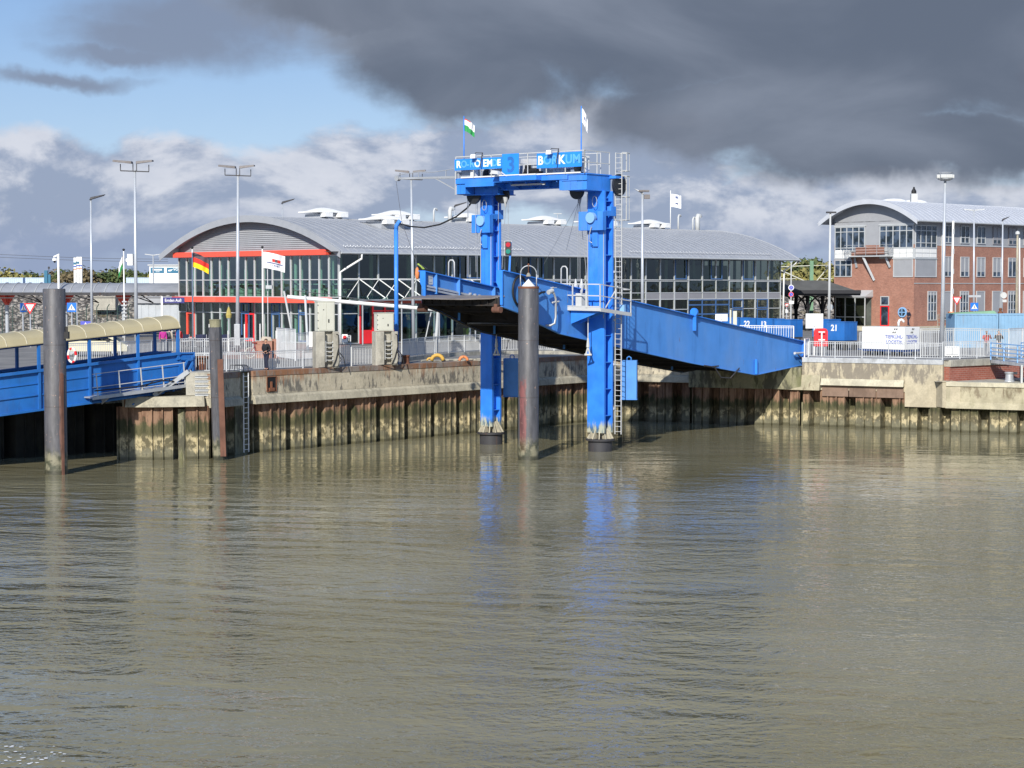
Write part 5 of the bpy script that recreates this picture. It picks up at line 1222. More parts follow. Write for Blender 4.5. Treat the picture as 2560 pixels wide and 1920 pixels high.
mb = MB(); mb.box(-.2, -.185, 1.31, 1.39, 6.10, 6.90); mb.box(-.2, -.185, .95, 1.75, 6.46, 6.54); mb.build('glazing_bar', 'blue_pale', rw)
mb = MB(); mb.tube((5.1, -.12, 4.6), (5.1, -.12, 16.1), .08); mb.tube((24.9, -.12, 4.6), (24.9, -.12, 16.1), .08); mb.build('downpipe', 'white_paint', bb)
for (u, r_, lab) in ((5.5, 1.1, 'white low dome rooflight on the brick building roof, left one'), (9.5, 1.1, 'white low dome rooflight on the brick building roof, right one')):
    q = Matrix.Rotation(TZ, 3, 'Z') @ V(u, 6.5, 0) + V(42.7, 200, bf(6.5))
    mb = MB(); mb.lathe(q, [(1.5, -.1), (1.5, .12), (1.3, .3), (.8, .45), (.01, .5)], 20); tag(mb.build('rooflight', 'white_paint', smooth=True), lab, 'rooflight')
q = Matrix.Rotation(TZ, 3, 'Z') @ V(7.5, 5.2, 0) + V(42.7, 200, bf(5.2))
t = thing('chimney', 'small grey chimney with black cowl on the brick building roof', 'chimney', q); mb = MB(); mb.box(-.35, .35, -.35, .35, -.2, .95); mb.build('stack', 'grey_white', t); mb = MB(); mb.lathe((0, 0, .95), [(.28, 0), (.28, .3), (.1, .6), (.1, .75)], 8); mb.build('cowl', 'black', t)
# raised landing before the brick building, ramp railing
mb = MB(); mb.box(-3.8, -.0, -2.8, 12, 4.3, 5.0); mb.box(0, 9, -2.8, -.0, 4.3, 5.0); o = mb.build('landing', 'concrete_pale'); o.location = (42.7, 200, 0); o.rotation_euler = (0, 0, TZ); tag(o, 'raised pale paved landing in front of the brick building', kind='structure')
q = Matrix.Rotation(TZ, 3, 'Z') @ V(.6, -2.6, 0) + V(42.7, 200, 5.0)
t = thing('railing', 'brown tube handrail with diagonal brace on the landing by the brick corner', 'railing', q, TZ)
mb = MB(); rails(mb, [(0, 0, 0), (6.5, 0, 0)], 1.3, (.45, .9, 1.28), post=1.9, w=.06); mb.bar((0, 0, 1.2), (2.2, 0, .1), .05); mb.build('handrail', 'rope', t)
# bent vent on the landing
q = PY(2250, 817, 193); t = thing('vent_pipe', 'white swan neck vent pipe beside the round window', 'vent pipe', (q.x, q.y, q.z))
mb = MB(); mb.path([(-.15, 0, 0), (-.15, 0, .45), (-.05, 0, .68), (.15, 0, .74), (.32, 0, .62), (.38, 0, .45)], .13, 10); mb.build('pipe', 'white_paint', t, smooth=True)

# ================================================================== HISTORIC PLATFORM ROOF
hp = thing('platform_roof', 'old dark platform roof on black iron columns between the two buildings', 'platform roof', (33, 204, GR))
mb = MB(); mb.hexa([(-6, -6, 4.3), (3.6, -6, 4.15), (3.6, 8, 4.15), (-6, 8, 4.3)], [(-6, -3, 5.35), (.4, -3, 5.35), (.4, 6, 5.35), (-6, 6, 5.35)]); mb.build('roof', 'bitumen', hp)
mb = MB(); mb.box(-6.1, 3.7, -6.1, -5.9, 3.95, 4.32); mb.box(-6.1, 3.7, -5.8, 8, 3.75, 4.08); mb.build('fascia', 'cast_iron', hp)
for (x, y) in ((-1.6, -4), (.5, -1), (-1.6, 4), (2.8, 4)):
    mb = MB(); mb.lathe((x, y, 0), [(.30, 0), (.30, .5), (.20, .6), (.19, 1.5), (.42, 1.55), (.42, 1.66), (.2, 1.7), (.18, 3.8)], 12)
    for s in (-1, 1): mb.path([(x + s * .15, y, 2.2), (x + s * .35, y, 3.0), (x + s * .9, y, 3.6), (x + s * 1.5, y, 3.8)], .10, 6); mb.path([(x, y + s * .15, 2.2), (x, y + s * .5, 3.2), (x, y + s * 1.3, 3.8)], .08, 6)
    mb.path([(x + .28 + .17 * math.cos(a), y, 3.35 + .17 * math.sin(a)) for a in [2 * math.pi * i / 10 for i in range(10)]], .04, 4, closed=True); mb.path([(x - .28 + .17 * math.cos(a), y, 3.35 + .17 * math.sin(a)) for a in [2 * math.pi * i / 10 for i in range(10)]], .04, 4, closed=True)
    mb.build('iron_column', 'cast_iron', hp)
for (x, lab) in ((2029, 'pale green overhead line mast rising behind the old platform roof'),):
    q = PY(x, 652, 216); t = thing('catenary_mast', lab, 'mast', (q.x, q.y, GR)); mb = MB(); mb.box(-.2, .2, -.2, .2, 0, q.z - GR); mb.build('mast', 'catenary_green', t)
    mb = MB(); z = q.z - GR - .55; mb.tube((0, 0, z), (-3.6, 0, z - .15), .05); mb.tube((-3.6, 0, z - .5), (-.6, 0, z - 1.85), .07); mb.tube((-3.8, 0, z - 1.55), (-1.8, 0, z - 1.5), .05); mb.tube((.6, 0, z - 1.75), (2.0, 0, z - .1), .06); mb.tube((1.0, 0, z - 1.5), (2.4, 0, z - 1.5), .05); mb.tube((0, 0, z), (2.0, 0, z + .05), .04); mb.build('bracket', 'cabinet', t)

# ================================================================== EMBANKMENTS, TREES, FAR THINGS
def slope(name, x0, x1, y0, y1, z1, lab):
    nx, ny = int((x1 - x0) / .7), 12; vs = []
    for j in range(ny + 1):
        for i in range(nx + 1):
            f = j / ny; vs.append((x0 + (x1 - x0) * i / nx, y0 + (y1 - y0) * f + random.uniform(-.2, .2), GR - .1 + (z1 - GR) * f + (random.uniform(-.16, .16) if 0 < j < ny else 0)))
    vs += [(x0, y1 + 30, z1 - .1), (x1, y1 + 30, z1 - .1)]
    fs = [(j * (nx + 1) + i, j * (nx + 1) + i + 1, (j + 1) * (nx + 1) + i + 1, (j + 1) * (nx + 1) + i) for j in range(ny) for i in range(nx)]
    n0 = ny * (nx + 1); fs.append(tuple(range(n0, n0 + nx + 1)) + (len(vs) - 1, len(vs) - 2))
    mb = MB(); mb.add(vs, fs); tag(mb.build(name, 'rubble', norm=False), lab, kind='structure')
slope('embankment', -95, -31, 196, 205, 8.7, 'stone rubble embankment behind the left platform')
slope('embankment', 24, 70, 228, 238, 9.0, 'stone rubble embankment behind the old platform roof')
def crown(r, h, n, leaf, seed, cone=0.0):
    rnd = random.Random(seed); mb = MB(); lobes = []
    for _ in range(9):
        a = rnd.uniform(0, 6.283); q = rnd.uniform(.0, .62); zz = rnd.uniform(.25, .9)
        lobes.append((V(math.cos(a) * q * r, math.sin(a) * q * r, h * zz), r * rnd.uniform(.34, .6) * (1 - cone * zz)))
    for _ in range(n):
        c, rr = rnd.choice(lobes); d = Vector((rnd.gauss(0, 1), rnd.gauss(0, 1), rnd.gauss(0, .8))).normalized(); p = c + d * rr * rnd.uniform(.55, 1.08)
        u = Vector((rnd.gauss(0, 1), rnd.gauss(0, 1), rnd.gauss(0, 1))).normalized(); w = u.cross(d + Vector((.01, .02, .03))).normalized(); s = leaf * rnd.uniform(.6, 1.4)
        mb.add([p - u * s, p + w * s * .7, p + u * s, p - w * s * .7], [(0, 1, 2, 3)])
    return mb, lobes
def make_tree(lab, mat, seed, r=3.2, h=6.5):
    t = thing('tree', lab, 'tree'); mb, lobes = crown(r, h, 900, .32, seed)
    for v in range(len(mb.v)): x, y, z = mb.v[v]; mb.v[v] = (x, y, z + 1.6)
    mb.build('crown', mat, t, norm=False)
    mb = MB(); mb.tube((0, 0, 0), (.1, 0, 3.2), .26, 8, r2=.17)
    for c, rr in lobes[:5]: mb.tube((.1, 0, 2.6), c + V(0, 0, 1.6), .11, 6, r2=.03)
    mb.build('trunk', 'bark', t); return t
protos = [make_tree('x', 'leaves_green', 1), make_tree('x', 'leaves_yellow', 2), make_tree('x', 'leaves_brown', 3), make_tree('x', 'leaves_green', 4, 2.6, 7.5)]
kind = ['dark green', 'yellow green', 'russet brown', 'tall green']
used = set(); tn = 0
def plant(px_, ytop, Y, k, lab, sc_=1.0, group=None):
    global tn
    q = PY(px_, ytop, Y); z0 = 4.5; hh = q.z - z0; s = hh / (9.2 if k == 3 else 8.2)
    o = protos[k] if k not in used else dup(protos[k]); used.add(k)
    o.location = (q.x, Y, z0); o.scale = (max(s, sc_), max(s, sc_), s); o.rotation_euler = (0, 0, random.uniform(0, 6)); o['label'] = lab
    o['group'] = group or 'trees on the skyline'; tn += 1
plant(30, 667, 262, 1, 'broad yellow green tree at the far left above the pale containers')
plant(158, 670, 300, 3, 'dark green tree left of the white striped pylon')
ORD = ['first', 'second', 'third', 'fourth', 'fifth', 'sixth', 'seventh', 'eighth', 'ninth', 'tenth', 'eleventh', 'twelfth', 'thirteenth', 'fourteenth', 'fifteenth']
for n_, (x, y, k) in enumerate(sorted(((75, 688, 2), (112, 684, 1), (135, 680, 2), (176, 682, 2), (212, 676, 2), (232, 680, 0), (255, 684, 2), (275, 680, 0), (300, 672, 0), (322, 668, 3), (345, 680, 0), (366, 684, 1), (392, 684, 1), (8, 676, 1), (55, 680, 0)))):
    plant(x, y, 300 + random.uniform(-8, 8), k, kind[k] + ' distant tree, ' + ORD[n_] + ' from left in the low skyline row left of the gable', 1.1)
for n_, (x, y, k) in enumerate(sorted(((1945, 662, 1), (1965, 655, 1), (1990, 652, 0), (2008, 645, 0), (2022, 647, 1), (2040, 655, 1), (2058, 652, 1), (2075, 655, 1), (2095, 660, 1), (1976, 672, 1), (2030, 672, 1), (2060, 672, 1)))):
    plant(x, y, 268 + random.uniform(-6, 6), k, kind[k] + ' autumn tree, ' + ORD[n_] + ' from left between the terminal and the brick building', 1.15, 'trees behind the old platform roof')
# containers, office, pylon
def simple_box(name, label, cat, x0, x1, y0, y1, Y, dep, mat, group=None, rib=0, rz=0):
    a = PY(x0, y1, Y); b = PY(x1, y0, Y); t = thing(name, label, cat, (a.x, Y, a.z), rz, group); w, h = b.x - a.x, b.z - a.z
    mb = MB(); mb.box(0, w, 0, dep, 0, h)
    if rib:
        x = .1
        while x < w - .1: mb.box(x, x + rib * .5, -.035, 0, .12, h - .12); x += rib
        mb.box(0, w, -.04, 0, h - .1, h); mb.box(0, w, -.04, 0, 0, .1); mb.box(0, .1, -.045, 0, .1, h - .1); mb.box(w - .1, w, -.045, 0, .1, h - .1)
    mb.build('container_body' if cat == 'container' else 'body', mat, t); return t, w, h
for i, (x0, x1, lab) in enumerate(((-40, 25, 'pale blue container at the far left edge behind the platform roof'), (26, 57, 'pale blue container beneath the yellow green tree'), (64, 110, 'pale blue container left of the camera pole'), (316, 345, 'pale blue container right of the green white flag'), (346, 376, 'pale blue container touching the white office'))):
    t, w, h = simple_box('container', lab, 'container', x0, x1, 694, 735, 250, 2.4, 'container_pale', 'pale containers on the far left skyline', rib=.3)
wo, w, h = simple_box('office_block', 'white flat roofed box building with dark teal sign boards beside the gable', 'building', 374, 455, 664, 740, 240, 6, 'white_paint', rz=R(4))
mb = MB(); mb.box(-.2, w + .2, -.2, 6.2, h, h + .14); mb.build('roof_edge', 'grey_white', wo)
for (a, b, s) in ((.15, 1.85, ''), (2.2, 4.3, 'VOL')):
    mb = MB(); mb.box(a, b, -.05, 0, h - .95, h - .25); sg = mb.build('sign_board', 'sign_teal', wo)
    if s: q = text_mesh(s, .45, .004, .008, 'white_paint', parent=sg); q.location = (3.45, -.055, h - .5)
    else:
        mb = MB(); mb.box(.4, 1.6, -.056, -.051, h - .62, h - .42); mb.box(.8, 1.3, -.056, -.051, h - .82, h - .76); mb.build('lettering', 'white_paint', sg)
mb = MB(); mb.hexa([(2.4, -.058, h - .72), (2.7, -.058, h - .72), (2.7, -.052, h - .72), (2.4, -.052, h - .72)], [(2.4, -.058, h - .55), (3.0, -.058, h - .45), (3.0, -.052, h - .45), (2.4, -.052, h - .55)]); mb.build('emblem', 'white_paint', wo)
q = PY(185, 742, 230); t = thing('advert_pylon', 'tall white pylon of three slabs with blue and orange stripes at left', 'pylon', (q.x, 230, 6))
for i in range(3):
    zt_ = PY(190, 642 + (2, 0, 0)[i], 230).z - 6; mb = MB(); mb.box(i * .33, i * .33 + .3, i * .1, i * .1 + .25, 0, zt_); o = mb.build('slab', 'white_paint', t)
    mb = MB(); mb.box(i * .33 - .01, i * .33 + .31, i * .1 - .012, i * .1 - .002, zt_ - 1.15, zt_ - 1.0, 0); mb.box(i * .33, i * .33 + .3, i * .1 - .012, i * .1 - .002, zt_ - 1.5, zt_ - 1.38, 1)
    if i < 2: mb.box(i * .33, i * .33 + .3, i * .1 - .012, i * .1 - .002, zt_ - .85, zt_ - .58, 2)
    mb.build('stripe', ['lettering_blue', 'orange', 'sign_teal'], o)
q = PY(114, 735, 235); t = thing('mini_tower', 'dark green narrow tower with antennas behind the left platform roof', 'tower', (q.x, 235, 6))
zt_ = PY(114, 676, 235).z - 6; mb = MB(); mb.box(-.15, .25, 0, .4, 0, zt_); mb.box(.3, .6, .1, .4, 0, zt_ - .5); mb.build('tower_body', 'sign_teal', t); mb = MB(); mb.tube((.4, .2, zt_ - .5), (.4, .2, zt_ + .5), .04); mb.box(.3, .5, .1, .3, zt_ + .2, zt_ + .45); mb.build('antenna', 'dark_steel', t)
mb = MB(); pts = lambda y0, y1: [PY(x, y0 + (y1 - y0) * x / 450 + 3 * math.sin(x / 450 * 3.1), 290) for x in range(-60, 460, 40)]
mb.path(pts(636, 648), .03, 4); mb.path(pts(643, 654), .03, 4); tag(mb.build('overhead_line', 'wire'), 'pair of thin overhead railway wires crossing the left sky', 'overhead wire')
# platform canopy at left
pcn = thing('platform_canopy', 'grey curved translucent platform canopy on red topped columns at left', 'canopy', (-37.5, 172.5, GR + .02))
N = 14
arc = lambda x: [(x, -2.6 + 5.2 * i / N, 4.15 + .85 * (1 - (2 * i / N - 1) ** 2)) for i in range(N + 1)]
mb = MB(); mb.strip(arc(-16), arc(9)); mb.strip([(x, y, z - .05) for x, y, z in arc(-16)], [(x, y, z - .05) for x, y, z in arc(9)]); mb.build('roof', 'canopy_grey', pcn, norm=False)
mb = MB(); x = -14
while x < 2.5: mb.path([(x, y, z + .03) for x, y, z in arc(x)], .05, 4); x += 1.05
mb.build('rib', 'grey_white', pcn)
mb = MB(); mb.box(-16, 9, -2.68, -2.58, 3.9, 4.14); mb.box(-16, 9, -2.66, -2.60, 3.62, 3.7); mb.box(-16, 9, 2.58, 2.68, 3.9, 4.14)
for x in (-12, -7.2, -2, 3): mb.tube((x, -2.5, 3.9), (x + 1.6, 0, 3.2), .05); mb.tube((x, 2.5, 3.9), (x + 1.6, 0, 3.2), .05)
mb.build('edge_beam', 'dark_steel', pcn)
for x in (-8.8, -3.4, 1.9):
    mb = MB(); mb.tube((x, 0, 0), (x, 0, 3.3), .17, 12); c = mb.build('column', 'steel_pole', pcn)
    mb = MB(); mb.tube((x, 0, 3.0), (x, 0, 3.6), .22, 12, r2=.24)
    for s in (-1, 1): mb.prism([(x + s * .15, -.06, 3.0), (x + s * .9, -.06, 4.1), (x + s * 1.0, -.06, 4.6), (x, -.06, 4.5)], (0, .12, 0)); mb.prism([(x - .06, s * .15, 3.0), (x - .06, s * 1.2, 4.2), (x - .06, s * 1.2, 4.6), (x - .06, 0, 4.5)], (.12, 0, 0))
    mb.build('bracket', 'red_band', c)
# corrugated shed, concrete block, dark mesh fence, station sign
t, w, h = simple_box('shed', 'grey ribbed metal shed behind the covered gangway end', 'shed', 343, 470, 758, 826, 185, 3, 'shed_metal', rib=.7)
mb = MB(); mb.box(-.2, w + .2, -.3, 3, h, h + .65); mb.build('fascia', 'cladding_grey', t)
t, w, h = simple_box('concrete_block', 'plain tan concrete block on the embankment behind the platform', 'wall', 234, 288, 741, 775, 199, 1.5, 'concrete_pillar')
t, w, h = simple_box('low_building', 'long low white building behind the left platform canopy', 'building', -40, 450, 715, 748, 236, 8, 'white_paint')
mb = MB(); mb.box(0, w, -.3, 8, h, h + .1); mb.build('roof', 'grey_white', t)
q = PY(403, 833, 160); t = thing('station_sign', 'dark blue station sign reading Emden Auss beside the gable', 'sign', (q.x, 160, GR))
mb = MB(); mb.box(0, .16, 0, .1, 0, PY(403, 741, 160).z - GR); mb.build('post', 'white_paint', t)
z = PY(403, 751, 160).z - GR; mb = MB(); mb.box(.16, 2.0, .02, .08, z - .23, z + .25); pn = mb.build('panel', 'sign_navy', t); s = text_mesh('Emden Auß', .36, .004, .004, 'white_paint', parent=pn, align='LEFT', sx=.84); s.location = (.32, .012, z)
mb = MB(); x0 = -52
tf = thing('mesh_fence', 'dark green mesh fence with bent posts in front of the stone embankment', 'fence', (-52, 188, GR))
for k in range(22): x = k * 1.05; mb.path([(x, 0, 0), (x, 0, 2.6), (x + .25, -.1, 2.95)], .045, 5)
mb.build('post', 'fence_green', tf)
mb = MB()
for z in [i * .3 for i in range(9)]: mb.bar((0, 0, z + .1), (22, 0, z + .1), .012)
k = 0
while k < 22: mb.bar((k, 0, 0), (k, 0, 2.6), .010); k += .25
mb.build('mesh_panel', 'fence_green', tf)

# ================================================================== COVERED GANGWAY
GO = V(-18.1, 102.0, 0); GA = math.atan2(.668, .745)
gw = thing('covered_gangway', 'blue passenger gangway with beige barrel canopy sloping down to the left', 'gangway', GO, GA)
gz = lambda t: 5.6 + .082 * t
X0 = -30
def slab(mb, xa, xb, y0, y1, d0, d1, mi=0, f=gz):
    mb.hexa([(xa, y0, f(xa) + d0), (xb, y0, f(xb) + d0), (xb, y1, f(xb) + d0), (xa, y1, f(xa) + d0)], [(xa, y0, f(xa) + d1), (xb, y0, f(xb) + d1), (xb, y1, f(xb) + d1), (xa, y1, f(xa) + d1)], mi)
def side(y, lab, sg):
    mb = MB(); slab(mb, X0, 0, y, y + .05, -1.95, 0); g_ = mb.build('side_girder', 'blue_gangway', gw); tag(g_, lab)
    o0, o1 = sorted((y + .02 - .14 * sg, y + .03 + .03 * sg)) if sg > 0 else (y - .02, y + .2)
    mb = MB(); slab(mb, X0, .05, y - .16, y + .12, -.02, .12); slab(mb, X0, -1.0, y - .16, y + .12, -2.02, -1.92); slab(mb, X0, 0, y - .07, y, -1.22, -1.16); slab(mb, X0, 0, y - .05, y, -.62, -.58)
    mb.build('flange', 'blue_gangway', g_)
    x = -2.6
    while x > X0:
        mb = MB(); mb.hexa([(x, y - .13, gz(x) - 1.92), (x + .12, y - .13, gz(x) - 1.92), (x + .12, y, gz(x) - 1.92), (x, y, gz(x) - 1.92)], [(x, y - .13, gz(x) - .02), (x + .12, y - .13, gz(x) - .02), (x + .12, y, gz(x) - .02), (x, y, gz(x) - .02)]); x -= 2.9; mb.build('stiffener', 'blue_gangway', g_)
    return g_
g1_ = side(0, 'near side girder of the gangway', -1); g2_ = side(2.35, 'far side girder of the gangway', 1)
mb = MB(); slab(mb, X0, 0, .06, 2.34, -1.5, -1.4); x = -1
while x > X0: mb.box(x, x + .1, .06, 2.34, gz(x) - 1.9, gz(x) - 1.51); x -= 1.5
mb.build('deck', 'underside', gw)
x = -2.55
for k in range(8):
    for y in (-.06, 2.32):
        mb = MB(); mb.bar((x, y, gz(x) + .1), (x, y, gz(x) + 1.42), .14, .14); mb.build('post', 'blue_gangway', gw)
    x -= 2.9
mb = MB(); mb.bar((-.08, -.06, gz(0) - .3), (-.08, -.06, gz(0) + 1.42), .14); mb.bar((-.08, 2.32, gz(0) + .1), (-.08, 2.32, gz(0) + 1.42), .14); mb.build('end_post', 'blue_gangway', gw)
mb = MB(); slab(mb, X0, 0, -.14, .0, 1.34, 1.48); slab(mb, X0, 0, 2.28, 2.42, 1.34, 1.48); mb.build('eaves_beam', 'blue_dark', gw)
N = 16
def arc2(x, o=0.0): return [(x, -.22 + 2.72 * i / N, gz(x) + 1.46 + o + .62 * math.sqrt(max(0, 1 - (2 * i / N - 1) ** 2)) ** 1.0) for i in range(N + 1)]
mb = MB(); xs = [X0 + (0 - X0) * i / 40 for i in range(41)]
for a, b in zip(xs, xs[1:]): mb.strip(arc2(a), arc2(b))
for a, b in zip(xs, xs[1:]): mb.strip(arc2(a, -.03), arc2(b, -.03))
cnp = mb.build('canopy', 'canopy_beige', gw, norm=False)
mb = MB(); x = -1.15
while x > X0: mb.path(arc2(x, .01), .028, 4); x -= 1.13
mb.path(arc2(-.02), .03, 5); mb.build('rib', 'concrete_pale', cnp)
for y_ in (-.06, 2.33):
    mb = MB(); mb.hexa([(.0, y_, gz(0) - 1.9), (.15, y_, gz(0) - 1.9), (.15, y_ + .06, gz(0) - 1.9), (.0, y_ + .06, gz(0) - 1.9)], [(.0, y_, gz(0) - 1.2), (.95, y_, gz(0) - 1.2), (.95, y_ + .06, gz(0) - 1.2), (.0, y_ + .06, gz(0) - 1.2)])
    mb.box(.0, .95, y_, y_ + .06, gz(0) - 1.2, gz(0) + .08); mb.box(.0, .95, y_ - .08, y_, gz(0) + .02, gz(0) + .10); mb.box(.88, .95, y_ - .08, y_, gz(0) - 1.2, gz(0) + .02); mb.build('end_plate', 'blue_gangway', gw)
mb = MB(); mb.bar((-.1, -.2, gz(0) - 1.9), (.75, -.2, gz(0) - .5), .12); mb.bar((-.5, -.2, gz(0) - 2.0), (.4, -.25, gz(0) - .3), .10); mb.bar((.75, -.2, gz(0) - .1), (.75, -.2, gz(0) - 1.3), .08); mb.bar((-.1, -.25, gz(0) - .2), (.75, -.25, gz(0) - .3), .08); mb.bar((-3.0, -.2, 3.0), (-.2, -.1, 3.9), .07); mb.build('hinge_strut', 'blue_gangway', gw)
# outer walkway with thin rails
wk = lambda t: gz(t) - 1.62
mb = MB(); slab(mb, -5.8, -.15, -.95, -.08, -.04, .02, f=wk); slab(mb, -5.8, -.15, -1.0, -.95, -.12, .05, f=wk)
for x in (-1.6, -4.8): mb.prism([(x, -.95, wk(x) - .1), (x, -.1, wk(x) - .1), (x, -.1, wk(x) - .5)], (.05, 0, 0))
wlk = mb.build('walkway', 'galvanised', gw)
mb = MB(); 
for d_ in (1.22, .52, .18): mb.bar((-5.8, -.97, wk(-5.8) + d_), (-.2, -.97, wk(-.2) + d_), .035)
x = -.2
for k in range(5): mb.bar((x, -.97, wk(x)), (x - .1, -.97, wk(x) + 1.24), .05); x -= 1.32
mb.build('handrail', 'grey_white', wlk)
mb = MB(); mb.path([(-5.7, -1.02, wk(-5.7) + .35), (-3, -1.02, wk(-3) + .28), (-1.6, -1.02, wk(-1.6) + .42), (-.9, -.9, wk(-1) + .3), (-.5, -.7, wk(0))], .04); mb.path([(-2.6, -.6, wk(-2.6) + .1), (-1.8, -.6, wk(-2) + .5), (-1.0, -.6, wk(-1) + .45), (-.75, -.6, wk(-.75) + .05)], .03)
mb.build('hose', 'black_rubber', wlk, smooth=True)
# banded life ring on the rails behind the pile
q = PY(180, 888, 97.6); mb = MB(); mb.path([q + V(.20 * math.cos(a), 0, .36 * math.sin(a)) for a in [2 * math.pi * i / 20 for i in range(20)]], .06, 6, closed=True)
nf = len(mb.f); mb.mi = [1 if (i // 6) % 5 < 2 else 0 for i in range(nf)]
tag(mb.build('life_ring', ['white_paint', 'red']), 'red and white life ring hanging in the gangway opening by the thick pile', 'life ring')

# ================================================================== RAILINGS
def railing(pts, h, label, mat='rail_paint', post=2.0, gap=.13, bw_=.028, tr=.06, foot=.10, zb0=None, pmat=None):
    pts = [Vector(p) for p in pts]; t = thing('railing', label, 'railing', pts[0])
    mb = MB()
    for a, b in zip(pts, pts[1:]): mb.bar(a + V(0, 0, h), b + V(0, 0, h), tr, tr * .8)
    mb.build('top_rail', mat, t, world=True)
    for a, b in zip(pts, pts[1:]):
        L = (b - a).length; n = max(1, round(L / post))
        for i in range(n + (1 if b is pts[-1] else 0)):
            c = a.lerp(b, i / n); mb = MB(); mb.bar(c, c + V(0, 0, h), .07, .07); mb.build('post', pmat or mat, t, world=True)
        for i in range(n):
            c, e = a.lerp(b, i / n), a.lerp(b, (i + 1) / n); mb = MB(); mb.bar(c + V(0, 0, foot), e + V(0, 0, foot), .04, .04); mb.bar(c + V(0, 0, h - .12), e + V(0, 0, h - .12), .03, .03) if gap else None
            k = max(2, int((e - c).length / gap))
            for j in range(1, k): s = c.lerp(e, j / k); mb.bar(s + V(0, 0, foot), s + V(0, 0, h - .02), bw_, bw_)
            mb.build('baluster_panel', mat, t, world=True)
    return t
def gp3(x, d, z=GR): return V(XZ(x, d), d, z)
fl2 = [V(*(p - nrm(PB[0], PB[1]) * .0), GR) for p in (PB[0], PB[0].lerp(PB[1], .46))]
def inset(p, o): n = nrm(PB[0], PB[1]); return V(p.x - n.x * o, p.y - n.y * o, GR)
railing([V(-18.4, 103.6, GR), V(-16.6, 103.8, GR), V(-15.9, 104.6, GR), inset(PB[0], 1.0), inset(PB[0].lerp(PB[1], .36), 1.0), V(-11.4, 109.9, GR)], 1.05, 'curved grey quay railing that the man in dark clothes leans against')
railing([gp3(150, 117), gp3(300, 121), gp3(450, 128), gp3(632, 130)], 1.15, 'long light grey railing across the terrace behind the gangway', gap=.15)
railing([gp3(692, 124), gp3(738, 119.5)], 2.0, 'tall close barred gate panel, left one, behind the man', gap=.15)
railing([gp3(739, 119.4), gp3(791, 121.5)], 1.75, 'tall close barred gate panel, right one, beside the white cabinet', gap=.14)
railing([gp3(878, 110.8), gp3(944, 113.3)], 1.15, 'short white railing section between the two cabinet pillars', gap=.16, mat='grey_white')
railing([gp3(846, 113.5), gp3(876, 114)], 1.75, 'narrow grey gate beside the left cabinet pillar', gap=.12)
k5 = [gp3(1004, 117.5), gp3(1060, 122.5), gp3(1120, 126.5), gp3(1200, 130), gp3(1300, 131.5), gp3(1470, 131.5)]
railing(k5, 1.15, 'long curved pale railing behind the rusty quay edge and the left tower', gap=.13, mat='grey_white')
k5b = [V(p.x, p.y - .25, 0) for p in k5]
mb = MB()
for a, b in zip(k5b, k5b[1:]): n = nrm(V(a.x, a.y).to_2d(), V(b.x, b.y).to_2d()); mb.hexa([a + V(0, 0, GR - .05), b + V(0, 0, GR - .05), b + V(0, .5, GR - .05), a + V(0, .5, GR - .05)], [a + V(0, 0, GR + .24), b + V(0, 0, GR + .24), b + V(0, .5, GR + .24), a + V(0, .5, GR + .24)])
for o in [o for o in COL.objects if o.get('label', '').startswith('long curved pale')]: o.location.z += .24
tag(mb.build('kerb', 'concrete_pillar'), 'raised concrete kerb under the curved pale railing', kind='structure')
railing([pe(.35, -.2, 4.58), pe(4.0, -.2, 4.58), pe(9.3, -.2, 4.58)], 1.05, 'grey bar railing on top of the high pale quay wall', post=1.85, gap=.15)
railing([V(27.7, 120.9, 4.58), V(30.3, 122.5, 4.58), V(32.0, 124.0, 4.58)], 1.12, 'grey bar railing above the red brick wall', post=1.6, gap=.14)
railing([gp3(2302, 125.5), gp3(2385, 127), gp3(2452, 125.5), gp3(2522, 123.3)], 1.9, 'taller white barred fence in front of the two watching people', post=2.2, gap=.15, mat='grey_white')
railing([gp3(2522, 123.4), gp3(2590, 126.5)], 1.95, 'end section of the tall fence at the right edge of the photo', post=2.2, gap=.12)
railing([gp3(2150, 140), gp3(2400, 146)], 1.3, 'far yard railing seen between the white cold store trailer and the sea container', gap=.2)
railing([gp3(1850, 133.5, 4.65), gp3(1984, 131.5, 4.65)], 1.85, 'white bar railing at the far side of the ramp end', post=2.0, gap=.17, mat='white_paint')
railing([pe(.1, -.15, 4.58), V(20.0, 126.6, 4.58)], 1.2, 'short white rail end beside the ramp hinge', gap=.3, mat='white_paint')

# blue footbridge at right
fb = thing('footbridge', 'blue railed footbridge leaving the quay at the right edge', 'footbridge', (31.9, 122.3, GR))
a = gp3(2478, 122.5, 4.50); b = gp3(2580, 116.5, 4.45)
mb = MB(); dd = (b - a).normalized(); n = V(-dd.y, dd.x, 0)
mb.hexa([a + V(0, 0, -.2), b + V(0, 0, -.2), b + n * 2.2 + V(0, 0, -.2), a + n * 2.2 + V(0, 0, -.2)], [a, b, b + n * 2.2, a + n * 2.2]); mb.build('deck', 'coping_light', fb, world=True)
mb = MB(); rails(mb, [a, b], 1.12, (.3, .55, .8, 1.1), post=2.0, w=.07); rails(mb, [a + n * 2.1, b + n * 2.1], 1.12, (.3, .55, .8, 1.1), post=2.0, w=.06); mb.build('railing', 'blue_pale', fb, world=True)
mb = MB(); c = gp3(2556, 117.8, 3.2); mb.bar(c, c + V(0, 0, 1.15), .12); mb.build('support', 'grey_white', fb, world=True)
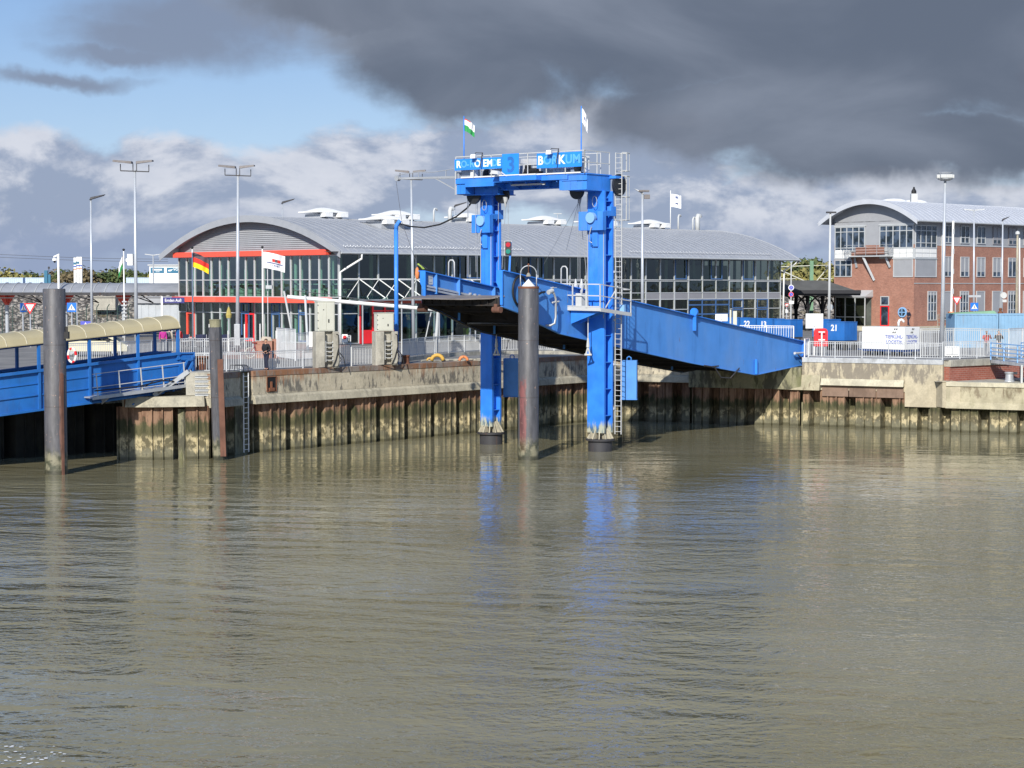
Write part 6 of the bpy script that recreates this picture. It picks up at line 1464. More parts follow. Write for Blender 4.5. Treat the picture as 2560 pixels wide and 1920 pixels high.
# bollards
def bollard(x, y, z, r, h, lab, cap=True):
    t = thing('bollard', lab, 'bollard', (x, y, z)); mb = MB(); mb.lathe((0, 0, 0), [(r * 1.25, 0), (r * 1.2, .05), (r, .1), (r * .92, h * .75), (r * 1.15, h * .86), (r * 1.15, h * .96), (r, h)], 18); smooth_shade(mb.build('bollard_body', 'rust' if 'rusty' in lab else 'galvanised', t))
    if not cap: mb = MB(); mb.tube((0, 0, h * .85), (.5, 0, h * .85), .08); mb.build('horn', 'galvanised', t)
q = GZ(1010, 913, GR); bollard(q.x, q.y + 1.6, GR, .24, .55, 'rusty bollard on the quay edge near the yellow rope guards')
q = gp3(503, 104.6); bollard(q.x, q.y, GR, .34, .85, 'rusty brown bollard left of the slim leaning pile')
q = GZ(2540, 957, 3.2); bollard(q.x, q.y + 1.6, 3.2, .27, .62, 'grey steel bollard on the low terrace under the footbridge', False)
# yellow chafe guards and coiled rope
q = GZ(1085, 905, GR)
t = thing('mooring_rope', 'dark mooring rope and chain lying on the quay edge', 'rope', (q.x, q.y, GR)); mb = MB()
mb.path([(-.8 + .28 * i, .1 + .9 * i * .12 + .12 * math.sin(i * 1.9), .06 + .04 * math.sin(i * 1.3)) for i in range(22)], .055, 6); mb.path([(.4 + .28 * i, .6 + .9 * i * .12 + .12 * math.cos(i * 2.3), .12) for i in range(16)], .05, 6); mb.build('coil', 'rope', t)
for (x, s, lab) in ((1092, 1.0, 'big yellow curved rope guard on the quay edge'), (1073, .45, 'small yellow rope guard lying flat beside the big one'), (1158, .7, 'orange and white rope guard further right on the quay edge')):
    q = GZ(x, 906, GR); mb = MB(); mb.path([(q.x + .36 * s * math.cos(a), q.y + .9, GR + .08 + .34 * s * math.sin(a)) for a in [math.pi * i / 8 for i in range(9)]], .10 * s + .02, 8)
    tag(mb.build('rope_guard', 'yellow' if s != .7 else 'orange', smooth=True), lab, 'rope guard')

# ================================================================== CABINETS ON CONCRETE PILLARS
def cab(x0, x1, ytop, ymid, d, lab, two):
    a = PY(x0, ymid, d); b = PY(x1, ytop, d); w = b.x - a.x; zc = a.z; h = b.z - a.z
    t = thing('switch_cabinet', lab, 'cabinet', (a.x, d, GR), R(24), group='cream switch cabinets on concrete pillars'); z0 = zc - GR
    w *= .86
    mb = MB(); mb.box(.0, w, 0, .62, z0 + .02, z0 + h); mb.box(-.03, w + .03, -.03, .65, z0 + h, z0 + h + .05); mb.build('cabinet_body', 'cabinet', t, bevel=.012)
    if two: ds = ((.05, w / 2 - .01), (w / 2 + .01, w - .05))
    else: ds = ((.05, w - .05),)
    for p, q in ds:
        mb = MB(); mb.box(p, q, -.025, -.002, z0 + .08, z0 + h - .06); dr = mb.build('door', 'cabinet', t, bevel=.006)
    mb = MB(); mb.box(w * .60, w * .66, -.05, -.026, z0 + h * .3, z0 + h * .42); mb.box(w * .3, w * .36, -.035, -.026, z0 + h * .72, z0 + h * .75)
    for k in range(4): mb.box(-.02, .02, -.03, .0, z0 + h * (.1 + .26 * k), z0 + h * (.1 + .26 * k) + .05)
    mb.build('handle', 'black', t)
    mb = MB(); mb.box(-.15, .38, -.12, .6, 0, z0); mb.box(w - .12, w + .22, -.12, .6, 0, z0); mb.box(.38, w - .12, .25, .6, 0, z0); mb.build('pillar', 'concrete_pillar', t, bevel=.02)
    mb = MB()
    for s in (.46, .88): mb.bar((s, -.02, .35), (s, -.02, z0 - .55), .035)
    for k in range(5): z = .45 + k * .25; mb.box(.46, .88, -.12, .10, z, z + .03)
    mb.build('step_iron', 'grey_white', t)
    mb = MB(); mb.path([(w + .05, -.15, z0 - .15), (w + .16, -.18, z0 - .2), (w + .18, -.18, z0 - .9), (w, -.18, .5), (w - .2, -.2, .1)], .03); mb.path([(w + .1, -.2, .9), (w + .3, -.2, .5), (w + .1, -.2, .1), (w - .6, -.3, .06), (w - 1.1, -.3, .04)], .025); mb.path([(w + .2, -.2, .9), (w + .5, -.1, .6), (w + .6, -.1, .1)], .025); mb.build('cable_loop', 'black_rubber', t)
    return t
cab(795, 846, 755, 829, 108.6, 'taller two door cream cabinet on the left concrete pillar', True)
cab(944, 994, 784, 829, 112.2, 'smaller single door cream cabinet on the right concrete pillar', False)
# white swing boom
bm_ = thing('barrier_boom', 'long white swing boom running behind the two cabinets', 'barrier', gp3(718, 124))
mb = MB(); mb.tube(PY(718, 742, 124), PY(1098, 775, 126), .13, 10); mb.build('boom', 'white_paint', bm_, world=True)
mb = MB(); mb.tube(PY(710, 728, 124), PY(731, 838, 124), .07); mb.tube(PY(763, 740, 124.2), PY(770, 880, 121), .08); mb.tube(PY(1095, 776, 126), PY(1088, 888, 126), .10); mb.tube(PY(1078, 780, 127), PY(1062, 855, 127), .04); mb.build('prop', 'grey_white', bm_, world=True)
mb = MB(); mb.path([PY(731, 725, 124), PY(860, 742, 124.5), PY(980, 758, 125.3), PY(1098, 772, 126)], .02, 4); mb.build('stay_wire', 'wire', bm_, world=True)

# ================================================================== LAMPS, FLAGS, SIGNS
def mast(x, ytop, d, r, lab, heads, xb=None, box=False, mat='steel_pole', z0=GR):
    top = PY(x, ytop, d); base = V(XZ(xb or x, d), d, z0); t = thing('lamp_mast', lab, 'lamp post', base); H = top - base
    mb = MB(); mb.tube((0, 0, 0), H, r, 12, r2=r * .55); mb.build('pole', mat, t, smooth=True)
    if box: mb = MB(); mb.box(-.2, .2, -.17, .17, .6, 2.1); mb.build('control_box', 'galvanised', t, bevel=.02)
    return t, H
def twin(t, H, w=1.0):
    mb = MB(); mb.bar(H + V(-.95 * w, 0, -.05), H + V(.95 * w, -.1, -.12), .07); mb.bar(H + V(-.12, 0, -.1), H + V(-.12, 0, .42), .05); mb.bar(H + V(.12, 0, -.1), H + V(.12, 0, .42), .05); mb.bar(H + V(.95 * w, -.1, -.12), H + V(.95 * w, -.1, .34), .05); mb.bar(H + V(-.95 * w, 0, -.05), H + V(-.95 * w, 0, .4), .05); mb.build('bracket', 'dark_steel', t)
    for s, e in ((-1, 1.35), (1, 1.25)):
        mb = MB(); a = H + V(s * .15, -.1, .42); b = H + V(s * e * w, -.25, .50); mb.hexa([a + V(0, -.35, -.04), b + V(0, -.35, .0), b + V(0, .35, .06), a + V(0, .35, -.0)] if s > 0 else [b + V(0, -.35, 0), a + V(0, -.35, -.04), a + V(0, .35, 0), b + V(0, .35, .06)], [q + V(0, 0, .14) for q in ([a + V(0, -.3, 0), b + V(0, -.3, 0), b + V(0, .3, 0), a + V(0, .3, 0)] if s > 0 else [b + V(0, -.3, 0), a + V(0, -.3, 0), a + V(0, .3, 0), b + V(0, .3, 0)])]); mb.build('lamp_head', 'flap_plate', t, bevel=.02)
def single(t, H, s=1, L=.95, mat='dark_steel'):
    mb = MB(); mb.hexa([H + V(-.1 * s, -.16, -.1), H + V(L * s, -.16, .22), H + V(L * s, .16, .22), H + V(-.1 * s, .16, -.1)], [H + V(.0, -.12, .12), H + V((L + .15) * s, -.05, .34), H + V((L + .15) * s, .05, .34), H + V(.0, .12, .12)]); mb.build('lamp_head', mat, t, bevel=.02)
t, H = mast(337, 425, 125, .14, 'tall floodlight mast with a twin lamp bar above the covered gangway', 2, xb=340); twin(t, H)
mb = MB(); mb.box(-.5, -.15, -.2, .2, H.z - 6.3, H.z - 5.55); mb.box(-.62, -.5, -.1, .1, H.z - 6.05, H.z - 5.85); mb.build('camera_box', 'white_paint', t)
t, H = mast(227, 497, 140, .11, 'slim single arm lamp post left of the tall twin mast', 1, xb=229); single(t, H)
t, H = mast(595, 436, 131, .15, 'tall twin headed floodlight mast in front of the arched gable', 2, xb=593, box=True); twin(t, H, .95)
t, H = mast(1028, 446, 145, .14, 'tall twin headed mast standing behind the gantry jib arm', 2, xb=1034); twin(t, H, .9)
t, H = mast(1606, 483, 135, .13, 'lamp mast rising behind the ramp right of the ladder cage', 1); single(t, H, -1, .45, 'grey_white'); mb = MB(); mb.box(.1, .5, -.2, .2, H.z - .4, H.z - .1); mb.box(-.3, .45, -.3, .3, H.z + .1, H.z + .22); mb.build('lamp_head', 'flap_plate', t)
t, H = mast(2363, 448, 124.5, .155, 'tallest floodlight mast with a round lamp crown by the brick building', 4, xb=2355)
mb = MB(); mb.lathe(H, [(.3, -.1), (.42, -.02), (.3, .04)], 14); mb.path([H + V(.48 * math.cos(a), .48 * math.sin(a), .0) for a in [2 * math.pi * i / 14 for i in range(14)]], .03, 4, closed=True); mb.path([H + V(.5 * math.cos(a), .5 * math.sin(a), .42) for a in [2 * math.pi * i / 14 for i in range(14)]], .03, 4, closed=True); mb.build('crown_ring', 'galvanised', t)
for k in range(6): a = 2 * math.pi * k / 6; mb = MB(); c = H + V(.38 * math.cos(a), .38 * math.sin(a), .14); mb.box(c.x - .2, c.x + .2, c.y - .14, c.y + .14, c.z - .08, c.z + .16); mb.build('lamp_head', 'grey_white', t, bevel=.03)
t, H = mast(2076, 533, 165, .14, 'white lamp post between the old platform roof and the brick building', 1, xb=2072, mat='grey_white'); mb = MB(); mb.box(-.3, .55, -.2, .2, H.z, H.z + .14); mb.build('lamp_head', 'dark_steel', t)
t, H = mast(2435, 527, 178, .12, 'double armed street lamp before the brick facade', 2); 
for s in (-1, 1): mb = MB(); mb.hexa([H + V(.05 * s, -.1, 0), H + V(.95 * s, -.1, .1), H + V(.95 * s, .1, .1), H + V(.05 * s, .1, 0)], [H + V(.05 * s, -.1, .1), H + V(1.0 * s, -.05, .18), H + V(1.0 * s, .05, .18), H + V(.05 * s, .1, .1)]); mb.build('lamp_head', 'grey_white', t)
mb = MB(); mb.box(-.6, .6, -.1, .1, H.z - 8.15, H.z - 7.95); mb.build('side_lamp', 'galvanised', t)
t, H = mast(2507, 550, 178, .12, 'single armed street lamp right of the double armed one', 1, xb=2504); single(t, H, 1, .5)
mb = MB(); mb.tube(V(.12, -.15, H.z - 7.1), V(.12, -.2, H.z - 7.1), .3, 18); mb.box(.0, .4, -.2, -.15, H.z - 7.75, H.z - 7.5); mb.build('round_sign', 'grey_white', t)
t, H = mast(2544, 588, 176, .16, 'tan post with a white knob near the right edge', 1, xb=2541, mat='concrete_lip'); mb = MB(); mb.lathe(H, [(.1, 0), (.22, .1), (.2, .3), (.05, .4)], 10); mb.build('knob', 'grey_white', t)
t, H = mast(2549, 595, 176.5, .10, 'slim white post beside the tan post at the right edge', 1, mat='white_paint')
# raised barrier arm with orange base
a = PY(2383, 552, 180); t = thing('lifting_barrier', 'raised white barrier arm on an orange base by the sea container', 'barrier', (a.x - .1, 180, GR)); mb = MB(); mb.bar((0, 0, 1.4), (.1, 0, a.z - GR), .18, .12); 
mb.build('arm', 'white_paint', t); mb = MB(); mb.box(-.4, .25, -.25, .25, 0, 1.9); mb.box(-.25, .2, -.3, .3, 1.9, 2.3); mb.build('drive_box', 'orange', t, bevel=.03)
mb = MB()
for k in range(4): z = 4 + k * 1.9; mb.box(.06, .22, -.07, .07, z, z + .5)
mb.build('reflector', 'galvanised', t)
# camera pole
q = PY(143, 640, 170); t = thing('camera_pole', 'white pole with a dome camera on a short arm at left', 'camera pole', (q.x + .1, 170, GR)); H = q.z - GR
mb = MB(); mb.tube((0, 0, 0), (0, 0, H), .10, 10); mb.build('pole', 'white_paint', t, smooth=True)
mb = MB(); mb.hexa([(-.45, -.08, H - .15), (.1, -.08, H + .05), (.1, .08, H + .05), (-.45, .08, H - .15)], [(-.4, -.08, H), (.1, -.08, H + .22), (.1, .08, H + .22), (-.4, .08, H)]); mb.build('arm', 'white_paint', t)
mb = MB(); mb.lathe((-.33, 0, H - .42), [(.2, .22), (.22, 0), (.2, -.02)], 12); c_ = mb.build('dome_camera', 'white_paint', t); mb = MB(); mb.lathe((-.33, 0, H - .44), [(.12, .0), (.10, -.12), (.03, -.18)], 12); mb.build('lens', 'black', c_)
# another twin street lamp far left
q = PY(383, 638, 205); t = thing('street_lamp', 'small twin winged street lamp before the white office', 'lamp post', (q.x, 205, GR)); H = q.z - GR
mb = MB(); mb.tube((0, 0, 0), (0, 0, H), .08, 8); mb.build('pole', 'steel_pole', t)
for s in (-1, 1): mb = MB(); mb.bar((0, 0, H), (s * .9, 0, H + .12), .2, .08); mb.build('lamp_head', 'grey_white', t)
# flags
BASEF = {}
b = gp3(482, 134); flagpole('flagpole', 'white flagpole flying a black red and gold flag before the gable', b, PY(481, 623, 134).z, .07, 'white_paint', dict(mesh=flag_mesh(1.25, 1.05, lambda u, v: 0 if v < .34 else (1 if v < .67 else 2), .09, .48, .9), dz=.22), ['flag_black', 'flag_red', 'flag_gold'], 'black')
def club(u, v):
    if .34 < v < .52 and .42 < u < .80: return (1, 2, 3)[int((u - .42) / .13) % 3]
    if .58 < v < .66 and .18 < u < .9: return 4
    if .70 < v < .80 and .34 < u < .74 and int(u * 26) % 2: return 4
    return 0
b = gp3(657, 134); flagpole('flagpole', 'white flagpole flying a white flag with striped emblem before the gable', b, PY(655, 622, 134).z, .07, 'white_paint', dict(mesh=flag_mesh(1.65, 1.15, club, .10, .30, .95, nx=40, ny=26), dz=.2), ['flag_white', 'flag_red', 'flag_black', 'flag_red', 'flag_print'], 'black')
mb = MB(); b2 = b + V(.35, .1, 0); mb.bar(b2 + V(0, 0, 0), b2 + V(0, 0, 6.5), .06); mb.box(b2.x - .1, b2.x + .35, b2.y - .3, b2.y + .1, 9.1, 9.35); tag(mb.build('floodlight', 'galvanised'), 'small grey floodlight on a bracket beside the white flag pole', 'floodlight')
b = gp3(311, 142); t = flagpole('flagpole', 'white flagpole with a limp green white and dark flag above the platform canopy', b, PY(310, 628, 142).z, .07, 'white_paint', dict(mesh=flag_mesh(1.0, .9, lambda u, v: 2 if u < .3 else (0 if v < .6 else 1), .10, 1.1, .45, dirx=-1), dz=.2), ['flag_white', 'flag_green', 'flag_black'], 'black')
mb = MB()
for k in range(5): mb.box(-.15 - .05 * (k % 2), .2, -.12, .12, 2.4 + k * .28, 2.5 + k * .28)
mb.build('cleat_box', 'galvanised', t)
b = TL(53.3, 11.3, rf(11.3)); flagpole('flagpole', 'flagpole with a white flag standing on the terminal roof', b, PY(1689, 476, b.y).z, .06, 'white_paint', dict(mesh=flag_mesh(1.1, 1.35, lambda u, v: 1 if (.42 < u < .68 and (.14 < v < .34 or .62 < v < .76)) else 0, .10, .15, .98, nx=16, ny=16), dz=.35), ['flag_white', 'flag_print'])

def sign_post(x, ytop, d, lab, kind_, w, ybase=None, r=.045, post_x=0.0, rz=0.0, rows=None):
    c = PY(x, ytop, d); t = thing('road_sign', lab, 'road sign', (c.x, d, GR), rz); z = c.z - GR
    mb = MB(); mb.tube((post_x, .04, 0), (post_x, .04, z), r, 8); mb.build('post', 'steel_pole', t)
    if kind_ == 'yield':
        for s, m_, o in ((1, 'red', 0), (.66, 'white_paint', -.008)):
            mb = MB(); hh = w * .87 * s; zc = z - w * .87 * .34; mb.prism([(-w / 2 * s, -.02 + o, zc + hh * .34), (w / 2 * s, -.02 + o, zc + hh * .34), (0, -.02 + o, zc - hh * .66)], (0, .02, 0)); pl = mb.build('sign_plate' if s == 1 else 'sign_face', m_, t if s == 1 else pl)
    elif kind_ == 'crossing':
        mb = MB(); mb.box(-w / 2, w / 2, -.02, 0, z - w, z); pl = mb.build('sign_plate', 'sign_blue', t, bevel=.01)
        mb = MB(); mb.prism([(-w * .40, -.03, z - w * .80), (w * .40, -.03, z - w * .80), (0, -.03, z - w * .14)], (0, .008, 0)); f_ = mb.build('sign_face', 'white_paint', pl)
        mb = MB(); mb.tube((0, -.040, z - w * .36), (0, -.032, z - w * .36), w * .045, 10); mb.prism([(-w * .04, -.040, z - w * .57), (w * .05, -.040, z - w * .57), (w * .03, -.040, z - w * .41), (-w * .03, -.040, z - w * .41)], (0, .008, 0)); mb.prism([(-w * .10, -.040, z - w * .72), (-w * .06, -.040, z - w * .72), (w * .02, -.040, z - w * .56), (-w * .03, -.040, z - w * .56)], (0, .008, 0)); mb.prism([(w * .10, -.040, z - w * .72), (w * .14, -.040, z - w * .72), (w * .05, -.040, z - w * .56), (0, -.040, z - w * .56)], (0, .008, 0))
        for k in range(5): mb.box(-w * .30 + k * w * .13, -w * .24 + k * w * .13, -.039, -.031, z - w * .79, z - w * .74)
        mb.build('walking_figure', 'black', pl)
    return t
sign_post(75, 758, 146, 'red and white give way sign left of the thick pile', 'yield', .98)
sign_post(58, 758, 147, 'narrow turned blue pedestrian crossing sign behind the give way sign', 'crossing', .70, rz=R(62))
sign_post(179, 757, 146, 'blue pedestrian crossing sign right of the thick pile', 'crossing', .72)
sign_post(192, 757, 150, 'grey back of a turned sign post beside the crossing sign', 'none', .5)
t = sign_post(214, 803, 138, 'violet blue sign with a triangle behind the gangway canopy', 'none', .7); z = PY(214, 803, 138).z - GR; mb = MB(); mb.box(-.37, .37, -.02, 0, z - .5, z); s_ = mb.build('sign_plate', 'sign_violet', t); mb = MB(); mb.prism([(-.2, -.03, z - .42), (.2, -.03, z - .42), (0, -.03, z - .08)], (0, .008, 0)); q_ = mb.build('sign_face', 'white_paint', s_); mb = MB(); mb.prism([(-.11, -.04, z - .38), (.11, -.04, z - .38), (0, -.04, z - .17)], (0, .008, 0)); mb.build('sign_symbol', 'red', s_)
sign_post(2392, 742, 160, 'give way sign in front of the brick building', 'yield', .80, post_x=-.1)
sign_post(2436, 757, 158, 'blue pedestrian crossing sign above the sea container', 'crossing', .66)
# parking signs between the buildings
c = PY(1978, 704, 178); t = thing('road_sign', 'tall post with two round stopping signs and a white plate right of the terminal', 'road sign', (c.x, 178, GR)); z = c.z - GR; zz = lambda y: PY(1978, y, 178).z - GR
mb = MB(); mb.tube((0, .05, 0), (0, .05, zz(655)), .06, 8); mb.build('post', 'grey_white', t)
for (yc, sl, m2) in ((719, (-1, 1), 'sign_violet'), (736, (1,), 'sign_violet')):
    r_ = .27 if yc == 719 else .24; mb = MB(); mb.tube((0, -.02, zz(yc)), (0, .0, zz(yc)), r_, 24); pl = mb.build('sign_plate', 'red_band' if yc == 736 else 'white_paint', t)
    mb = MB(); mb.tube((0, -.03, zz(yc)), (0, -.021, zz(yc)), r_ * .76, 24); f_ = mb.build('sign_face', m2, pl)
    mb = MB()
    for s in sl: mb.bar((-.15 * s, -.036, zz(yc) + .15), (.15 * s, -.036, zz(yc) - .15), .01, .05, up=(0, 1, 0))
    mb.build('sign_symbol', 'white_paint', pl)
mb = MB(); mb.box(-.2, .25, -.02, 0, zz(760), zz(752)); mb.build('sign_plate', 'white_paint', t)
t = sign_post(1967, 759, 185, 'small red and white give way sign before the rubble slope at right', 'yield', .4); mb = MB(); z = PY(1967, 759, 185).z - GR; mb.box(-.12, 0, -.02, 0, z - .9, z - .55); mb.box(.06, .12, -.02, 0, z - .9, z - .6); mb.build('sign_plate', 'white_paint', t)
c = PY(2075, 768, 170); t = thing('traffic_mirror', 'round grey sign disc partly hidden by the white lamp post', 'sign', (c.x, 170, GR)); mb = MB(); mb.tube((0, 0, 0), (0, 0, c.z - GR), .05); mb.build('post', 'steel_pole', t); mb = MB(); mb.tube((0, -.08, c.z - GR), (0, -.05, c.z - GR), .29, 20); mb.build('disc', 'galvanised', t)
# white boards seen from behind
def board_back(x0, x1, y0, y1, d, lab, base=GR):
    a = PY(x0, y1, d); b = PY(x1, y0, d); t = thing('notice_board', lab, 'notice board', ((a.x + b.x) / 2, d, base)); w = b.x - a.x
    mb = MB(); mb.tube((0, .02, 0), (0, .02, b.z - base), .05, 8); mb.build('post', 'white_paint', t)
    mb = MB(); mb.box(-w / 2, w / 2, -.03, 0, a.z - base, b.z - base); p_ = mb.build('board', 'white_paint', t, bevel=.01)
    mb = MB(); mb.box(-w * .42, w * .42, -.05, -.031, a.z - base + .1, a.z - base + .14); mb.box(-w * .45, w * .45, -.045, -.031, b.z - base - .1, b.z - base - .07); mb.box(-.02, .02, -.045, -.031, a.z - base + .15, b.z - base - .1); mb.build('board_rail', 'galvanised', p_)
board_back(2014, 2058, 784, 821, 129, 'square white board on a post above the red life saving box')
board_back(1788, 1819, 785, 803, 146, 'white board peeping over the ramp girder')
board_back(2362, 2398, 866, 890, 126, 'low white board behind the grey quay railing beside the tall mast')
mb = MB(); q = PY(1826, 800, 146); mb.bar(V(q.x, 146, GR), q + V(0, 0, .8), .12); mb.bar(V(q.x + .35, 146, GR), q + V(.35, 0, .7), .3, .05); tag(mb.build('striped_post', ['cabinet']), 'pair of cream and blue posts beside the board over the ramp girder', 'post')

# ================================================================== YARD: CARTS, CONTAINERS, LIFE BOX
def cart(x, d, num, lab, w=1.6, l=1.6, h=1.35, mat='blue_gangway'):
    c = gp3(x, d); t = thing('luggage_cart', lab, 'luggage cart', c, TZ, group='blue luggage carts')
    mb = MB(); mb.box(0, w, 0, l, .72, .72 + h); mb.box(-.02, w + .02, -.02, l + .02, .70 + h, .76 + h); mb.build('box_body', mat, t, bevel=.012)
    mb = MB(); mb.box(0, w, 0, l, .58, .70); mb.bar((-.1, l / 2, .62), (-1.0, l / 2, .55), .06); mb.build('chassis', 'dark_steel', t)
    for (a, b) in ((.25, .08), (w - .25, .08), (.25, l - .08), (w - .25, l - .08)): mb = MB(); mb.tube((a, b - .07, .25), (a, b + .07, .25), .25, 14); mb.tube((a, b, .25), (a, b, .62), .05); mb.build('wheel', 'tyre', t)
    if num: s = text_mesh(num, .62, .004, .02, 'white_paint', parent=t); s.rotation_euler = (0, 0, -math.pi / 2); s.location = (-.012, l * .56, .72 + h * .68)
    return t
cart(1889, 154, '22', 'blue luggage cart numbered 22 mostly behind the white railing of the ramp'); cart(1931, 152, '13', 'blue luggage cart numbered 13 behind the ramp end'); cart(1976, 148, '', 'unnumbered blue luggage cart just left of the white board'); cart(2072, 149, '', 'blue luggage cart hidden behind the cart numbered 21'); cart(2111, 138.5, '21', 'blue luggage cart clearly numbered 21 in white'); cart(1846, 157, '', 'blue luggage cart farthest left behind the ramp girder')
# cold store trailer
c = gp3(2261, 127.5); t = thing('cold_store_trailer', 'white box trailer lettered TIEFKUHL LOGISTIK behind the grey railing', 'trailer', c, TZ)
mb = MB(); mb.box(0, 1.85, 0, 3.45, .42, 1.95); mb.build('box_body', 'white_paint', t, bevel=.02)
mb = MB(); mb.box(0, 1.85, 0, 3.45, .28, .41); mb.box(.9, 1.0, 3.45, 4.4, .3, .38)
for y in (.15, 1.8, 3.3): mb.box(-.03, 1.88, y, y + .08, .41, 1.98) if y == 99 else None
mb.build('chassis', 'blue_dark', t)
for (a, b) in ((.12, .35), (1.73, .35), (.12, 3.0), (1.73, 3.0), (.12, .95), (.12, 2.4)): mb = MB(); mb.tube((a - .07, b, .17), (a + .07, b, .17), .17, 14); mb.build('wheel', 'tyre', t)
for (pl, cx, w_) in (('l', .80, 1.0), ('r', .92, .95)):
    for k, s in enumerate(('TIEFKÜHL-', 'LOGISTIK')):
        q = text_mesh(s, .34, .003, .004, 'lettering_blue', parent=t, sx=(.92 if pl == 'l' else .86))
        if pl == 'l': q.rotation_euler = (0, 0, -math.pi / 2); q.location = (-.008, cx, 1.28 - .36 * k)
        else: q.location = (cx, -.008, 1.28 - .36 * k)
    mb = MB()
    for (dx, dz) in ((-.02, 1.75), (.14, 1.75), (-.16, 1.53), (.0, 1.53)):
        if pl == 'l': mb.prism([(-.008, .80 - dx + .0, dz), (-.008, .80 - dx - .09, dz), (-.008, .80 - dx - .12, dz + .12), (-.008, .80 - dx - .03, dz + .12)], (.004, 0, 0))
        else: mb.prism([(.92 + dx, -.008, dz), (.92 + dx + .09, -.008, dz), (.92 + dx + .12, -.008, dz + .12), (.92 + dx + .03, -.008, dz + .12)], (0, .004, 0))
    mb.build('emblem', 'black', t)
# sea containers
def sea(x0, x1, d, lab, rz):
    a = gp3(x0, d); w = XZ(x1, d) - a.x; t = thing('sea_container', lab, 'container', a, rz, group='light blue sea containers'); h = 2.62
    mb = MB(); mb.box(0, w, 0, 2.4, 0, h - .02); 
    x = .14
    while x < w - .2: mb.hexa([(x, -.035, .16), (x + .16, -.035, .16), (x + .16, 0, .16), (x, 0, .16)], [(x, -.035, h - .14), (x + .16, -.035, h - .14), (x + .16, 0, h - .14), (x, 0, h - .14)]); x += .28
    mb.build('container_body', 'blue_sea_container', t)
    mb = MB(); mb.box(-.02, w + .02, -.05, .06, h - .12, h); mb.box(-.02, w + .02, -.05, .06, 0, .14); mb.box(-.02, .12, -.055, .06, .14, h - .12); mb.box(w - .12, w + .02, -.055, .06, .14, h - .12); mb.build('corner_frame', 'blue_sea_container', t)
sea(2387, 2496, 145, 'light blue sea container standing behind the tall white fence', R(3)); sea(2498, 2600, 146, 'second light blue sea container running out of the right edge', R(3))
q = PY(2458, 780, 144.5); t = thing('tarpaulin', 'green tarpaulin folded on top of the left sea container', 'tarpaulin', (q.x - 1.3, 145.4, GR + 2.62)); mb = MB(); mb.hexa([(-1, 0, 0), (2.6, 0, 0), (2.6, 1, 0), (-1, 1, 0)], [(-.9, .1, .06), (2.4, .1, .22), (2.4, .8, .22), (-.9, .8, .06)]); mb.build('sheet', 'catenary_green', t)
# life saving box with white frame
c = gp3(2053, 127); t = thing('life_saving_box', 'rounded red life saving box behind a white post frame', 'life box', c); zb_ = PY(2053, 866, 127).z - GR; zt2 = PY(2053, 821, 127).z - GR
mb = MB(); w = .46; mb.prism([(-w, 0, zb_), (w, 0, zb_), (w, 0, zt2 - .2), (w - .08, 0, zt2 - .05), (w - .22, 0, zt2), (-w + .22, 0, zt2), (-w + .08, 0, zt2 - .05), (-w, 0, zt2 - .2)], (0, .3, 0)); mb.build('box_body', 'red', t, bevel=.02)
mb = MB(); mb.box(-.22, .22, -.28, -.24, zt2 - .27, zt2 - .20); mb.box(-.22, .22, -.28, -.24, zt2 - .80, zt2 - .72); mb.box(-.045, .045, -.30, -.24, -.0, zt2 - .2); mb.build('frame', 'white_paint', t)
mb = MB(); mb.box(-.3, -.24, .1, .16, 0, zb_); mb.box(.24, .3, .1, .16, 0, zb_); mb.build('leg', 'galvanised', t)

# ================================================================== CAR, BICYCLE, TERRACE FURNITURE
c = gp3(236, 127); t = thing('taxi_van', 'cream coloured van parked behind the gangway railings', 'van', c, R(4)); L2 = 2.3
sec = [(-L2, .35), (-L2, 1.0), (-L2 + .12, 1.52), (-L2 + .5, 1.66), (.5, 1.66), (1.1, 1.5), (1.75, 1.02), (2.15, .88), (L2, .7), (L2, .35)]
mb = MB(); W2 = .9
mb.prism([(x, -W2, z) for x, z in sec], (0, 2 * W2, 0)); mb.build('body', 'cream_car', t, bevel=.05)
mb = MB()
for y in (-W2 - .012, W2 + .002): 
    mb.prism([(-2.1, y, 1.08), (-2.0, y, 1.45), (-1.3, y, 1.5), (-1.3, y, 1.08)], (0, .01, 0)); mb.prism([(-1.22, y, 1.08), (-1.22, y, 1.5), (-.2, y, 1.5), (-.2, y, 1.08)], (0, .01, 0)); mb.prism([(-.12, y, 1.08), (-.12, y, 1.5), (.55, y, 1.5), (1.45, y, 1.08)], (0, .01, 0))
mb.add([(1.12, -.75, 1.49), (1.12, .75, 1.49), (1.72, .8, 1.06), (1.72, -.8, 1.06)], [(0, 1, 2, 3)]); mb.build('window', 'car_glass', t)
for x in (-1.45, 1.45):
    for y in (-.86, .70): mb = MB(); mb.tube((x, y, .33), (x, y + .18, .33), .33, 22); wh = mb.build('wheel', 'tyre', t); mb = MB(); mb.tube((x, y - .02 if y < 0 else y + .19, .33), (x, y - .0 if y < 0 else y + .2, .33), .19, 14); mb.build('rim', 'galvanised', wh)
mb = MB(); mb.box(.9, 1.1, -1.05, -.91, 1.05, 1.2); mb.build('wing_mirror', 'black', t)
mb = MB(); mb.box(2.18, 2.31, -.8, -.5, .68, .8); mb.build('headlight', 'white_paint', t)
c = gp3(643, 124.5); t = thing('bicycle', 'dark bicycle with a wicker basket parked behind the leaning man', 'bicycle', c, R(30))
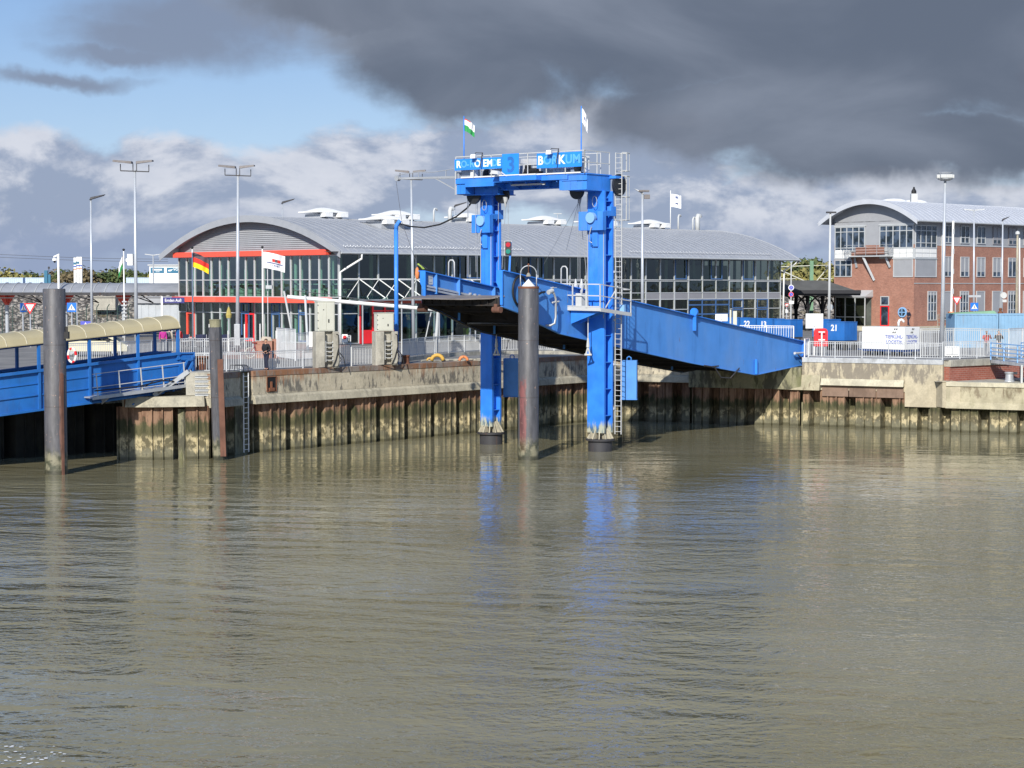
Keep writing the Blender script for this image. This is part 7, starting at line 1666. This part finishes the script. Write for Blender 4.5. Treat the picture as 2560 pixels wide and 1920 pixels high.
for x in (-.52, .52):
    mb = MB(); mb.path([(x + .33 * math.cos(a), 0, .35 + .33 * math.sin(a)) for a in [2 * math.pi * i / 24 for i in range(24)]], .025, 5, closed=True); wh = mb.build('wheel', 'cabinet', t)
    mb = MB()
    for k in range(6): a = math.pi * k / 6; mb.bar((x + .32 * math.cos(a), 0, .35 + .32 * math.sin(a)), (x - .32 * math.cos(a), 0, .35 - .32 * math.sin(a)), .008)
    mb.build('spokes', 'galvanised', wh)
mb = MB(); mb.tube((-.52, 0, .35), (-.1, 0, .35), .02); mb.tube((-.1, 0, .35), (-.2, 0, .95), .022); mb.tube((-.1, 0, .35), (.35, 0, .85), .022); mb.tube((.52, 0, .35), (.34, 0, 1.1), .02); mb.tube((-.52, 0, .35), (-.18, 0, .8), .018); mb.tube((-.35, 0, 1.0), (-.05, 0, .98), .05); mb.tube((.3, -.28, 1.1), (.3, .28, 1.1), .018); mb.build('frame', 'dark_red', t)
mb = MB(); mb.hexa([(.42, -.16, .85), (.72, -.16, .85), (.72, .16, .85), (.42, .16, .85)], [(.38, -.22, 1.18), (.8, -.22, 1.18), (.8, .22, 1.18), (.38, .22, 1.18)]); mb.build('basket', 'beige_cloth', t)
c = gp3(684, 124.5); t = thing('brick_planter', 'small brick pillar right of the bicycle', 'brick pillar', c); mb = MB(); mb.box(-.1, .45, 0, .5, 0, 1.25); mb.build('pillar', 'brick_building', t)
mb = MB(); mb.hexa([(-.9, .1, 1.1), (-.1, .1, 1.1), (-.1, .7, 1.1), (-.9, .7, 1.1)], [(-.8, .15, 1.42), (-.2, .15, 1.36), (-.2, .6, 1.36), (-.8, .6, 1.42)]); tag(mb.build('folded_sack', 'beige_cloth', bevel=.05, loc=c), 'tan folded bundle lying left of the brick pillar', 'bundle')
mb = MB(); mb.box(-1.2, 0, 0, .5, 0, 1.1); o = mb.build('planter', 'brick_building', loc=c + V(.0, .0, 0)); tag(o, 'low brick planter carrying the tan bundle', 'planter')
def chair_proto():
    t = thing('terrace_chair', 'x', 'chair'); mb = MB(); mb.box(-.25, .25, -.25, .25, .42, .46); mb.build('seat', 'grey_white', t)
    mb = MB(); mb.box(-.25, .25, .22, .26, .5, .98); mb.build('backrest', 'navy', t)
    for sx in (-.24, .24):
        for sy in (-.24, .24): mb = MB(); mb.tube((sx, sy, 0), (sx, sy, .45 if sy < 0 else .98), .022, 5); mb.build('leg', 'grey_white', t)
        mb = MB(); mb.bar((sx, -.24, .66), (sx, .24, .66), .03); mb.build('arm', 'grey_white', t)
    return t
cp = chair_proto(); spots = [(458, 147, .4), (472, 147.5, 2.6), (497, 146, .2), (512, 147, 2.9), (527, 146.5, 1.2), (560, 146, .3), (575, 147, 2.4), (604, 145, .6), (700, 143, .2)]
nm = ['first', 'second', 'third', 'fourth', 'fifth', 'sixth', 'seventh', 'eighth', 'ninth']
for i, (x, d, r_) in enumerate(spots):
    o = cp if i == 0 else dup(cp); o.location = gp3(x, d); o.rotation_euler = (0, 0, r_); o['group'] = 'cafe chairs on the terrace before the gable'
    o['label'] = nm[i] + ' from left of the white framed cafe chairs before the glass gable'
for x, d, lab in ((485, 147, 'white cafe table nearest the striped national flag pole'), (543, 146.5, 'white cafe table between the flag pole and the tall mast'), (590, 146, 'white cafe table by the foot of the tall mast')):
    t = thing('terrace_table', lab, 'table', gp3(x, d), group='cafe tables on the terrace'); mb = MB(); mb.box(-.4, .4, -.4, .4, .72, .75); mb.build('tabletop', 'grey_white', t); mb = MB(); mb.tube((0, 0, 0), (0, 0, .72), .03); mb.box(-.25, .25, -.25, .25, 0, .03); mb.build('pedestal', 'galvanised', t)
for i, (x, d) in enumerate(((448, 136), (482.5, 139), (523, 136), (570, 137), (611, 136), (538, 139), (650, 137), (690, 137), (430, 138), (408, 139))):
    t = thing('marker_post', nm[i % 9] + (' thin' if i < 9 else ' last thin') + ' white marker post from left along the terrace', 'post', gp3(x, d), group='thin white posts along the terrace'); mb = MB(); mb.tube((0, 0, 0), (0, 0, 2.0 if i % 2 == 0 else 1.5), .04, 8); mb.build('post', 'white_paint', t)
t = thing('parasol', 'furled yellow parasol inside the terrace row before the gable', 'parasol', gp3(572, 150)); mb = MB(); mb.tube((0, 0, 0), (0, 0, 3.2), .03); mb.build('pole', 'galvanised', t); mb = MB(); mb.lathe((0, 0, 2.2), [(.20, 0), (.24, .25), (.15, .6), (.04, .9)], 8); mb.build('canopy', 'canopy_yellow', t)
c = gp3(795, 121); mb = MB(); c = PY(781, 848, 119.5); mb.box(c.x - .22, c.x + .22, c.y - .02, c.y, c.z - .48, c.z + .48); o = mb.build('notice_board', 'white_paint'); tag(o, 'white notice sheet on the gate left of the taller cabinet', 'notice board')
c = PY(862, 846, 113.2); mb = MB(); mb.box(c.x - .17, c.x + .17, c.y - .02, c.y, c.z - .25, c.z + .25, 0); mb.tube((c.x, c.y - .03, c.z + .06), (c.x, c.y - .021, c.z + .06), .12, 16, mi=1); tag(mb.build('warning_sign', ['white_paint', 'red']), 'small white sign with a red disc on the narrow gate', 'sign')

# foam flecks floating in the near left water
mb = MB(); rf_ = random.Random(5)
for k in range(34):
    q = GZ(rf_.uniform(0, 165), rf_.uniform(1862, 1912), .012); r_ = rf_.uniform(.012, .055); n_ = 9
    mb.add([(q.x + r_ * rf_.uniform(.7, 1.5) * math.cos(6.283 * i / n_), q.y + r_ * rf_.uniform(.6, 1.2) * math.sin(6.283 * i / n_), .012) for i in range(n_)], [tuple(range(n_))])
tag(mb.build('foam', 'white_paint', norm=False), 'small white foam flecks on the near left water', kind='stuff')
# ================================================================== PEOPLE
def skin_obj(name, joints, edges, mat, parent, sub=2):
    me = bpy.data.meshes.new(name); me.from_pydata([j[0] for j in joints], edges, []); me.materials.append(M_(mat))
    o = bpy.data.objects.new(name, me); COL.objects.link(o); o.parent = parent
    sk = o.modifiers.new('skin', 'SKIN'); sk.use_smooth_shade = True
    for i, j in enumerate(joints):
        v = me.skin_vertices[0].data[i]; r = j[1]; v.radius = r if isinstance(r, tuple) else (r, r); v.use_root = (i == 0)
    sb = o.modifiers.new('sub', 'SUBSURF'); sb.levels = sub; sb.render_levels = sub
    return o
def person(loc, rz, label, pose, cloth, trouser, hair='hair', lean=0.0, hat=None, bag=None):
    t = thing('person', label, 'person', loc, rz)
    P = dict(hip=(0, 0, .95), waist=(0, 0, 1.10), chest=(0, 0, 1.34), neck=(0, 0, 1.50), head=(0, -.02, 1.64), kneeL=(.10, -.02, .50), footL=(.11, 0, .07), kneeR=(-.10, -.02, .50), footR=(-.11, 0, .07),
             shL=(.19, 0, 1.42), elL=(.24, .02, 1.15), haL=(.24, -.06, .90), shR=(-.19, 0, 1.42), elR=(-.24, .02, 1.15), haR=(-.24, -.06, .90)); P.update(pose)
    hx = lambda k, s: (P['hip'][0] + .09 * s, P['hip'][1], P['hip'][2] - .06)
    J = [(P['hip'], (.13, .10)), (P['waist'], (.12, .09)), (P['chest'], (.15, .10)), (P['neck'], .055), (V(*P['neck']).lerp(V(*P['head']), .5), .055), (P['head'], (.078, .095)), (V(*P['head']) + V(0, .01, .09), (.065, .08)),
         (hx(0, 1), .085), (P['kneeL'], .058), (P['footL'], .04), (V(*P['footL']) + V(0, -.15, -.03), .035), (hx(0, -1), .085), (P['kneeR'], .058), (P['footR'], .04), (V(*P['footR']) + V(0, -.15, -.03), .035),
         (P['shL'], .055), (P['elL'], .042), (P['haL'], .03), (P['shR'], .055), (P['elR'], .042), (P['haR'], .03)]
    E = [(0, 1), (1, 2), (2, 3), (3, 4), (4, 5), (5, 6), (0, 7), (7, 8), (8, 9), (9, 10), (0, 11), (11, 12), (12, 13), (13, 14), (2, 15), (15, 16), (16, 17), (2, 18), (18, 19), (19, 20)]
    for s, w in ((1, 17), (-1, 20)):     # palm with five fingers
        b0 = V(*J[w][0]); e = V(*J[w - 1][0]); d = (b0 - e).normalized(); side = d.cross(V(0, 0, 1)) if abs(d.z) < .9 else V(1, 0, 0); side.normalize(); pi = len(J)
        J.append((b0 + d * .06, (.030, .016))); E.append((w, pi))
        for k in range(4): a = b0 + d * .085 + side * (.024 * (k - 1.5)); J.append((a, .009)); E.append((pi, len(J) - 1)); J.append((a + d * (.055 + .012 * (1.5 - abs(k - 1.5))) + V(0, -.012, 0), .007)); E.append((len(J) - 2, len(J) - 1))
        a = b0 + d * .04 + side * .04; J.append((a, .011)); E.append((pi, len(J) - 1)); J.append((a + d * .045 + side * .012, .008)); E.append((len(J) - 2, len(J) - 1))
    body = skin_obj('body', [(tuple(a), r) for a, r in J], E, 'skin', t, 1)
    g = .022
    jk = [(P['hip'], (.165, .135)), (P['waist'], (.155, .125)), (P['chest'], (.185, .135)), ((P['neck'][0], P['neck'][1] + .01, P['neck'][2] - .04), .085), (P['shL'], .085), (P['elL'], .066), (V(*P['elL']).lerp(V(*P['haL']), .92), .05), (P['shR'], .085), (P['elR'], .066), (V(*P['elR']).lerp(V(*P['haR']), .92), .05)]
    skin_obj('jacket', [(tuple(a), r) for a, r in jk], [(0, 1), (1, 2), (2, 3), (2, 4), (4, 5), (5, 6), (2, 7), (7, 8), (8, 9)], cloth, t, 2)
    hL, hR = hx(0, 1), hx(0, -1)
    tr = [(P['hip'], (.14, .115)), (hL, .105), (P['kneeL'], .078), ((P['footL'][0], P['footL'][1], P['footL'][2] + .02), .062), (hR, .105), (P['kneeR'], .078), ((P['footR'][0], P['footR'][1], P['footR'][2] + .02), .062)]
    skin_obj('trousers', [(tuple(a), r) for a, r in tr], [(0, 1), (1, 2), (2, 3), (0, 4), (4, 5), (5, 6)], trouser, t, 2)
    for f in ('footL', 'footR'):
        p = V(*P[f]); mb = MB(); mb.hexa([p + V(-.05, .09, -.07), p + V(-.05, -.20, -.07), p + V(.05, -.20, -.07), p + V(.05, .09, -.07)], [p + V(-.045, .08, .04), p + V(-.04, -.17, -.02), p + V(.04, -.17, -.02), p + V(.045, .08, .04)]); mb.build('shoe', 'shoe', t, bevel=.015)
    h = V(*P['head']); N = 12
    mb = MB(); rows = []
    for j in range(7):
        ph = math.pi / 2 * (1 - j / 6 * 1.25); rows.append([h + V(.090 * math.cos(ph) * math.cos(a), .022 + .105 * math.cos(ph) * math.sin(a), .055 + .088 * math.sin(ph)) for a in [math.pi * 2 * i / N for i in range(N)]])
    vs = [p for r in rows for p in r]; fs = []
    for j in range(6):
        for i in range(N):
            a = 2 * math.pi * (i + .5) / N
            if j >= 3 and math.sin(a) < -.35: continue
            fs.append((j * N + i, j * N + (i + 1) % N, (j + 1) * N + (i + 1) % N, (j + 1) * N + i))
    mb.add(vs, fs); mb.build('hair', hat or hair, t, smooth=True)
    mb = MB(); mb.hexa([h + V(-.013, -.115, -.005), h + V(.013, -.115, -.005), h + V(.013, -.08, -.005), h + V(-.013, -.08, -.005)], [h + V(-.007, -.095, .05), h + V(.007, -.095, .05), h + V(.007, -.08, .05), h + V(-.007, -.08, .05)])
    for s in (-1, 1): mb.lathe(h + V(.085 * s, 0, .0), [(.006, 0), (.014, .02), (.006, .045)], 6)
    mb.build('nose_and_ears', 'skin', t)
    mb = MB()
    for s in (-1, 1): mb.box(h.x + .03 * s - .012, h.x + .03 * s + .012, h.y - .100, h.y - .088, h.z + .035, h.z + .046)
    mb.box(h.x - .02, h.x + .02, h.y - .102, h.y - .088, h.z - .042, h.z - .034); mb.build('eyes_and_mouth', 'hair', t)
    if bag: mb = MB(); mb.box(-.16, .16, .10, .28, 1.0, 1.45); mb.build('backpack', bag, t, bevel=.04)
    return t
# the man leaning on the quay railing
c = GZ(668, 926, GR)
person((c.x, c.y, GR + .02), R(-30), 'man in dark jacket and dark trousers leaning back on the quay railing with crossed feet', dict(hip=(-.10, .06, .93), waist=(-.11, .06, 1.08), chest=(-.09, .02, 1.34), neck=(-.06, -.02, 1.50), head=(-.04, -.06, 1.63), kneeL=(.0, -.06, .50), footL=(.10, -.10, .07), kneeR=(-.10, -.05, .50), footR=(-.10, .0, .07), shL=(.10, .0, 1.41), elL=(.17, .08, 1.14), haL=(.02, -.12, 1.06), shR=(-.28, .03, 1.41), elR=(-.40, .10, 1.16), haR=(-.26, .14, .98)), 'black_cloth', 'navy_cloth')
c = PY(2271, 816, 194)
person((c.x, 194, c.z), R(-70), 'man in a dark suit and cap walking on the landing before the round window', dict(head=(0, -.10, 1.62), neck=(0, -.05, 1.49), chest=(0, -.0, 1.33), haL=(.12, .16, 1.0), elL=(.24, .12, 1.15), haR=(-.12, .16, 1.0), elR=(-.24, .12, 1.15), kneeL=(.09, -.1, .5), footL=(.09, -.12, .07), kneeR=(-.09, .02, .5), footR=(-.09, .16, .09)), 'navy_cloth', 'navy_cloth', hat='black')
ph = dict(elL=(.30, -.10, 1.22), haL=(.12, -.24, 1.5), elR=(-.30, -.10, 1.22), haR=(-.12, -.24, 1.5))
c = gp3(2467, 125.6); person(c, R(8), 'person in a red jacket raising both hands behind the tall white fence', ph, 'red_cloth', 'navy_cloth')
c = gp3(2497, 125.8); person(c, R(-8), 'person in a dark jacket and pale trousers with raised hands behind the tall white fence', ph, 'black_cloth', 'beige_cloth')
c = gp3(407, 134.5); person(c, R(20), 'person in a magenta jacket standing on the terrace behind the gangway end', {}, 'magenta_cloth', 'navy_cloth')
c = gp3(423, 135.5); person(c, R(160), 'person in a pale grey coat with a stroller beside the magenta jacket', {}, 'beige_cloth', 'grey_cloth', bag='grey_cloth')
c = gp3(447, 136.5); person(c, R(-20), 'person in a red top and black trousers right of the gangway end post', {}, 'red_cloth', 'black_cloth')
c = PY(2498, 772, 146.6); mb = MB(); mb.lathe((c.x + .1, 146.6, GR + 2.62), [(.22, 0), (.2, .1), (.1, .2), (.14, .32), (.1, .42)], 10); tag(mb.build('roof_lamp', 'rust'), 'small dark cap like lamp standing on the joint of the sea containers', 'lamp')
